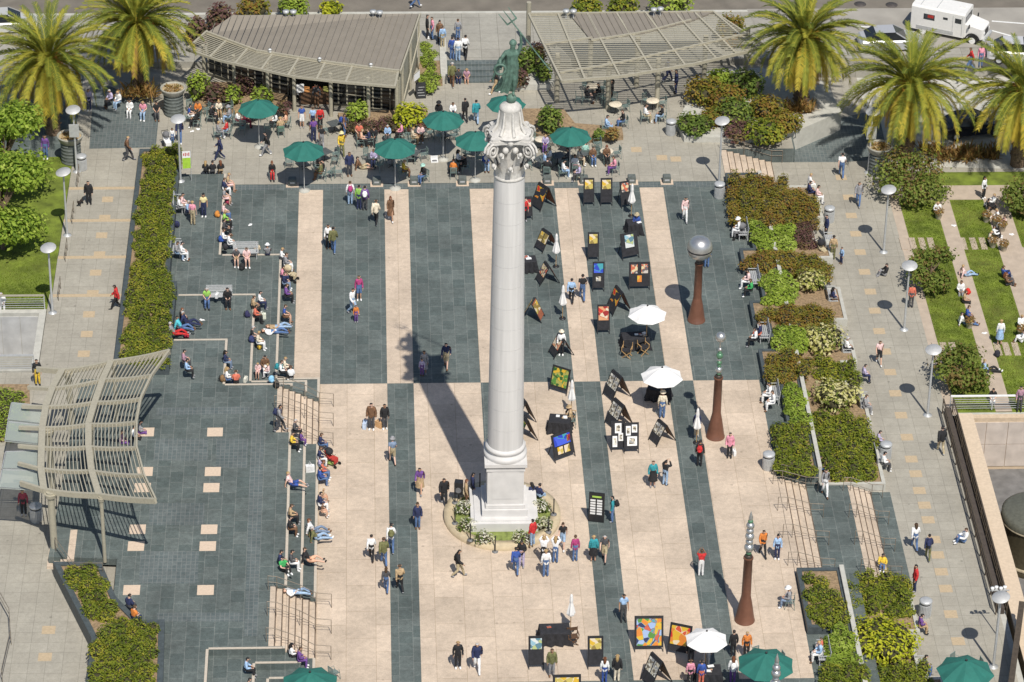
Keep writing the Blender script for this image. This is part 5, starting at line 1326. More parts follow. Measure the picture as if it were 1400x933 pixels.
# ---------------- cafe tables and chairs
def table(round_, top, r=.42, h=.73):
    e = proto('cafe_table', 'table', None)
    mb = MB()
    if round_: mb.lathe([(r, h - .03), (r + .01, h - .01), (r, h), (0, h + .001)], n=24)
    else: mb.box((0, 0, h - .015), (.78, .78, .03))
    obj('tabletop', mb, top, e)
    mb = MB(); mb.tube([(0, 0, .02), (0, 0, h - .03)], .03, 6)
    for i in range(4): a = i * math.pi / 2 + .4; mb.tube([(0, 0, .12), (.3 * math.cos(a), .3 * math.sin(a), .015)], .018, 5)
    obj('pedestal', mb, BLACK, e)
    return e
TABLES = []
TR, TD = Series(table(True, TABLETOP)), Series(table(False, M('slate_table', (.085, .095, .095), .5)))
for x, y, k, lab in ((740, 204, 0, 'round cream table beside the chequered jacket sitter'), (829, 220, 0, 'round cream table at the right end of the crowded terrace'), (841, 156, 0, 'round cream table at the pergola front, left one'), (892, 151, 0, 'round cream table at the pergola front, right one'), (810, 131, 0, 'round cream table in the shade under the pergola'),
                     (268, 160, 1, 'dark table beside the stone pillar at upper left'), (299, 158, 1, 'dark table left of the leftmost green umbrella'), (345, 168, 1, 'dark table under the leftmost green umbrella'), (417, 230, 1, 'dark table under the umbrella at the cafe entrance'), (444, 221, 1, 'dark table beside the camouflage seated person'), (457, 182, 1, 'square dark table alone by the blue backpack'),
                     (511, 227, 1, 'dark table beside the lavender top sitter'), (536, 228, 1, 'dark table shaded by the middle umbrella'), (565, 222, 1, 'dark table right of the yellow top sitter'), (574, 192, 1, 'dark table left of the rearmost umbrella'), (609, 190, 1, 'dark table in the rearmost umbrella shade'), (651, 214, 1, 'dark table under the umbrella left of the capital'), (776, 208, 1, 'dark table under the umbrella right of the capital'), (762, 226, 1, 'dark table near the white shirted group'), (800, 222, 1, 'dark table between the white haired sitter and mint top'), (740, 231, 1, 'dark table at the terrace edge beside the column'),
                     (1047, 916, 1, 'dark table under the large bottom green umbrella'), (1318, 924, 1, 'dark table under the lower right green umbrella')):
    z = ZW if x > 1300 else .012
    t_ = (TD if k else TR).put(G(x, y, z), U(0, 1.5), lab); TABLES.append((t_.location.copy(), lab))
def cafe_chair():
    e = proto('cafe_chair', 'chair', 'metal cafe chairs on the terrace')
    mb = MB()
    for i in range(6): mb.box((0, -.18 + i * .072, .44), (.40, .05, .02))
    obj('seat', mb, CHAIRM, e)
    mb = MB()
    for i in range(5): mb.box((-.15 + i * .075, .235, .66), (.035, .02, .36))
    mb.box((0, .24, .85), (.40, .025, .05)); obj('backrest', mb, CHAIRM, e)
    for sx in (-1, 1):
        for y0, y1, hh in ((-.2, -.24, .45), (.22, .27, .85)): mb = MB(); mb.tube([(sx * .2, y1, 0), (sx * .19, y0, .43), (sx * .19, y0 + (.03 if hh > .5 else 0), hh)], .016, 5); obj('leg', mb, CHAIRM, e)
    mb = MB()
    for sx in (-1, 1): mb.tube([(sx * .21, .22, .66), (sx * .22, -.16, .65), (sx * .21, -.2, .44)], .014, 5)
    obj('armrests', mb, CHAIRM, e)
    return e
CH = Series(cafe_chair())
FACE = {'D': 0, 'R': 90, 'U': 180, 'L': -90, 'DR': 45, 'DL': -45, 'UR': 135, 'UL': -135}
for x, y, f, lab in ((457, 929, 'UR', 'empty metal chair on the pink paving beside the bottom steps'), (331, 183, 'D', 'empty pale metal chair left of the leftmost umbrella shade'), (366, 183, 'U', 'empty pale metal chair right of the leftmost umbrella shade'), (458, 226, 'L', 'empty pale metal chair by the dark terrace table'), (396, 229, 'R', 'empty chair in the entrance umbrella shade'),
                     (452, 244, 'UL', 'toppled looking pair of chairs, nearer one, at the terrace edge'), (463, 243, 'R', 'chair at the terrace edge beside the navy suited man'), (792, 142, 'R', 'empty chair under the pergola left of the round table'), (826, 143, 'U', 'empty chair beside the pergola post'), (838, 144, 'DL', 'empty white looking chair right of the pergola post'), (722, 232, 'R', 'empty chair on the terrace right beside the column'), (800, 200, 'L', 'empty chair right of the terrace umbrella'), (816, 204, 'L', 'empty chair beside the mint top sitter'), (640, 205, 'R', 'empty chair at the shaded table left of the capital'), (655, 224, 'U', 'empty chair behind the seated blue shirt'), (620, 193, 'L', 'empty chair in the shade of the rearmost umbrella'), (598, 193, 'R', 'empty chair left of the rearmost umbrella pole'), (523, 226, 'L', 'empty chair under the middle umbrella'), (558, 200, 'D', 'empty chair below the pink top sitter'), (680, 232, 'D', 'empty chair partly behind the column base of the capital')):
    CH.put(G(x, y, .012), R(FACE[f]) + U(-.2, .2), lab)
# ---------------- A frames and easels with pictures
PM = {}
def picmat(name, cols, scale=3.0):
    """a loose painting: soft blotches of a few colours"""
    if name in PM: return PM[name]
    m, t, b = newmat('painting_' + name); b.inputs['Roughness'].default_value = .6
    g = t.nodes.new('ShaderNodeTexCoord'); n = t.nodes.new('ShaderNodeTexVoronoi'); n.inputs['Scale'].default_value = scale; n.feature = 'SMOOTH_F1'; n.inputs['Smoothness'].default_value = .25
    t.links.new(g.outputs['Object'], n.inputs['Vector'])
    cr = t.nodes.new('ShaderNodeValToRGB'); cr.color_ramp.interpolation = 'CONSTANT'
    sp_ = t.nodes.new('ShaderNodeSeparateColor'); t.links.new(n.outputs['Color'], sp_.inputs[0]); t.links.new(sp_.outputs[0], cr.inputs[0])
    el = cr.color_ramp.elements
    while len(el) < len(cols): el.new(1)
    for i, c in enumerate(cols): el[i].position = i / len(cols); el[i].color = rgb(c)
    t.links.new(cr.outputs[0], b.inputs['Base Color']); PM[name] = m
    return m
RED, YEL, ORA, BLU, GRN_, PUR, CRM, DRK, TEA = (.5, .03, .02), (.6, .38, .03), (.6, .2, .03), (.02, .05, .42), (.08, .22, .04), (.2, .03, .25), (.65, .55, .4), (.02, .02, .03), (.05, .3, .35)
PICS = dict(fire=picmat('fire', [RED, ORA, YEL, DRK]), yellow=picmat('yellow', [YEL, CRM, (.5, .4, .1), (.25, .18, .05)], 4), green=picmat('green', [GRN_, (.35, .33, .08), (.03, .1, .02), YEL], 6), blue=picmat('blue', [BLU, (.05, .1, .6), TEA, BLU]), fruit=picmat('fruit', [ORA, YEL, GRN_, (.3, .4, .6), (.02, .03, .1), (.5, .1, .05), TEA], 3.6), poppy=picmat('poppy', [RED, ORA, YEL, CRM, (.55, .08, .03)], 3), sea=picmat('sea', [(.25, .42, .5), (.6, .62, .6), (.1, .2, .25), (.4, .45, .2)], 4), figure=picmat('figure', [RED, (.6, .3, .15), (.3, .02, .02), CRM], 4), print=picmat('print', [(.7, .68, .6), (.15, .13, .1), (.5, .45, .35), (.3, .3, .3)], 8), photo=picmat('photo', [(.5, .45, .4), (.12, .1, .1), (.5, .12, .06), (.6, .5, .3)], 6))
def a_frame(label, x, y, rz, w=.95, h=1.55, sp_=.62, pm='fire', outer=REDWOOD, pics=2):
    e = empty('picture_stand', G(x, y, .008), rz, label, 'picture stand', 'A frame picture stands in the art market')
    for s_ in (-1, 1):
        ang = math.atan2(sp_, h); L = math.hypot(sp_, h) - .16
        q = empty('folding_panel', (s_ * .03, 0, h)); q.parent = e; q.rotation_euler = (0, s_ * -ang, 0) if False else (0, -s_ * ang, 0)
        mb = MB(); mb.box((0, 0, -L / 2), (.03, w, L)); obj('board', mb, outer if s_ > 0 else BLACKCLOTH, q)
        mb = MB()
        for yy in (-1, 1): mb.bar((0, yy * (w / 2 - .02), 0), (0, yy * (w / 2 - .02), -L - .16), .045)
        mb.bar((0, -w / 2, -.02), (0, w / 2, -.02), .05); obj('leg_frame', mb, BLACK, q)
        for i in range(pics):
            mb = MB(); mb.box((s_ * .022, (i - (pics - 1) / 2) * (w / pics) * .96, -L * .38), (.014, w / pics * .8, L * .5)); obj('picture', mb, PICS[pm], q)
    return e
AF = ((743, 282, .6, 'fire', 'A frame with red and orange pictures beside the column capital'), (747, 339, .6, 'yellow', 'A frame with a yellow abstract picture, second from the terrace'), (748, 385, .3, 'photo', 'low A frame with red backing by the black print table'), (728, 435, -.3, 'yellow', 'A frame with yellow prints right beside the column shaft'), (767, 484, .35, 'figure', 'A frame with red panels below the straw hat seller'), (846, 425, .35, 'fire', 'A frame with a red panel left of the upper white umbrella'),
      (843, 541, .5, 'print', 'tall A frame of framed prints, upper one on the stone'), (846, 580, .5, 'print', 'tall A frame of framed prints just above the white framed easel'), (905, 602, .5, 'print', 'A frame of prints below the man in jeans under the umbrella'), (897, 931, .5, 'print', 'pale edged A frame at the bottom edge near the fruit picture'), (716, 600, .4, 'green', 'A frame with green print partly hidden by the column foot'), (714, 575, .4, 'print', 'dark A frame partly hidden by the column shaft'))
for x, y, rz, pm, lab in AF:
    a_frame(lab, x, y, rz, w=.85 if 'low' in lab else 1.0, h=1.2 if 'low' in lab else 1.5, pm=pm, outer=REDWOOD if pm in ('fire', 'yellow', 'figure', 'photo') else DWOOD)
def easel(label, x, y, rz, w, h, pm, art, tilt=18, name='art_easel', cloth=True, grid=None):
    """sloping display: black draped board on legs with pictures; art = list of (x, z, w, h) fractions, or whole"""
    e = empty(name, G(x, y, .008), rz, label, 'art easel', None)
    bd = empty('display', (0, 0, .22)); bd.parent = e; bd.rotation_euler = (-R(tilt), 0, 0)
    mb = MB(); mb.box((0, 0, h / 2), (w, .04, h)); obj('board', mb, BLACKCLOTH, bd)
    mb = MB()
    for s_ in (-1, 1): mb.bar((s_ * (w / 2 + .01), 0, -.25), (s_ * (w / 2 + .01), 0, h + .03), .04)
    mb.bar((-w / 2 - .03, 0, h + .02), (w / 2 + .03, 0, h + .02), .05); obj('leg_frame', mb, BLACK, bd)
    mb = MB(); t = R(tilt)
    for s_ in (-1, 1): mb.bar((s_ * w * .4, math.sin(t) * (h * .9), .22 + math.cos(t) * h * .9), (s_ * w * .4, math.sin(t) * h + .45, 0), .035)
    obj('rear_legs', mb, BLACK, e)
    for ax, az, aw, ah, pn in art:
        mb = MB(); mb.box((ax * w, -.03, az * h), (aw * w, .02, ah * h)); f = obj('picture_frame', mb, WHITE if grid else BLACK, bd)
        k = .62 if grid else .92
        mb = MB(); mb.box((ax * w, -.042, az * h), (aw * w * k, .006, ah * h * k)); obj('picture', mb, PICS[pn], f)
    return e
one = lambda p_: [(0, .76, .86, .42, p_)]
easel('narrow black easel with a small yellow landscape, left of the top pair', 805, 281, .02, .62, 1.5, 0, one('yellow'))
easel('narrow black easel with a bright yellow landscape, right of the top pair', 829, 281, .02, .68, 1.5, 0, one('yellow'))
easel('black easel next to the closed umbrella and blue shirted seller', 856, 284, .3, .60, 1.45, 0, one('photo'))
easel('narrow black easel with a cream picture alone in the slate stripe', 811, 356, .0, .62, 1.5, 0, one('yellow'))
easel('wide tilted black easel with a pale blue landscape', 862, 354, .35, 1.05, 1.4, 0, [(0, .66, .6, .62, 'sea')])
easel('easel with a vivid blue picture over a small print', 818, 398, .0, .65, 1.55, 0, [(0, .78, .92, .4, 'blue'), (0, .36, .5, .2, 'print')])
easel('wide easel with two framed photos above a red one', 874, 396, .02, 1.2, 1.45, 0, [(-.26, .75, .36, .42, 'photo'), (.26, .75, .36, .42, 'photo'), (0, .33, .24, .3, 'fire')])
easel('easel with a big red figure painting', 825, 456, .02, .68, 1.5, 0, [(0, .68, .94, .6, 'figure')])
easel('tilted easel with a green and gold bamboo painting', 763, 537, -.55, 1.1, 1.3, 0, [(0, .55, .96, .88, 'green')])
easel('tilted easel with blue and yellow pictures beside the column foot', 772, 628, .55, 1.3, 1.35, 0, [(-.02, .72, .9, .46, 'blue'), (.16, .3, .3, .34, 'yellow'), (-.18, .3, .3, .34, 'yellow'), (.3, .72, .2, .3, 'fire')])
easel('left black easel half with white mounted photos', 845, 617, .03, .72, 1.5, 0, [(0, .76, .5, .38, 'print'), (.2, .42, .36, .3, 'print'), (-.26, .25, .36, .42, 'print')], grid=1)
easel('right black easel half with white mounted photos', 863, 619, .03, .78, 1.5, 0, [(-.22, .72, .34, .36, 'print'), (.22, .8, .38, .3, 'print'), (.05, .32, .7, .36, 'print')], grid=1)
easel('large easel filled with a colourful fruit painting', 887, 890, .0, 1.42, 1.6, 0, [(0, .5, .97, .95, 'fruit')], tilt=24)
easel('easel with an orange and red flower painting beside the white umbrella', 927, 896, -.35, 1.1, 1.45, 0, [(0, .6, .95, .75, 'poppy')])
easel('narrow black easel with a sea picture at the bottom left of the market', 733, 914, .02, .72, 1.5, 0, one('sea'))
easel('narrow black easel with a golden picture at the bottom of the market', 814, 914, .02, .74, 1.5, 0, one('yellow'))
easel('wide gold rimmed easel cut by the bottom edge', 775, 962, .02, 1.35, 1.3, 0, [(0, .6, .95, .7, 'yellow')])
easel('dark easel just left of the rightmost seller by the column top', 722, 300, .1, .5, 1.2, 0, [(0, .7, .8, .4, 'figure')])
# price board
e = empty('menu_board', G(815, 714, .008), R(-12), 'tall black board with rows of white cards and green heading', 'sign board')
mb = MB(); mb.box((0, 0, .95), (.85, .05, 1.85)); mb.box((.0, .03, 1.75), (.85, .05, .3)); obj('board', mb, BLACK, e)
for cx_ in (-.2, .16):
    for i in range(6): mb = MB(); mb.box((cx_, -.032, 1.42 - i * .17), (.28, .012, .11)); obj('card', mb, WHITE, e)
mb = MB(); mb.box((0, -.032, 1.66), (.5, .012, .1)); obj('heading', mb, M('lime_card', (.4, .6, .1), .6), e)
mb = MB(); mb.bar((0, .05, 1.5), (0, .65, 0), .05); obj('rear_leg', mb, BLACK, e)
# ---------------- black draped seller tables, chairs
def draped(label, x, y, rz, w, d, h=.78, items=4, col=BLACKCLOTH):
    e = empty('draped_table', G(x, y, .008), rz, label, 'table')
    n = 40; vs = []
    for z, ex in ((h, 0), (h - .03, .03), (.35, .06), (.03, .12)):
        for j in range(n):
            t = j / n * 4; k = int(t); u = t - k
            c_ = [(-1, -1), (1, -1), (1, 1), (-1, 1)]
            ax = c_[k][0] + (c_[(k + 1) % 4][0] - c_[k][0]) * u; ay = c_[k][1] + (c_[(k + 1) % 4][1] - c_[k][1]) * u
            q = ex * (1 + .8 * math.sin(j * 2.1)) if z < h - .1 else ex
            vs.append((ax * (w / 2 + q), ay * (d / 2 + q), z))
    mb = MB(); mb.add(vs, [(i * n + j, (i + 1) * n + j, (i + 1) * n + (j + 1) % n, i * n + (j + 1) % n) for i in range(3) for j in range(n)]); mb.add(vs[:n], [tuple(range(n))]); obj('tablecloth', mb, col, e)
    for i in range(items):
        mb = MB(); mb.box((U(-w * .38, w * .38), U(-d * .3, d * .3), h + .012 + i * .001), (U(.2, .34), U(.18, .28), .02), U(-.4, .4)); obj('print_sheet', mb, WHITE if i % 3 else PICS['photo'], e)
draped('black draped table under the upper white umbrella', 868, 474, .1, 1.5, .8); draped('black draped table with white papers near the column foot', 765, 588, -.15, 1.15, .85, items=3)
draped('black draped table with one card beside the dark folding chair', 758, 876, .03, 1.5, .85, items=1); draped('black print table at the column edge with red backed stand', 722, 369, .1, .9, .7, items=5); draped('black table of the blue shirted seller', 866, 318, .15, .8, .75, items=3)
draped('black table under the white umbrella with jeans man', 900, 545, -.3, 1.2, .7, items=0); draped('black table of the white hat seller at the bottom edge', 968, 932, 0, 1.2, .8, items=3)
def dchair(label, x, y, rz, wood, cloth):
    e = empty('folding_chair', G(x, y, .008), rz, label, 'chair')
    mb = MB(); mb.box((0, 0, .46), (.5, .4, .03)); obj('seat', mb, cloth, e)
    mb = MB(); mb.box((0, .21, .78), (.52, .02, .2)); obj('backrest', mb, cloth, e)
    for yy in (-.2, .2): mb = MB(); mb.bar((-.26, yy, 0), (.26, yy, .46), .04); mb.bar((.26, yy * .98, 0), (-.26, yy * .98, .46), .04); obj('crossed_legs', mb, wood, e)
    for s_ in (-1, 1): mb = MB(); mb.bar((s_ * .27, .2, .44), (s_ * .27, .22, .9), .035); mb.bar((s_ * .27, -.2, .44), (s_ * .27, -.2, .66), .035); mb.bar((s_ * .27, -.24, .67), (s_ * .27, .22, .67), .05, .02); obj('arm', mb, wood, e)
dchair('pale wooden folding chair under the upper white umbrella', 879, 484, .5, WOOD, BLACKCLOTH); dchair('pale wooden folding chair left of the first under the umbrella', 857, 488, -.3, WOOD, BLACKCLOTH); dchair('dark folding chair beside the black draped table', 783, 880, .15, DWOOD, DWOOD); dchair('pale wooden folding chair behind the white paper table', 780, 578, 1.2, WOOD, BLACKCLOTH)
# ---------------- benches
def bench():
    e = proto('bench', 'bench', 'metal slatted benches')
    mb = MB()
    for i in range(5): mb.box((0, -.24 + i * .11, .44), (1.55, .085, .025))
    obj('seat', mb, GALV, e)
    mb = MB()
    for i in range(4): mb.box((0, .27 + i * .02, .56 + i * .105), (1.55, .025, .08))
    obj('backrest', mb, GALV, e)
    for s_ in (-1, 1): mb = MB(); mb.bar((s_ * .66, -.22, 0), (s_ * .66, -.22, .43), .05); mb.bar((s_ * .66, .27, 0), (s_ * .66, .34, .9), .05); mb.bar((s_ * .66, -.26, .42), (s_ * .66, .3, .42), .05); mb.bar((s_ * .7, -.25, .64), (s_ * .7, .3, .64), .05, .03); obj('end_frame', mb, GALV, e)
    return e
BN = Series(bench())
for x, y, z, f, lab in ((336, 352, .4, 'D', 'metal bench holding the pink topped woman in the stage corner'), (300, 412, .8, 'D', 'metal bench holding the green striped shirt man'), (245, 286, .4, 'R', 'bench against the hedge with the pink topped child standing by'), (242, 347, .4, 'R', 'bench against the hedge holding the grey and white pair'),
                        (1014, 322, 0, 'L', 'bench recess with the white hat sitter and pushchair'), (1029, 388, 0, 'L', 'bench recess with the pale shirted sitter near the sphere'), (1043, 462, 0, 'L', 'bench recess with two sitters left of the lower bright ground cover'), (1056, 546, 0, 'L', 'bench holding the pair dressed in white by the beds'), (1124, 900, 0, 'L', 'bench recess with the white and blue bundle at lower right'),
                        (1133, 338, ZW, 'R', 'bench on the walk behind the pram'), (1137, 412, ZW, 'R', 'bench on the walk with the laptop user'), (1156, 482, ZW, 'R', 'bench on the walk holding the white shirt and black trousers sitter'), (1181, 558, ZW, 'R', 'bench on the walk with the grey clad sitter'), (1204, 634, ZW, 'R', 'bench on the walk beside the planter corner bin'), (1258, 922, ZW, 'R', 'bench on the walk with the dark hooded sitter')):
    BN.put(G(x, y, z), R(FACE[f]), lab)
# ---------------- prams
def pram(label, x, y, z, rz, body, hood, extra=None):
    e = empty('pushchair', G(x, y, z), rz, label, 'pushchair')
    mb = MB(); mb.box((0, .02, .48), (.4, .5, .06)); mb.box((0, .26, .72), (.4, .06, .5), mat=Matrix.Rotation(R(-18), 3, 'X')); mb.box((0, -.26, .36), (.36, .08, .26)); obj('seat', mb, body, e)
    mb = MB(); mb.ball((0, .2, .86), .27, 12, 0, (.85, 1, .8)); obj('hood', mb, hood, e)
    for sx in (-1, 1):
        for yy in (-.34, .32): mb = MB(); mb.tube([(sx * .24 - .02, yy, .1), (sx * .24 + .02, yy, .1)], .1, 10); obj('wheel', mb, RUBBER, e)
    mb = MB()
    for sx in (-1, 1): mb.bar((sx * .22, -.34, .1), (sx * .22, .5, 1.0), .025); mb.bar((sx * .22, .32, .1), (sx * .22, -.1, .6), .025)
    mb.bar((-.22, .5, 1.0), (.22, .5, 1.0), .03); obj('frame', mb, BLACK, e)
    mb = MB(); mb.box((0, .05, .22), (.34, .4, .16)); obj('basket', mb, extra or BLACKCLOTH, e)
BEIGE = M('beige_fabric', (.50, .42, .27), .9); GRYF = M('grey_fabric', (.16, .16, .165), .9); REDF = M('red_fabric', (.45, .04, .03), .9); LIMEF = M('lime_fabric', (.4, .55, .15), .9)
pram('beige pushchair at the corner of the stage seats', 398, 384, 0, R(70), BEIGE, BEIGE); pram('red black and lime pushchair on the pink paving', 454, 636, 0.004, R(60), REDF, BLACKCLOTH, LIMEF); pram('grey pushchair in front of the white hat sitter', 1009, 326, 0, R(-80), GRYF, GRYF); pram('black and beige pram beside the bench on the walk', 1124, 350, ZW, R(40), BEIGE, BLACKCLOTH)
pram('pushchair with white cover near the terrace lamp', 229, 202, .012, R(20), WHITE, GRYF)
# ---------------- speakers, boards, signs
e = empty('loudspeaker', G(627, 690, .008), R(-10), 'black loudspeaker on a stand at the upper left of the column ring', 'loudspeaker')
mb = MB(); mb.box((0, 0, 1.15), (.44, .38, .75)); obj('cabinet', mb, BLACK, e); mb = MB(); mb.lathe([(.17, 0), (.17, .02)], n=16); g_ = obj('grille', mb, GRYF, e, (0, -.19, 1.05)); g_.rotation_euler = (R(90), 0, 0)
mb = MB(); mb.tube([(0, 0, .8), (0, 0, .4)], .03, 6)
for i in range(3): a = i * 2.1; mb.tube([(0, 0, .5), (.35 * math.cos(a), .35 * math.sin(a), 0)], .02, 5)
obj('stand', mb, BLACK, e)
def sandwich(label, x, y, rz, w=.65, h=1.05):
    e = empty('chalkboard', G(x, y, .014), rz, label, 'sign board')
    for s_ in (-1, 1): mb = MB(); mb.box((0, 0, 0), (w, .03, h)); q = obj('board', mb, BLACK, e, (0, s_ * .17, h / 2)); q.rotation_euler = (s_ * .3, 0, 0)
    for i in range(4): mb = MB(); mb.box((U(-.05, .05), -.30 + i * .046, .22 + i * .18), (w * U(.5, .75), .01, .045)); obj('chalk_line', mb, GALV, e)
sandwich('black chalkboard standing at the right corner of the left cafe', 575, 132, .1)
e = empty('cafe_sign', G(570, 104, 1.9), R(60), 'white hanging sign at the right gable of the left cafe', 'sign'); mb = MB(); mb.box((0, 0, 0), (.7, .05, .5)); obj('panel', mb, WHITE, e); mb = MB(); mb.box((0, .0, .3), (.75, .06, .05)); obj('bracket', mb, TRELLIS, e)
e = empty('menu_sign', G(411, 146, .012), R(15), 'white menu sign beside the cafe entrance door', 'sign'); mb = MB(); mb.box((0, 0, 1.35), (.5, .04, .6)); obj('panel', mb, WHITE, e); mb = MB(); mb.tube([(0, 0, 0), (0, 0, 1.1)], .025, 6); obj('post', mb, BLACK, e)
mb = MB()
for i in range(4): mb.box((U(-.03, .03), -.025, 1.2 + i * .1), (.34, .008, .03))
obj('lettering', mb, GRYF, e)
# microphone stand with box on the terrace
e = empty('microphone_stand', G(609, 218, .012), 0, 'thin black microphone stand on the terrace beside the white box', 'stand'); mb = MB(); mb.lathe([(.16, 0), (.15, .03), (.02, .05)], n=12); obj('base', mb, BLACK, e); mb = MB(); mb.tube([(0, 0, .03), (0, 0, 1.35)], .018, 5); mb.tube([(0, 0, 1.3), (-.3, .2, 1.5)], .012, 5); obj('pole', mb, BLACK, e)
e = empty('donation_box', G(594, 221, .012), .1, 'white open box on the terrace floor near the microphone stand', 'box'); mb = MB(); mb.box((0, 0, .03), (.46, .36, .06)); mb.box((0, .2, .16), (.46, .03, .3)); obj('case', mb, WHITE, e); mb = MB(); mb.box((0, -.01, .07), (.3, .2, .03)); obj('contents', mb, GRYF, e)
# ---------------- bags and small things
def bag(label, x, y, z, c, kind='backpack', s=1.0, rz=None):
    m_ = M('bag_%d_%d_%d' % tuple(int(v * 100) for v in c), c, .85); e = empty(kind, G(x, y, z), U(0, 6) if rz is None else rz, label, 'bag')
    mb = MB()
    if kind == 'backpack': mb.ball((0, 0, .22 * s), .24 * s, 10, 0, (.8, .6, 1)); obj('body', mb, m_, e); mb = MB(); mb.ball((0, -.13 * s, .15 * s), .13 * s, 8, 0, (1, .6, .9)); obj('pocket', mb, m_, e); mb = MB(); mb.tube([(-.08, .13 * s, .38 * s), (-.09, .2 * s, .25 * s), (-.08, .15 * s, .08)], .02, 4); mb.tube([(.08, .13 * s, .38 * s), (.09, .2 * s, .25 * s), (.08, .15 * s, .08)], .02, 4); obj('straps', mb, BLACK, e)
    else:
        mb.prism([(-.2 * s, -.09 * s), (.2 * s, -.09 * s), (.2 * s, .09 * s), (-.2 * s, .09 * s)], .005, lambda x_, y_: .36 * s - (.03 if x_ > 0 else 0)); obj('body', mb, m_, e); mb = MB()
        for k in (-1, 1): mb.tube([(-.1 * s, k * .07 * s, .34 * s), (0, k * .06 * s, .52 * s), (.1 * s, k * .07 * s, .34 * s)], .012, 4)
        obj('handles', mb, m_, e)
WH_ = (.75, .75, .74)
bag('orange backpack beside the row of sitters on the top stage ledge', 297, 297, .4, (.55, .22, .04)); bag('pink red bag lying right of the top stage ledge', 312, 279, 0, (.45, .06, .12), s=.9); bag('navy bag on the floor below the hedge bench', 242, 311, .4, (.02, .025, .08)); bag('black backpack between the feet at the stage corner bench', 331, 369, .4, (.02, .02, .02)); bag('dark backpack at the lower end of the top ledge', 308, 342, .4, (.03, .03, .035)); bag('blue and navy backpack worn out on the top ledge', 302, 331, .4, (.02, .07, .3))
bag('white bag on the bench between the striped man and the woman', 297, 407, 1.25, WH_, 'tote_bag', .8); bag('navy bag on the middle ledge by the tan sitter', 338, 434, .8, (.03, .03, .09)); bag('white carrier bag on the floor right of the middle ledge', 359, 436, .4, (.7, .72, .6), 'tote_bag'); bag('navy backpack below the black shirted reader', 344, 468, .8, (.03, .04, .12)); bag('yellow and pink bag at the foot of the cream dressed woman', 355, 478, .4, (.6, .4, .05), s=.8)
bag('red bag beside the legs stretched from the hedge wall', 255, 463, .8, (.5, .03, .08), s=.9); bag('brown bag beside the blond sitter on the stage edge', 304, 522, 1.2, (.22, .13, .06)); bag('white paper bag right of the orange shirted sitter', 336, 522, 1.2, (.65, .64, .55), 'tote_bag', .8); bag('blue and white striped bag on the stage edge', 371, 523, 1.0, (.25, .5, .7)); bag('black bag on the stage edge above the pink steps', 378, 530, 1.2, (.02, .02, .02)); bag('white carrier bag left of the crowd on the lowest stage seat', 424, 645, .4, WH_, 'tote_bag', 1.2)
bag('white and blue shopping bag at the left of the dark jacketed man', 499, 585, .008, (.5, .6, .75), 'tote_bag', 1.1); bag('orange and white shopping bag beside the dark suited man', 518, 584, .008, (.65, .4, .2), 'tote_bag', 1.1); bag('black bag on the lawn behind the white topped sitter', 1363, 488, ZW, (.02, .02, .03)); bag('bright red bag on the narrow lawn path', 1323, 403, ZW, (.6, .03, .02)); bag('white cloth bundle at the feet of the white hat man', 1078, 816, 0, (.6, .55, .6), s=.8)
bag('white bag beside the black handbag woman at the slim sculpture', 1003, 622, .008, WH_, 'tote_bag', .9); bag('black bag beside the column foot sitters', 729, 676, .2, (.02, .02, .03)); bag('dark bag under the terrace sitter left of the capital', 617, 236, .012, (.02, .02, .02)); bag('brown bag at the step light under the seated pair left of the capital', 624, 234, .2, (.3, .12, .05), s=.8)
for x, y, z, lab in ((263, 180, .014, 'white crumpled paper left of the other on the terrace'), (271, 177, .014, 'white crumpled paper right of the other on the terrace'), (342, 308, .002, 'white paper scrap on the upper slate by the stage ledge'), (276, 438, .802, 'white paper scrap on the slate below the bench'), (1304, 309, ZW + .03, 'white paper on the lawn left of the potted plants'), (1346, 456, ZW + .03, 'white paper on the lawn beside the blue shirted sitter'), (1383, 321, ZW + .03, 'white paper on the far right lawn')):
    p = G(x, y, z); mb = MB(); n = 8; mb.add([(0, 0, .05)] + [(.18 * U(.7, 1.2) * math.cos(j * .785), .13 * U(.7, 1.2) * math.sin(j * .785), .012 + .03 * (j % 2)) for j in range(n)], [(0, 1 + j, 1 + (j + 1) % n) for j in range(n)]); tag(obj('paper', mb, WHITE, None, p, U(0, 3)), lab, 'litter')
# ---------------- flower pots on the lawn path
def pot():
    e = proto('flower_pot', 'pot plant', 'pots along the lawn path')
    mb = MB(); mb.lathe([(.16, 0), (.24, .4), (.27, .42), (.27, .47), (.22, .47), (.2, .4)], n=16); obj('pot', mb, M('pot_concrete', (.42, .37, .29), .8), e)
    lm = MB(); clump(lm, None, (0, 0, .55), (.3, .3, .22), 120, .09); obj('plant', lm, P_FLAX, e)
    return e
PS_ = Series(pot())
for x, y, lab in ((1348, 303, 'pot plant nearest the top of the lawn path crowd'), (1362, 309, 'pot plant in the middle of the lawn path crowd'), (1370, 316, 'pot plant at the right rim of the lawn path'), (1357, 338, 'leafy pot plant on the left rim of the lawn path'), (1372, 343, 'pot plant with golden leaves below the others on the lawn path'), (1283, 299, 'yellow pot plant on the narrow lawn path'), (1325, 448, 'pot plant by the seated pair on the narrow lawn path'), (1396, 460, 'pot plant on the lawn path at the right edge')):
    PS_.put(G(x, y, ZW + .045), U(0, 3), lab)
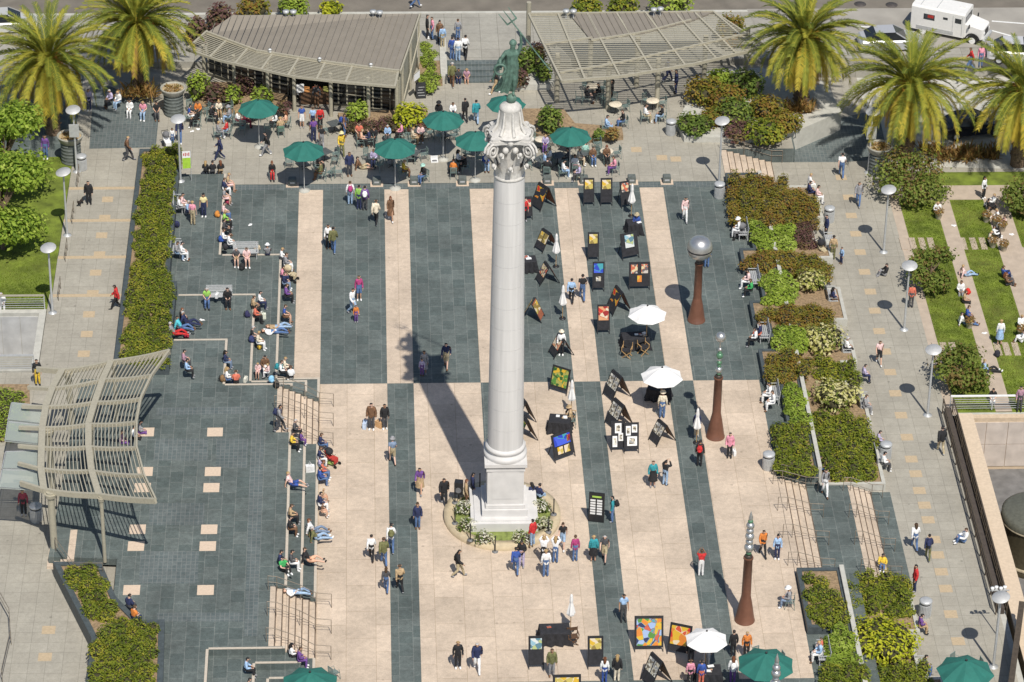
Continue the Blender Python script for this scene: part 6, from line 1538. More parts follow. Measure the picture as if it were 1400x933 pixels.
# ---------------- vehicles
def wheel(parent, c, r, w_, rim, ax):
    e = empty('wheel', c); e.parent = parent
    a = Vector(ax) * w_ / 2
    mb = MB(); mb.tube([-a, a], r, 20); obj('tyre', mb, RUBBER, e)
    mb = MB(); mb.tube([-a * 1.06, a * 1.06], r * .6, 16); mb.tube([-a * 1.2, a * 1.2], r * .2, 10); obj('rim', mb, rim, e)
def truck():
    f = G(1350, 70, .34); b = G(1262, 52, .34); d = Vector((f.x - b.x, f.y - b.y, 0)); ang = math.atan2(d.y, d.x)
    f0 = G(1345, 62, .34)
    f0 = G(1352, 66, .34); e = empty('armoured_truck', (f0.x - 2.5 * math.cos(ang), f0.y - 2.5 * math.sin(ang) + .8, .34), ang, 'white armoured bank truck in the street behind the widest palm', 'truck')
    e.scale = (.82,) * 3; W_ = M('truck_white', (.74, .73, .70), .35, var=.04); GRY_ = M('truck_window', (.03, .035, .04), .15)
    mb = MB(); L = 4.6; prof = [(-1.15, .55), (1.15, .55), (1.15, 2.55), (1.0, 2.72), (-1.0, 2.72), (-1.15, 2.55)]
    vs = [(x_, y_, z_) for x_ in (-3.3, 1.3) for y_, z_ in prof]; n = 6
    mb.add(vs, [tuple(range(n)), tuple(range(n, 2 * n))[::-1]] + [(i, n + i, n + (i + 1) % n, (i + 1) % n) for i in range(n)]); obj('body', mb, W_, e)
    mb = MB(); mb.prism([(1.31, -1.05), (2.75, -.95), (2.9, -.7), (2.9, .7), (2.75, .95), (1.31, 1.05)], .6, lambda x_, y_: 1.78 if x_ < 1.5 else 1.5 if abs(y_) < .96 else 1.4); obj('bonnet', mb, W_, e)
    mb = MB(); mb.box((1.32, 0, 2.08), (.03, 1.7, .5)); obj('windscreen', mb, GRY_, e)
    for sy in (-1, 1):
        mb = MB(); mb.box((.75, sy * 1.155, 2.0), (.55, .02, .42)); obj('window', mb, GRY_, e)
        mb = MB(); mb.box((-.35, sy * 1.155, 2.0), (.4, .02, .2)); obj('window', mb, GRY_, e)
        mb = MB(); mb.box((-1.75, sy * 1.155, 1.85), (.95, .02, .5)); lg = obj('sign_panel', mb, GRY_, e)
        mb = MB(); mb.box((-1.62, sy * 1.17, 1.92), (.5, .012, .26)); obj('emblem', mb, M('emblem_red', (.4, .03, .02), .5), lg)
        mb = MB(); mb.box((.3, sy * 1.155, 1.55), (.04, .02, 1.7)); mb.box((1.1, sy * 1.155, 1.55), (.04, .02, 1.7)); obj('door_seams', mb, GALV, e)
        mb = MB(); mb.box((-1.2, sy * 1.16, .8), (3.2, .03, .3)); obj('side_skirt', mb, GALV, e)
        for x_ in (2.05, -2.2): wheel(e, (x_, sy * .98, .47), .47, .3, WHITE, (0, 1, 0))
        mb = MB(); mb.tube([(2.05 + .6 * math.cos(t * .35), sy * 1.08, .47 + .6 * math.sin(t * .35)) for t in range(10)], .06, 5); obj('wheel_arch', mb, BLACK, e)
        mb = MB(); mb.lathe([(.13, 0), (.14, .04)], n=12); h_ = obj('headlight', mb, WHITE, e, (2.9, sy * .62, 1.1)); h_.rotation_euler = (0, R(90), 0)
        mb = MB(); mb.box((1.75, sy * 1.25, 1.75), (.08, .18, .3)); obj('mirror', mb, BLACK, e)
    mb = MB(); mb.box((2.92, 0, 1.1), (.04, .9, .5)); obj('grille', mb, BLACK, e)
    mb = MB(); mb.box((3.0, 0, .55), (.2, 2.2, .25)); obj('bumper', mb, GALV, e)
    mb = MB(); mb.box((.7, .25, 2.75), (.5, .45, .08)); obj('roof_hatch', mb, W_, e)
    for x_ in (-2.6, -1.2): mb = MB(); mb.box((x_, 0, 2.735), (.05, 1.9, .03)); obj('roof_rib', mb, GALV, e)
truck()
def car(label, x, y, z, ang, c):
    e = empty('parked_car', G(x, y, z), ang, label, 'car', None); P_ = M('car_paint_%d' % int(c[0] * 1000 + c[2] * 100), c, .25, .2, var=.03)
    sec = [(-2.15, .45, .75, .80), (-2.0, .4, .95, .86), (-1.2, .3, 1.02, .88), (.9, .3, .98, .88), (1.7, .33, .86, .84), (2.15, .42, .68, .74)]
    mb = MB(); vs = []
    for x_, zl_, zh, hw in sec: vs += [(x_, -hw, zl_), (x_, -hw, zh - .12), (x_, -hw + .12, zh), (x_, hw - .12, zh), (x_, hw, zh - .12), (x_, hw, zl_)]
    fs = [(i * 6 + j, (i + 1) * 6 + j, (i + 1) * 6 + (j + 1) % 6, i * 6 + (j + 1) % 6) for i in range(5) for j in range(6)] + [tuple(range(6))[::-1], tuple(range(30, 36))]
    mb.add(vs, fs); obj('body', mb, P_, e)
    mb = MB(); cab = [(-1.7, 1.0, .8), (-1.15, 1.44, .62), (.25, 1.46, .62), (1.05, .98, .8)]
    vs = []
    for x_, z_, hw in cab: vs += [(x_, -hw, z_), (x_, hw, z_)]
    lo_ = [(-1.7, -.8, .95), (-1.7, .8, .95), (1.05, -.8, .93), (1.05, .8, .93)]
    mb.add(vs + lo_, [(0, 2, 3, 1), (2, 4, 5, 3), (4, 6, 7, 5), (0, 8, 10, 6, 4, 2), (1, 3, 5, 7, 11, 9)]); obj('windows', mb, DARKGLASS, e)
    mb = MB(); mb.add([(-1.12, -.6, 1.462), (.22, -.6, 1.475), (.22, .6, 1.475), (-1.12, .6, 1.462)], [(0, 1, 2, 3)]); mb.bar((.24, -.62, 1.46), (1.03, -.79, .99), .06); mb.bar((.24, .62, 1.46), (1.03, .79, .99), .06); obj('roof', mb, P_, e)
    for sx in (-1.35, 1.35):
        for sy in (-.78, .78): wheel(e, (sx, sy, .32), .32, .2, GALV, (0, 1, 0))
    for sy in (-.55, .55): mb = MB(); mb.ball((2.08, sy, .66), .12, 8, 0, (.5, 1, .6)); obj('headlight', mb, WHITE, e)
car('dark car in the shade below the right edge palm', 1328, 182, ZW, .2, (.02, .022, .03)); car('silver car half hidden behind the widest palm crown', 1216, 66, .34, .05, (.45, .46, .48)); car('white car at the right edge behind the palms', 1392, 82, .34, -.12, (.6, .6, .6)); 
car('pale car at the top left corner behind the palm', 8, 42, .34, .1, (.55, .55, .52))
# ================================================================== PEOPLE
# joints: side, forward, up (a person faces -Y at rotation 0)
def _v(s, f, z): return Vector((s, -f, z))
def base_pose(kind):
    J = {}
    if kind in ('st', 'wk', 'ph', 'ho', 'cr', 'ch'):
        J = dict(pel=(0, 0, .95), wai=(0, 0, 1.10), che=(0, .0, 1.30), nec=(0, .0, 1.46), hd0=(0, .02, 1.55), hd1=(0, .03, 1.63), hd2=(0, .02, 1.70),
                 sL=(.17, 0, 1.40), eL=(.24, -.03, 1.13), wL=(.25, .06, .88), hL=(.25, .09, .79), sR=(-.17, 0, 1.40), eR=(-.24, -.03, 1.13), wR=(-.25, .06, .88), hR=(-.25, .09, .79),
                 pL=(.09, 0, .90), kL=(.10, .03, .49), aL=(.11, -.02, .09), tL=(.12, .15, .04), pR=(-.09, 0, .90), kR=(-.10, .03, .49), aR=(-.11, -.02, .09), tR=(-.12, .15, .04))
        if kind == 'wk':
            J.update(kL=(.10, .22, .52), aL=(.10, .34, .10), tL=(.10, .50, .09), kR=(-.10, .0, .49), aR=(-.10, -.32, .16), tR=(-.10, -.20, .05), eL=(.24, -.14, 1.15), wL=(.24, -.16, .90), hL=(.23, -.13, .82), eR=(-.24, .06, 1.14), wR=(-.23, .26, .96), hR=(-.22, .32, .90), che=(0, .03, 1.30), nec=(0, .04, 1.46), hd0=(0, .07, 1.55), hd1=(0, .08, 1.63), hd2=(0, .07, 1.70))
        if kind == 'ph': J.update(eL=(.28, .20, 1.32), wL=(.10, .32, 1.52), hL=(.06, .34, 1.58), eR=(-.28, .20, 1.32), wR=(-.10, .32, 1.52), hR=(-.06, .34, 1.58))
        if kind == 'ho': J.update(eL=(.24, -.02, 1.12), wL=(.12, .24, 1.14), hL=(.06, .30, 1.17), eR=(-.24, -.02, 1.12), wR=(-.12, .24, 1.12), hR=(-.06, .28, 1.14), hd1=(0, .06, 1.62), hd2=(0, .08, 1.69))
        if kind == 'cr': J.update(eL=(.30, -.10, 1.14), wL=(.15, .0, .98), hL=(.13, .04, .95), eR=(-.30, -.10, 1.14), wR=(-.15, .0, .98), hR=(-.13, .04, .95), kL=(.13, .06, .49), aL=(.17, .02, .09), tL=(.22, .17, .04))
    else:
        t = dict(si=0.06, sg=-.10, sx=-.26, ly=-1)[kind]     # lean
        if kind == 'ly':
            J = dict(pel=(0, 0, .13), wai=(0, -.16, .13), che=(0, -.36, .14), nec=(0, -.52, .15), hd0=(0, -.60, .16), hd1=(0, -.68, .17), hd2=(0, -.76, .17), sL=(.17, -.46, .13), eL=(.36, -.50, .07), wL=(.30, -.68, .10), hL=(.24, -.74, .12), sR=(-.17, -.46, .13), eR=(-.30, -.26, .07), wR=(-.20, -.06, .20), hR=(-.13, 0, .22),
                     pL=(.09, .05, .12), kL=(.10, .44, .30), aL=(.10, .80, .09), tL=(.12, .88, .18), pR=(-.09, .05, .12), kR=(-.11, .47, .14), aR=(-.12, .88, .08), tR=(-.16, .93, .18))
        else:
            up = lambda h: (0, t * h / .5, .11 + h)
            J = dict(pel=(0, 0, .11), wai=up(.15), che=up(.35), nec=up(.51), hd0=(0, t * 1.15 + .03, .70), hd1=(0, t * 1.15 + .06, .78), hd2=(0, t * 1.15 + .06, .85), sL=(.17, t * .9, .55), sR=(-.17, t * .9, .55), pL=(.09, .03, .10), pR=(-.09, .03, .10))
            if kind == 'si': J.update(kL=(.11, .43, .11), aL=(.11, .44, -.34), tL=(.12, .58, -.39), kR=(-.11, .43, .11), aR=(-.12, .40, -.34), tR=(-.14, .54, -.39), eL=(.24, .06, .31), wL=(.12, .28, .25), hL=(.08, .36, .23), eR=(-.24, .06, .31), wR=(-.12, .28, .25), hR=(-.07, .36, .22))
            if kind == 'sg': J.update(kL=(.10, .36, .44), aL=(.10, .46, .08), tL=(.10, .62, .04), kR=(-.10, .33, .42), aR=(-.11, .42, .08), tR=(-.12, .58, .04), eL=(.25, .08, .36), wL=(.12, .34, .40), hL=(.04, .38, .38), eR=(-.25, .08, .36), wR=(-.12, .34, .40), hR=(-.04, .38, .38))
            if kind == 'sx': J.update(kL=(.13, .40, .30), aL=(.14, .72, .06), tL=(.17, .84, .10), kR=(-.12, .43, .16), aR=(-.15, .86, .08), tR=(-.11, .93, .20), eL=(.27, -.32, .34), wL=(.26, -.38, .10), hL=(.26, -.34, .03), eR=(-.27, -.32, .34), wR=(-.26, -.38, .10), hR=(-.26, -.34, .03))
    return {k: _v(*v) for k, v in J.items()}
BONES = [('pel', 'wai'), ('wai', 'che'), ('che', 'nec'), ('nec', 'hd0'), ('hd0', 'hd1'), ('hd1', 'hd2'), ('che', 'sL'), ('sL', 'eL'), ('eL', 'wL'), ('wL', 'hL'), ('che', 'sR'), ('sR', 'eR'), ('eR', 'wR'), ('wR', 'hR'), ('pel', 'pL'), ('pL', 'kL'), ('kL', 'aL'), ('aL', 'tL'), ('pel', 'pR'), ('pR', 'kR'), ('kR', 'aR'), ('aR', 'tR')]
RAD = dict(pel=(.15, .12), wai=(.135, .105), che=(.155, .115), nec=.055, hd0=.075, hd1=.10, hd2=.07, sL=.07, eL=.047, wL=.034, hL=.035, sR=.07, eR=.047, wR=.034, hR=.035, pL=.095, kL=.062, aL=.043, tL=.035, pR=.095, kR=.062, aR=.043, tR=.035)
REG = {('pel', 'wai'): 'hip', ('wai', 'che'): 'tor', ('che', 'nec'): 'tor', ('nec', 'hd0'): 'neck', ('hd0', 'hd1'): 'head', ('hd1', 'hd2'): 'head'}
for s_ in 'LR': REG.update({('che', 's' + s_): 'tor', ('s' + s_, 'e' + s_): 'uarm', ('e' + s_, 'w' + s_): 'farm', ('w' + s_, 'h' + s_): 'hand', ('pel', 'p' + s_): 'hip', ('p' + s_, 'k' + s_): 'thigh', ('k' + s_, 'a' + s_): 'shin', ('a' + s_, 't' + s_): 'foot' + s_})
WHITE_SLOT = M('cloth_white', (.78, .78, .77), .9)
GAR = {}
def build_pose(kind):
    J = base_pose(kind); names = list(J); ix = {n_: i for i, n_ in enumerate(names)}
    me = skin_mesh('body', [J[n_] for n_ in names], [(ix[a], ix[b]) for a, b in BONES], [RAD[n_] for n_ in names], 1)
    V = [v.co.copy() for v in me.vertices]; F = [tuple(p_.vertices) for p_ in me.polygons]; NR = [v.normal.copy() for v in me.vertices]
    def region(c):
        best = None
        for a, b in BONES:
            A, B = J[a], J[b]; d = B - A; t = max(0, min(1, (c - A).dot(d) / d.length_squared)); q = (c - A - d * t).length / ((RAD[a] if not isinstance(RAD[a], tuple) else RAD[a][0]) * (1 - t) + (RAD[b] if not isinstance(RAD[b], tuple) else RAD[b][0]) * t)
            if best is None or q < best[0]: best = (q, REG[(a, b)], t)
        return best[1], best[2]
    regs = [region(sum((V[i] for i in f), Vector()) / len(f)) for f in F]
    # face, ears and hands with separate fingers grow from the same body mesh
    mb = MB(); mb.add(V, F, 0, True)
    hd = J['hd1']; upv = (J['hd2'] - J['hd0']).normalized(); fw = Vector((0, -1, 0)); fw = (fw - upv * fw.dot(upv))
    fw = fw.normalized() if fw.length > .3 else Vector((0, 0, 1)); sd = fw.cross(upv).normalized()
    mb.tube([hd + fw * .085 + upv * .02, hd + fw * .125 - upv * .012, hd + fw * .09 - upv * .022], [.010, .016, .012], 5)
    for k in (-1, 1): mb.tube([hd + sd * .085 * k + upv * .03 - fw * .01, hd + sd * .115 * k, hd + sd * .088 * k - upv * .03], [.012, .022, .012], 5)
    for s_ in 'LR':
        w_, h_ = J['w' + s_], J['h' + s_]; d = (h_ - w_).normalized(); sg = 1 if s_ == 'L' else -1
        a = d.cross(Vector((1, 0, 0)) * sg); a = a.normalized() if a.length > .2 else Vector((0, -1, 0)); nn = a.cross(d).normalized()
        for i, L in enumerate((.062, .072, .067, .05)):
            b0 = h_ + a * (.026 - .0175 * i) + d * .015; mb.tube([b0, b0 + d * L * .55 - nn * sg * .006, b0 + d * L * .9 - nn * sg * .022], [.0105, .0095, .007], 5)
        mb.tube([w_ + d * .03 + a * .03, w_ + d * .055 + a * .058, w_ + d * .088 + a * .066], [.013, .011, .008], 5)
    body = mb.mesh('body', M('skin_tone', (.5, .3, .2), .6))
    em = MB()   # eyes and mouth are small shapes on the face
    for k in (-1, 1): em.ball(hd + fw * .094 + sd * .036 * k + upv * .025, .011, 6)
    em.bar(hd + fw * .101 - upv * .045 - sd * .022, hd + fw * .101 - upv * .045 + sd * .022, .012, .008)
    face = em.mesh('face', M('face_features', (.07, .03, .025), .6))
    def shell(name, test, off, extra=None):
        vm = {}; vs = []; fs = []
        for f, (rg, t) in zip(F, regs):
            c = sum((V[i] for i in f), Vector()) / len(f)
            if not test(rg, t, c): continue
            g_ = []
            for i in f:
                if i not in vm: vm[i] = len(vs); vs.append(V[i] + NR[i] * (off + .006 * math.sin(V[i].z * 40 + V[i].x * 31)))
                g_.append(vm[i])
            fs.append(g_)
        m_ = MB(); m_.add(vs, fs, 0, True)
        if extra: extra(m_)
        return m_.mesh(name, WHITE_SLOT)
    stand = kind in ('st', 'wk', 'ph', 'ho', 'cr')
    upper = lambda rg, t, c: rg == 'tor' or (rg == 'hip' and (J['pel'] - c).dot(J['pel'] - J['wai']) < .0)
    def skirt(m_):
        n = 16; rows = []
        for z, r_, o_ in ((1.0, .17, 0), (.85, .21, 0), (.62, .25, .01), (.45, .27, .02)):
            rows.append([(r_ * (1 + .08 * math.sin(j * 3 + z)) * math.cos(j * .3927), r_ * .85 * math.sin(j * .3927) - o_, z) for j in range(n)])
        m_.add([v for r_ in rows for v in r_], [(i * n + j, i * n + (j + 1) % n, (i + 1) * n + (j + 1) % n, (i + 1) * n + j) for i in range(3) for j in range(n)], 0, True)
    def longhair(m_):
        b = hd - fw * .075 + upv * .03
        m_.tube([b + upv * .06, b - fw * .02 - upv * .06, b - fw * .03 - upv * .20, b - fw * .025 - upv * .33], [.07, .105, .10, .055], 8)
    def hat(m_):
        m_.lathe([(.19, -.01), (.185, .012), (.115, .02), (.11, .09), (.06, .115), (0, .12)], n=14)
    G_ = dict(body=body, face=face,
        tee=shell('shirt', lambda rg, t, c: upper(rg, t, c) or (rg == 'uarm' and t < .62), .016),
        long=shell('shirt', lambda rg, t, c: upper(rg, t, c) or rg in ('uarm', 'farm'), .020),
        jacket=shell('jacket', lambda rg, t, c: upper(rg, t, c) or rg in ('uarm', 'farm') or (rg == 'hip'), .034),
        pants=shell('trousers', lambda rg, t, c: rg in ('hip', 'thigh', 'shin'), .018),
        shorts=shell('shorts', lambda rg, t, c: rg == 'hip' or (rg == 'thigh' and t < .85), .024),
        shoeL=shell('shoe', lambda rg, t, c: rg == 'footL', .016), shoeR=shell('shoe', lambda rg, t, c: rg == 'footR', .016),
        short=shell('hair', lambda rg, t, c: rg == 'head' and ((c - hd).dot(upv) > .035 or ((c - hd).dot(fw) < -.02 and (c - hd).dot(upv) > -.05)), .018),
        lhair=shell('hair', lambda rg, t, c: rg == 'head' and ((c - hd).dot(upv) > .035 or ((c - hd).dot(fw) < .0)), .02, longhair))
    if stand: G_['skirt'] = shell('skirt', lambda rg, t, c: rg == 'hip', .02, skirt)
    hm = MB(); hat(hm); G_['hatm'] = hm.mesh('hat', WHITE_SLOT); G_['hatpos'] = hd + upv * .055; G_['hatrot'] = upv.to_track_quat('Z', 'Y').to_euler()
    bp = MB(); ch = J['che']; bk = Vector((0, 1, 0)); tz = (J['nec'] - J['wai']).normalized(); bk = (bk - tz * bk.dot(tz)).normalized()
    bc = ch + bk * .21 - tz * .04; bp.ball((0, 0, 0), .2, 10, 0, (.85, .62, 1.15)); bp.ball((0, .10, -.08), .12, 8, 0, (1, .55, .8))
    for k in (-1, 1): bp.tube([(k * .09, -.08, .18), (k * .11, -.26, .20), (k * .12, -.335, .02), (k * .10, -.24, -.16), (k * .08, -.06, -.18)], .022, 4)
    G_['bag'] = bp.mesh('backpack', WHITE_SLOT); G_['bagpos'] = bc
    GAR[kind] = G_
for k_ in ('st', 'wk', 'ph', 'ho', 'cr', 'si', 'sg', 'sx', 'ly'): build_pose(k_)
CC = dict(white=(.80, .80, .79), black=(.018, .018, .02), navy=(.022, .03, .085), blue=(.035, .08, .30), lightblue=(.32, .47, .68), grey=(.27, .27, .28), darkgrey=(.07, .07, .075), red=(.52, .03, .03), orange=(.62, .20, .04), coral=(.60, .16, .10), yellow=(.68, .47, .05), paleyellow=(.72, .62, .32), green=(.05, .35, .10), lime=(.28, .52, .10), olive=(.15, .15, .06), teal=(.03, .26, .30), cyan=(.10, .52, .60), mint=(.35, .58, .50), purple=(.15, .065, .25), lavender=(.44, .39, .55), magenta=(.38, .05, .17), pink=(.68, .28, .36), palepink=(.75, .52, .50), tan=(.42, .30, .17), beige=(.58, .48, .34), cream=(.70, .62, .48), brown=(.16, .085, .045), khaki=(.42, .35, .22), jeans=(.09, .16, .32), palejeans=(.30, .42, .58), mauve=(.38, .22, .28), peach=(.72, .42, .28), maroon=(.2, .03, .05), slate=(.18, .24, .34))
NAMES = dict(lightblue='light blue', darkgrey='dark grey', paleyellow='pale yellow', palepink='pale pink', palejeans='pale denim', jeans='denim', slate='grey blue')
def cm(c): return M('cloth_' + c, CC[c], .9, var=.30, scale=8, bump=.5)
HAIRC = {'k': M('hair_black', (.014, .012, .011), .6), 'b': M('hair_brown', (.07, .04, .02), .6), 'y': M('hair_blond', (.40, .27, .12), .6), 'g': M('hair_grey', (.42, .41, .40), .6), 'r': M('hair_auburn', (.16, .055, .02), .6)}
HW = dict(k='black', b='brown', y='blond', g='grey', r='auburn')
SKINS = [M('skin_%d' % i, c, .6, var=.05) for i, c in enumerate(((.62, .39, .28), (.55, .33, .22), (.42, .24, .15), (.66, .43, .33), (.22, .115, .07)))]
VERB = dict(st='standing', wk='walking', ph='raising a camera', ho='looking at something in hand', cr='standing with hands together', si='sitting', sg='sitting with knees up', sx='sitting with legs stretched', ly='lying')
GROUP_PEOPLE = 'people in the square'
CHAIRS = []
ITEMS = []
def child(name, me, par, mat, loc=None):
    o = bpy.data.objects.new(name, me); COL.objects.link(o); o.parent = par
    if loc is not None: o.location = loc
    if mat is not None: o.material_slots[0].link = 'OBJECT'; o.material_slots[0].material = mat
    return o
USEDL = set()
def person(px, py_, z, pose, face, top, bot, hair, where, opt=''):
    """pose may end in c: on a chair, l: on a ledge or bench at z"""
    ch = pose.endswith('c'); k = pose[:2]; G_ = GAR[k]; opts = opt.split() if opt else []
    zz = z + (.45 if ch else 0)
    p = G(px, py_, zz + (.1 if k == 'si' else 0)); sc = U(.96, 1.05)
    if 'kid' in opts: sc = U(.66, .74)
    elif hair.isupper(): sc *= .955
    rz = R(FACE[face]) + U(-.22, .22)
    o = bpy.data.objects.new('person', G_['body']); COL.objects.link(o); o.location = (p.x, p.y, zz if k != 'si' else zz); o.rotation_euler.z = rz; o.scale = (sc * U(.84, .96), sc * U(.9, 1.0), sc * U(.98, 1.02))
    skin = SKINS[4] if 'dark' in opts else random.choice(SKINS[:4]); o.material_slots[0].link = 'OBJECT'; o.material_slots[0].material = skin
    child('face', G_['face'], o, None)
    sleeve = 'jacket' if 'jacket' in opts else ('tee' if 'tee' in opts else 'long')
    child('jacket' if sleeve == 'jacket' else 'shirt', G_[sleeve], o, cm(top))
    b = bot; kind_b = 'pants'
    if b.endswith('/s'): b = b[:-2]; kind_b = 'shorts'
    if b.endswith('/k'): b = b[:-2]; kind_b = 'skirt' if 'skirt' in G_ else 'shorts'
    child({'pants': 'trousers', 'shorts': 'shorts', 'skirt': 'skirt'}[kind_b], G_[kind_b], o, cm(b))
    shc = cm(random.choice(('white', 'black', 'brown', 'grey', 'white')))
    child('shoe', G_['shoeL'], o, shc); child('shoe', G_['shoeR'], o, shc)
    hl = hair.lower()[0]
    if hl in HAIRC: child('hair', G_['lhair' if hair[0].isupper() else 'short'], o, HAIRC[hl])
    for q in opts:
        if q.startswith('hat='):
            h_ = child('hat', G_['hatm'], o, cm(q[4:]), G_['hatpos']); h_.rotation_euler = G_['hatrot']
    nt_ = NAMES.get(top, top); nb_ = NAMES.get(b, b)
    bw = {'pants': 'jeans' if b in ('jeans', 'palejeans') else 'trousers', 'shorts': 'shorts', 'skirt': 'skirt'}[kind_b]
    if bw == 'jeans': nb_ = 'pale' if b == 'palejeans' else 'blue'
    tw = 'jacket' if sleeve == 'jacket' else 'top'
    kid = 'small child' if 'kid' in opts else 'person'
    vb = VERB[k]
    cands = ['%s in %s %s and %s %s %s %s' % (kid, nt_, tw, nb_, bw, vb, where), '%s with %s hair in %s %s and %s %s %s' % (kid, HW.get(hl, 'covered'), nt_, tw, nb_, bw, where), '%s in %s %s and %s %s %s' % (kid, nt_, tw, nb_, bw, where), '%s in %s %s %s %s' % (kid, nt_, tw, vb, where), '%s in %s %s %s' % (kid, nt_, tw, where)]
    for c in cands:
        if c not in LABELS and len(c.split()) <= 16: tag(o, c, 'person', GROUP_PEOPLE); break
    else: print('LABEL?', cands[0], len(cands[-1].split())); tag(o, cands[-1], 'person', GROUP_PEOPLE)
    bgc = [q[4:] for q in opts if q.startswith('bag=')]
    if bgc:
        q = G_['bagpos']; M4 = Matrix.Translation(o.location) @ Matrix.Rotation(rz, 4, 'Z') @ Matrix.Diagonal((sc, sc, sc, 1))
        bo = bpy.data.objects.new('backpack', G_['bag']); COL.objects.link(bo); bo.location = M4 @ q; bo.rotation_euler.z = rz; bo.scale = (sc,) * 3
        bo.material_slots[0].link = 'OBJECT'; bo.material_slots[0].material = cm(bgc[0])
        lb = '%s backpack worn by the %s in %s %s %s' % (NAMES.get(bgc[0], bgc[0]), kid, nt_, tw, where)
        if len(lb.split()) > 16: lb = '%s backpack of the %s %s' % (NAMES.get(bgc[0], bgc[0]), kid, where)
        tag(bo, lb, 'bag')
    if ch:
        x_, y_ = o.location.x, o.location.y
        lb = [q for q in ('metal cafe chair under the %s in %s %s %s' % (kid, nt_, tw, where), 'chair under the %s in %s %s' % (kid, nt_, where), 'chair of %s in %s %s' % (kid, nt_, where)) if len(q.split()) < 17][0]
        CH.put((x_, y_, z), rz, lb)
    return o
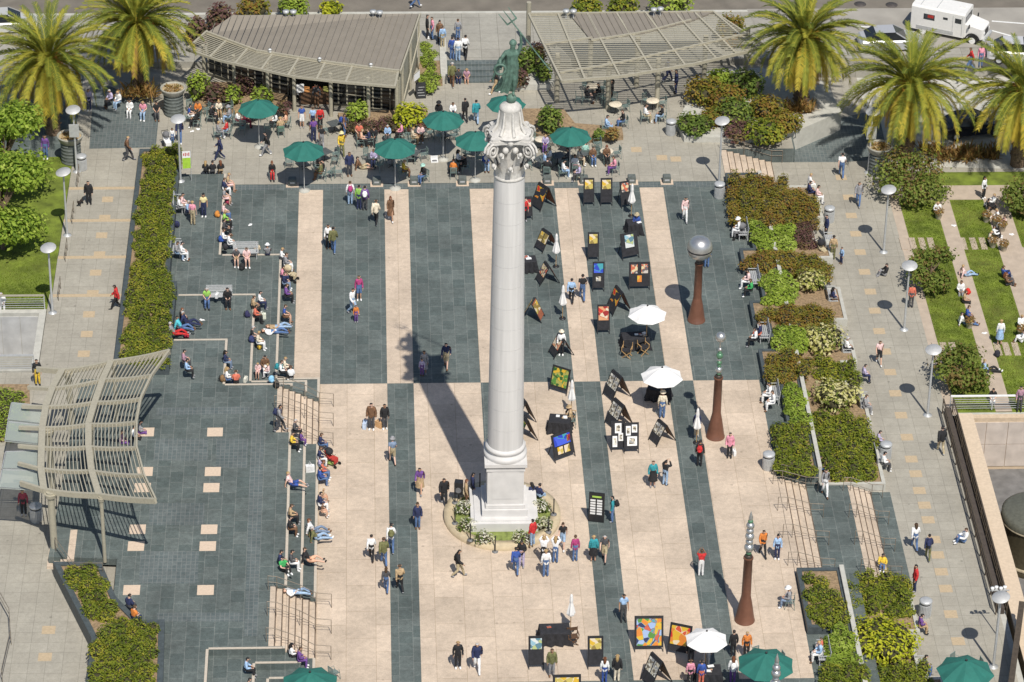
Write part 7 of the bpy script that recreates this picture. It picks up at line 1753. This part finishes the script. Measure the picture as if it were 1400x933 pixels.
PEOPLE = """
# x y z pose face top bot hair opts | where
# --- street path at the top
584 53 .48 st R black black k | left of the pair by the gable
591 54 .48 st L pink jeans b | beside the left cafe gable
601 59 .48 st D brown black K jacket | alone on the street path
605 66 .48 st U lightblue khaki b | behind the low path wall
626 56 .48 st U grey jeans b | farthest back on the street path
618 82 .48 st U blue jeans k | left of the white topped pair on the path
626 84 .48 st U white palejeans k | between two people on the street path
636 81 .48 wk U white black k | right of the group on the street path
618 119 0 wk U olive brown g jacket | before the slate street steps
627 106 .2 si D darkgrey navy k | on the slate street steps
638 106 .2 si D mauve mauve/s y tee | on the slate street steps at right
678 129 0 wk L black tan k | left of the statue drapery
567 10 .48 wk R grey jeans k | at the top edge on the kerb
# --- seated group upper left
152 136 .45 si DL lavender black g | on the low wall under the palm
163 138 .45 si DL white palejeans y | beside the lavender sitter under the palm
178 149 .45 si D white white K | dressed all white before the flax
196 152 .45 si D pink palejeans y tee | between white and black sitters by the pillar
214 152 .45 si D black darkgrey k tee | nearest the pillar planter
122 152 .02 st D lavender navy k | half under the far left palm
63 218 .02 st D purple jeans k | in the shade of the far left palm
175 220 .02 wk R brown darkgrey y | at the top of the west path
122 280 .1 st D black black k jacket | with a dog on the west path
160 424 .5 wk L red black k jacket dark | on the lower west path
2 415 .6 si D white white g | at the left court railing
246 195 .012 wk D navy jeans k jacket | beside the terrace lamp
236 197 .012 st D white jeans B kid | beside the white covered pushchair
258 158 .012 sic R blue white k tee | at the table by the pillar, left
271 151 .012 sic D orange black b | at the table by the pillar, rear
269 165 .012 sic L black black k | at the table by the pillar, front
288 158 .012 sic R black black k | at the second table from the pillar
299 150 .012 sic D cream tan Y | behind the second table from the pillar
315 159 .012 sic L grey lightblue g hat=grey | right of the second table from the pillar
297 180 .012 sic R grey grey y | in front of the second pillar table
311 178 .012 sic L red palejeans b | in front of the leftmost green umbrella
323 164 .012 sic R white maroon Y | at the left rim of the leftmost umbrella
334 166 .012 sic R maroon maroon k | in the leftmost umbrella shade
378 166 .012 sic L white black K bag=black | right of the leftmost umbrella
392 166 .012 sic L peach tan R | far right of the leftmost umbrella
384 176 .012 sic U tan green y tee | before the sitters right of the leftmost umbrella
301 219 .012 wk L navy navy k jacket | crossing the terrace near the lamp banner
281 234 .42 si U black black Y | left of three on the top seat edge
291 235 .42 si U black darkgrey k | middle of three on the top seat edge
302 234 .42 si U black tan R | right of three on the top seat edge
365 213 .012 wk L black grey k jacket | by the entrance green umbrella
372 234 .012 sic D black red R | left of the entrance umbrella shade
413 175 .012 st D blue white/s b tee | before the cafe entrance
428 178 .012 st U lightblue navy b tee | queueing left at the cafe
438 177 .012 st U red black k | queueing right at the cafe
429 194 .012 st U purple navy k tee | behind the cafe queue
440 203 .012 wk U black grey b tee | right of the purple shirt by the queue
412 132 .012 si D grey black k | inside the cafe window by the sign
433 146 .012 st D darkgrey brown k | at the cafe counter
467 214 .012 wk D yellow olive y hat=paleyellow | left of the navy suited man
478 241 .012 st D navy darkgrey b jacket | suited at the middle terrace edge
471 187 .012 st R brown jeans k tee bag=blue | by the square table
491 182 .012 sic D coral brown b tee | floral shirted under the green bush
493 192 .012 sic R peach black y tee | in front of the floral shirt
505 190 .012 sic L navy darkgrey b | behind the crowd by yellow bush
511 187 .012 sic D black black k jacket | left of the light blue shirted man
530 184 .012 sic D lightblue darkgrey g | below the yellow bush, left
550 182 .012 sic L pink black k | below the yellow bush, middle
563 188 .012 sic R beige tan y | left of the table before the umbrella
575 183 .012 sic D palepink brown R | below the yellow bush, right
494 231 .012 sx R brown khaki/s k | at the terrace edge left of the step light
511 217 .012 sic D lavender navy b | left of the middle umbrella
551 233 .012 sic R yellow brown y | below the middle umbrella
562 213 .012 sic L white grey Y | right of the middle umbrella
580 239 .012 sic DL black jeans b hat=mint | at the terrace edge right of middle umbrella
434 225 .012 sic R black black k | in the entrance umbrella shade, right
440 236 .012 sic L olive brown b | in camouflage tones near the entrance umbrella
600 153 .012 sic D black black k hat=black | behind the rearmost umbrella
619 153 .012 sic D white navy b | right behind the rearmost umbrella
636 167 .012 wk U black black k jacket | left of the teal jacket
651 169 .012 wk U teal palejeans k jacket | near the statue globe
625 219 .012 sic R white black K | left of the capital, holding papers
664 222 .012 sic D blue palejeans b hat=slate | just left of the column capital
620 233 .012 sic U orange brown r | bending beside the left capital step light
637 226 .012 sic L black black k | in the umbrella shade left of capital
# --- right of capital
746 197 .012 sic D lavender purple y | chequered, by the round cream table
728 214 .012 sic U blue lavender b | with back to us beside the capital
753 216 .012 sic L white cream y | right of the cream table by capital
744 222 .012 sic R lightblue white b | below the cream table by capital
748 232 .012 sic U black black k | at the dark table beside the column
790 217 .012 sic R cream beige y | below the right terrace umbrella
769 233 .012 sic R white lightblue k | at the terrace edge, front left
786 227 .012 sic U white pink b | multi coloured by the terrace edge
793 238 .012 sic L lavender darkgrey g | white haired at the terrace edge
810 214 .012 sic D brown jeans b | between mint top and brown haired
800 209 .012 sic U mint mint g | right of the terrace umbrella
829 213 .012 sic D brown black R | behind the right cream table
841 228 .012 sic L pink purple b | right of the right cream table
778 217 .012 sic L darkgrey darkgrey k | in the right umbrella shade
828 172 .012 sic R lightblue lightblue k | left of the left pergola table
853 165 .012 sic L black jeans b | right of the left pergola table
881 158 .012 sic R white khaki b | left of the right pergola table
906 158 .012 sic L black palejeans k | right of the right pergola table
820 128 .012 sic L black black k | in pergola shade, right of round table
801 132 .012 sic R black darkgrey k | in pergola shade, left of round table
836 140 .012 st L black black K | beside the middle pergola post
924 128 .012 st L navy navy k jacket | alone under the pergola
912 112 .012 wk R navy navy k | behind under the pergola edge
# --- far right background
1340 92 .34 st D pink jeans k | near the truck front wheel
1326 98 .34 wk L red jeans b | left of the pink top by the truck
1228 190 -1 st D teal black k | in the shade under the widest palm
1143 108 .34 st D white khaki b | between the two right palms
1150 243 -1 wk U white jeans k tee | walking up under the palm shadow
1173 281 -1 wk D grey jeans b jacket | on the walk by the top lawn tree
1106 252 -.55 si R white white y | on the walk planter top
1105 262 -.55 si R navy navy k | beside white top on walk planter
1116 268 -.55 si R palepink white k | facing the walk on planter rim
1129 326 -1 st L navy black k jacket | behind the pram on the walk
1138 355 -1 st U tan olive k | right behind the pram
1150 361 -1 st DL lightblue navy k kid | right of the pram group
1210 377 -1 sg L black grey k | on the paving of the walk
1137 408 -.56 si R navy brown K | with laptop on the walk bench
1245 421 -1 st U coral darkgrey k | behind the thin lamp pole
1156 477 -.56 si R white black g | on the walk bench
1201 498 -1 wk D palepink black/s b tee | alone in mid walk
1180 513 -.5 si R lavender navy k | on the walk planter rim
1181 556 -.56 si R grey grey b | on the grey walk bench
1200 604 -.5 si R lavender black k | above the planter corner bin
1206 634 -.56 si R white darkgrey k | below the planter corner bin
1286 620 -1 wk U black khaki k jacket | at the bronze railing
# --- lawns
1281 289 -.95 si D white lavender y | by the narrow lawn path top
1344 272 -.95 st DR white black K | at the top of the potted path
1352 288 -.95 sg R black black k | left in the potted path crowd
1349 296 -.95 si R cream white b | by the first pot plant
1357 281 -.95 sg L white grey y | in the potted path crowd, upper
1364 299 -.95 si L white beige y | in the potted path crowd, right
1371 311 -.95 sg L palepink white b | at the right rim pot
1352 330 -.95 si R cream cream y | beside the leafy pot plant
1359 325 -.95 sg R white black k | in the middle of the potted crowd
1372 380 -.95 sg R blue navy b | on the wide lawn path
1376 390 -.95 sg R brown darkgrey R | right of the blue top on lawn path
1320 378 -.95 sx R palepink palejeans y | on the lawn by the second tree
1313 398 -.95 si D white grey b | on the narrow lawn path, upper
1317 412 -.95 si R tan black b tee | next to the bright red bag
1321 433 -.95 si R blue black b | on the narrow path, lower pair
1319 444 -.95 sx R white jeans k | lower on the narrow lawn path
1366 472 -.95 st U white lightblue/k y | on the stepping stones of the lawn
1350 509 -.95 sx R lightblue black y | right of the lowest lawn tree
1357 545 -.95 si D black white k tee | above the pale court railing
1393 562 -.95 st D mauve darkgrey k | at the end of the pale railing
1396 448 -.95 sg D white cream y | at the right edge of the lawn
1397 468 -.95 sg L white white k | at the right edge below pots
# --- plaza east recesses
1011 314 .46 si L white white y hat=white | in the top plaza bench recess
1024 384 .46 si L palepink white k | in the sphere side bench recess
1028 396 .46 si L green black b | by the sphere side recess, lower
1040 456 .46 si L navy coral b | in the third recess, upper
1034 464 .46 si L white black k | in the third recess, lower
1054 540 .46 si L white white k | left of two dressed in white
1058 550 .46 si L white white b | right of two dressed in white
1118 640 -.5 si R navy blue k | on the planter front by the landing
1127 678 -.5 wk D grey white k bag=black | on the slate landing
1122 893 .46 si L lightblue white y | with bundle in the lower recess
1124 884 .46 si L coral white b kid | with bundle in the lower recess
1080 820 0 sic L grey slate g hat=white | at the corner of sparse bed
1062 765 .008 st D lightblue navy K | right of the orange topped walker
1042 760 .008 wk D orange black k | near the silver ball sculpture
1250 752 -1 wk U white jeans B | left of the backpacker on the walk
1268 766 -1 wk U navy olive k bag=navy | on the east walk
1206 776 -.8 sg D yellow jeans k | on the small pink steps
1250 809 -1 st L red navy k jacket | beside the lower walk planter
1318 741 -.95 sg L white jeans b | against the long bronze railing
1257 856 -.5 si R purple tan k | above the yellow bush bin
1262 912 -.56 si R darkgrey jeans k | on the bottom walk bench
1300 928 -1 si R black black k | left of the lower right umbrella
# --- top left stage ledges
305 258 .4 si R navy white b | on the top stage ledge, upper
311 252 .4 si R tan palepink/s y tee | beside navy top on top ledge
306 270 .4 si R grey palepink/s k tee | on the top stage ledge, third
305 292 .4 si R palepink jeans k | in the top ledge row, above lime
306 303 .4 si R lime black y | in the top ledge row
306 313 .4 si R darkgrey black k | in the top ledge row, below lime
304 328 .4 si R white navy b | on the top ledge corner, left
312 333 .4 si R white white k | on the top ledge corner, right
244 283 .85 si R white grey b | at the hedge bench, left
248 279 .85 si R palepink white k | at the hedge bench, right
256 288 .85 si R lightblue navy g | leaning from the hedge bench
264 308 .4 st U pink khaki y tee | facing the hedge bench
279 297 .4 st D paleyellow navy K tee | right of the hedge bench
241 345 .85 si R grey palejeans k | at the lower hedge bench, left
247 346 .85 si R white white k | at the lower hedge bench, right
323 352 .85 si D darkgrey tan/s g tee | on the stage corner bench, left
337 352 .85 si D palepink palepink/s b tee | on the stage corner bench, middle
351 346 .4 si U beige grey b | with back to us near corner bench
366 350 .4 sg U grey navy g hat=white | with back to us on the slate
384 353 .4 si R white darkgrey y | at the stage corner, upper
389 362 .4 si R grey white b | at the stage corner, before the pushchair
385 378 .4 si R pink navy k | at the stage corner, lower
387 387 .4 si R navy slate b | beneath the stage corner group
390 404 .4 si R purple black b | upper of two blue shirts on ledge
388 432 .4 si R blue brown/s b tee | lower of two blue shirts on ledge
283 408 1.25 si D lime jeans g tee | on the long slate bench, left
311 408 1.25 si D black black k | on the long slate bench, right
354 413 .8 si R white navy k | at the middle ledge corner
345 420 .8 si R tan black b | on the middle ledge, second
348 432 .8 si R coral black k | on the middle ledge with bags
344 462 .8 si R black darkgrey g tee | reading on the middle ledge
352 468 .8 si R cream white y | beside the black shirted reader
375 456 .4 ly R white jeans k | across the lowest ledge
380 449 .4 ly R tan palejeans b | above the white topped lying one
247 436 1.2 si R black black r | against the hedge wall, upper
256 444 1.2 sx R navy navy g | legs out from the hedge wall
248 450 1.2 sx R cyan jeans k | against the hedge wall, middle
239 458 1.2 sx R grey red g | against the hedge wall, lower
307 494 1.2 si R navy slate K | alone on the inner stage ledge
250 494 1.75 si R mauve darkgrey k | behind light blue shirt by canopy
254 506 1.75 si R lightblue black k | at the hedge end near canopy
309 518 1.2 si R white jeans Y | at the stage corner beside orange shirt
323 523 1.2 si U coral black b tee | with back to us on stage edge
353 506 .8 si D palepink palepink/s y kid | between stage ledges, left
362 501 .8 si D brown white k | beside children between stage ledges
368 508 .8 si L palepink white y kid | between stage ledges, right
383 508 .8 si R white black b bag=teal | above the upper pink steps
388 504 .8 si R cream darkgrey y | behind the teal backpack
398 517 .4 si U white black b | at the top of the upper pink steps
382 590 1.2 wk R grey darkgrey k bag=navy | at the top of the pink steps
402 588 1.2 si R darkgrey black g | above the yellow shirt on seats
398 606 1.2 si R yellow black k | on the top stage seat
411 600 1.2 si R purple purple k kid | beside yellow shirt on stage seat
437 607 .4 si R navy jeans b | on the lowest seat below upper steps
436 626 .4 si R navy white b | in the lowest seat crowd, first
436 636 .4 si R lavender slate b kid | in the lowest seat crowd, second
440 645 .4 si R coral jeans r | in the lowest seat crowd, third
436 654 .4 si R blue jeans k | in the lowest seat crowd, fourth
400 664 1.2 sx R palepink blue/s y tee | on the top stage seat, middle
441 678 .4 si R tan peach/s y tee kid | in front of navy top, lowest seat
436 690 .4 si R navy white k | on the lowest seat, middle
440 698 .4 si R brown peach/s b tee kid | below navy top, lowest seat
396 706 1.2 si R tan black b | above black shirt, top stage seat
395 722 1.2 si R black brown k | on the top stage seat by tan
429 728 .4 sx R white slate r | on lowest seat, behind reclining man
433 738 .4 sx R olive palejeans g | reclining on the lowest seat
382 769 1.2 si R navy black k | in the trio on the stage, left
388 781 1.2 sg DR green black k tee | in the trio on the stage, front
397 769 1.2 si R darkgrey white k | in the trio on the stage, right
423 768 .8 sx R black peach/s b | on the middle stage seat
405 812 .9 ly R white palejeans b | above the lower pink steps
397 896 .8 si R white black K | on the bottom steps, left
408 902 .8 si R purple purple b | on the bottom steps with back turned
336 915 1.0 si R lightblue black k | on the bottom stage seat
339 944 .5 si R darkgrey black k | cut by the bottom edge by seats
190 591 1.2 si R grey purple b | under the canopy, right side
182 598 1.2 si R white black k | under the canopy, middle
165 604 1.2 si R mauve purple k | under the canopy, left side
176 830 1.5 si UR navy darkgrey k | at the corner planter, reading
183 846 1.5 si UR orange navy b tee | at the corner planter edge
33 705 .6 st D maroon black k | in the canopy glass shade
52 527 .6 st D black yellow k | behind the canopy top beams
# --- walkers on the plaza
479 280 0 st U white palejeans b bag=magenta | left of the green and purple tops
491 287 0 st U lime navy k | left of the purple top on slate
499 288 0 st U purple darkgrey k bag=white | right of the lime top on slate
514 307 0 wk U cream black b jacket | striped, on the second slate field
534 302 .004 wk D brown brown/k R | in long dress on the pink stripe
449 340 0 st D white black k | behind the olive jacket pair
456 346 0 wk U olive jeans k jacket | of the close pair on slate
491 411 0 st D magenta jeans/s b | in open jacket behind pushing man
482 430 0 wk DR white palejeans k | steering the orange child
487 441 0 st D orange purple b kid | in front of the white clad man
580 512 0 st D grey grey/k k | in column top shadow with child
577 514 0 st D lavender purple k kid | beside grey dress in column shadow
610 503 0 wk D navy khaki/s k | in the column capital shadow
508 588 .004 st D brown darkgrey k jacket | left of two with shopping bags
526 587 .004 st D black darkgrey k jacket | right of two with shopping bags
537 635 .004 wk U slate khaki/s g tee hat=grey | on the slate stripe edge
574 674 .004 wk D purple tan/k k | beside the slate stripe, long shadow
607 691 .004 wk D black black k jacket | left of the loudspeaker
571 723 .008 st D navy jeans B jacket | on the slate stripe left of ring
637 692 .1 st R tan brown r | right of the loudspeaker
646 683 .0 st R navy black k | in the column shaft shadow base
508 767 .004 wk U white black k | left of the backpackers
535 755 .008 wk U white jeans k bag=olive | on the slate stripe with pack
525 773 .004 wk U olive jeans b jacket | below the white backpacker
528 810 .004 wk U darkgrey jeans B | left of two at stripe end
547 809 .008 wk U tan black b | right of two at stripe end
626 789 .004 wk R black khaki k jacket | below the ring planter alone
626 914 .004 st D black black y | with tan bag at bottom centre
652 917 .004 wk D navy white g jacket | right of two at bottom centre
728 746 .3 st UL red palejeans k jacket | at the ring planter rim
736 678 .35 si UR navy palejeans k | on the column base, right
728 676 .35 si UL navy navy K | on the column base, left
705 785 .004 wk U blue jeans k | lowest left in the ring crowd
713 776 .004 ho D black lavender k | behind blue top in ring crowd
743 770 .004 ph U white black y | photographing in the ring crowd
746 789 .004 st U white jeans y | lowest in the ring crowd
759 770 .004 ph U white jeans Y | right of ring crowd photographer
769 750 .004 wk D black palejeans/s B tee | farthest in the ring crowd
786 768 .004 st U magenta jeans b | between ring crowd and stripe
811 768 .008 st U teal black/k y jacket | on the slate stripe, left
826 767 .008 wk D darkgrey khaki/s g tee | on the slate stripe, right
837 714 .008 st L teal jeans k bag=black | at the tall black board
852 850 .008 st D lightblue darkgrey k tee | with shoulder strap on slate stripe
958 788 .008 ph U red white b tee dark | on the right slate stripe
892 666 .004 st D teal black/k b | left of the pointing one
909 664 .004 ph UR black palejeans k | pointing near the stripe
956 638 .008 st U black black k bag=red | near the slim sculpture
997 626 .004 st D pink black k jacket | at the foot of slim sculpture
952 597 .008 st D navy beige K | beside the pale closed umbrella
905 572 .004 st U cream jeans k hat=cream | under the lower white umbrella
781 572 .004 sic L tan tan b hat=tan | behind the white paper table
767 486 0 st D white black g hat=cream | in straw hat at the stall
870 306 0 sic D blue darkgrey b hat=khaki | seller by the closed umbrella
781 414 .004 wk U lightblue black k | left of two by the blue easel
796 411 .004 wk U black jeans k tee | right of two by the blue easel
936 303 0 wk D palepink white k | alone near the top right bin
966 366 0 st U blue jeans k | behind the silver sphere
717 303 0 st D red black k | at the column edge near the top
754 925 .004 st D olive grey b jacket | between the two bottom easels
843 932 .008 st U black cream Y jacket | at bottom of the slate stripe
826 934 .004 st U white blue R | at the bottom edge left
944 908 .004 st D black darkgrey k | left of the white hat seller
966 909 .004 st D cream white g hat=white | seller under bottom white umbrella
943 938 .004 st U pink black b | at bottom edge by the seller
958 940 .004 st U blue coral k | at bottom edge beside pink top
1002 898 .008 st U black black k | above the white backpack strap one
1020 899 .008 st D orange black y | left of the bottom green umbrella
1001 935 .008 st U white purple R bag=white | at the bottom right stripe
"""
for ln in PEOPLE.strip().splitlines():
    if ln.startswith('#') or not ln.strip(): continue
    a, where = ln.split('|'); t = a.split()
    person(float(t[0]), float(t[1]), float(t[2]), t[3], t[4], t[5], t[6], t[7], where.strip(), ' '.join(t[8:]))
# a small dog on the west path
p = G(110, 281, lev(G(110, 281, .1).y)); 
dv = [(0, -.22, .27), (0, 0, .27), (0, .2, .28), (0, .28, .36), (0, .33, .43), (0, .42, .41), (0, -.3, .36), (0, -.34, .44), (.06, .17, .24), (.07, .18, .12), (.07, .2, .02), (-.06, .17, .24), (-.07, .16, .12), (-.07, .19, .02), (.06, -.2, .22), (.075, -.16, .15), (.07, -.25, .09), (.07, -.22, .02), (-.06, -.2, .22), (-.075, -.16, .15), (-.07, -.27, .09), (-.07, -.24, .02), (.05, .31, .5), (-.05, .31, .5)]
de = [(0, 1), (1, 2), (2, 3), (3, 4), (4, 5), (0, 6), (6, 7), (2, 8), (8, 9), (9, 10), (2, 11), (11, 12), (12, 13), (0, 14), (14, 15), (15, 16), (16, 17), (0, 18), (18, 19), (19, 20), (20, 21), (4, 22), (4, 23)]
dr = [.075, .08, .095, .06, .06, .03, .02, .012, .045, .03, .022, .045, .03, .022, .05, .035, .022, .02, .05, .035, .022, .02, .02, .02]
dm = skin_mesh('dog', [Vector(v) for v in dv], de, dr, 1); dm.materials.append(M('dog_coat', (.03, .022, .018), .9))
tag(obj('dog', dm, None, None, p, R(160)), 'small black dog walking beside the black clad person on the west path', 'dog')

# empty chairs drawn up to the terrace tables, where nobody sits
PP = [(o.location.x, o.location.y) for o in COL.objects if o.name.startswith(('person', 'cafe_chair', 'patio_umbrella')) and o.parent is None]
for t_, lab in TABLES:
    k = 0
    for a in (0.4, 2.1, 3.6, 5.2):
        x, y = t_.x + .72 * math.cos(a), t_.y + .72 * math.sin(a)
        if k < 2 and all(math.hypot(x - q[0], y - q[1]) > .55 for q in PP):
            lb = 'empty chair %s the %s' % (('drawn up to', 'on the other side of')[k], lab)
            if len(lb.split()) > 16: lb = 'empty chair %s the %s' % (('at', 'across from')[k], lab)
            if len(lb.split()) > 16: continue
            CH.put((x, y, t_.z), a - math.pi / 2 + U(-.3, .3), lb); PP.append((x, y)); k += 1
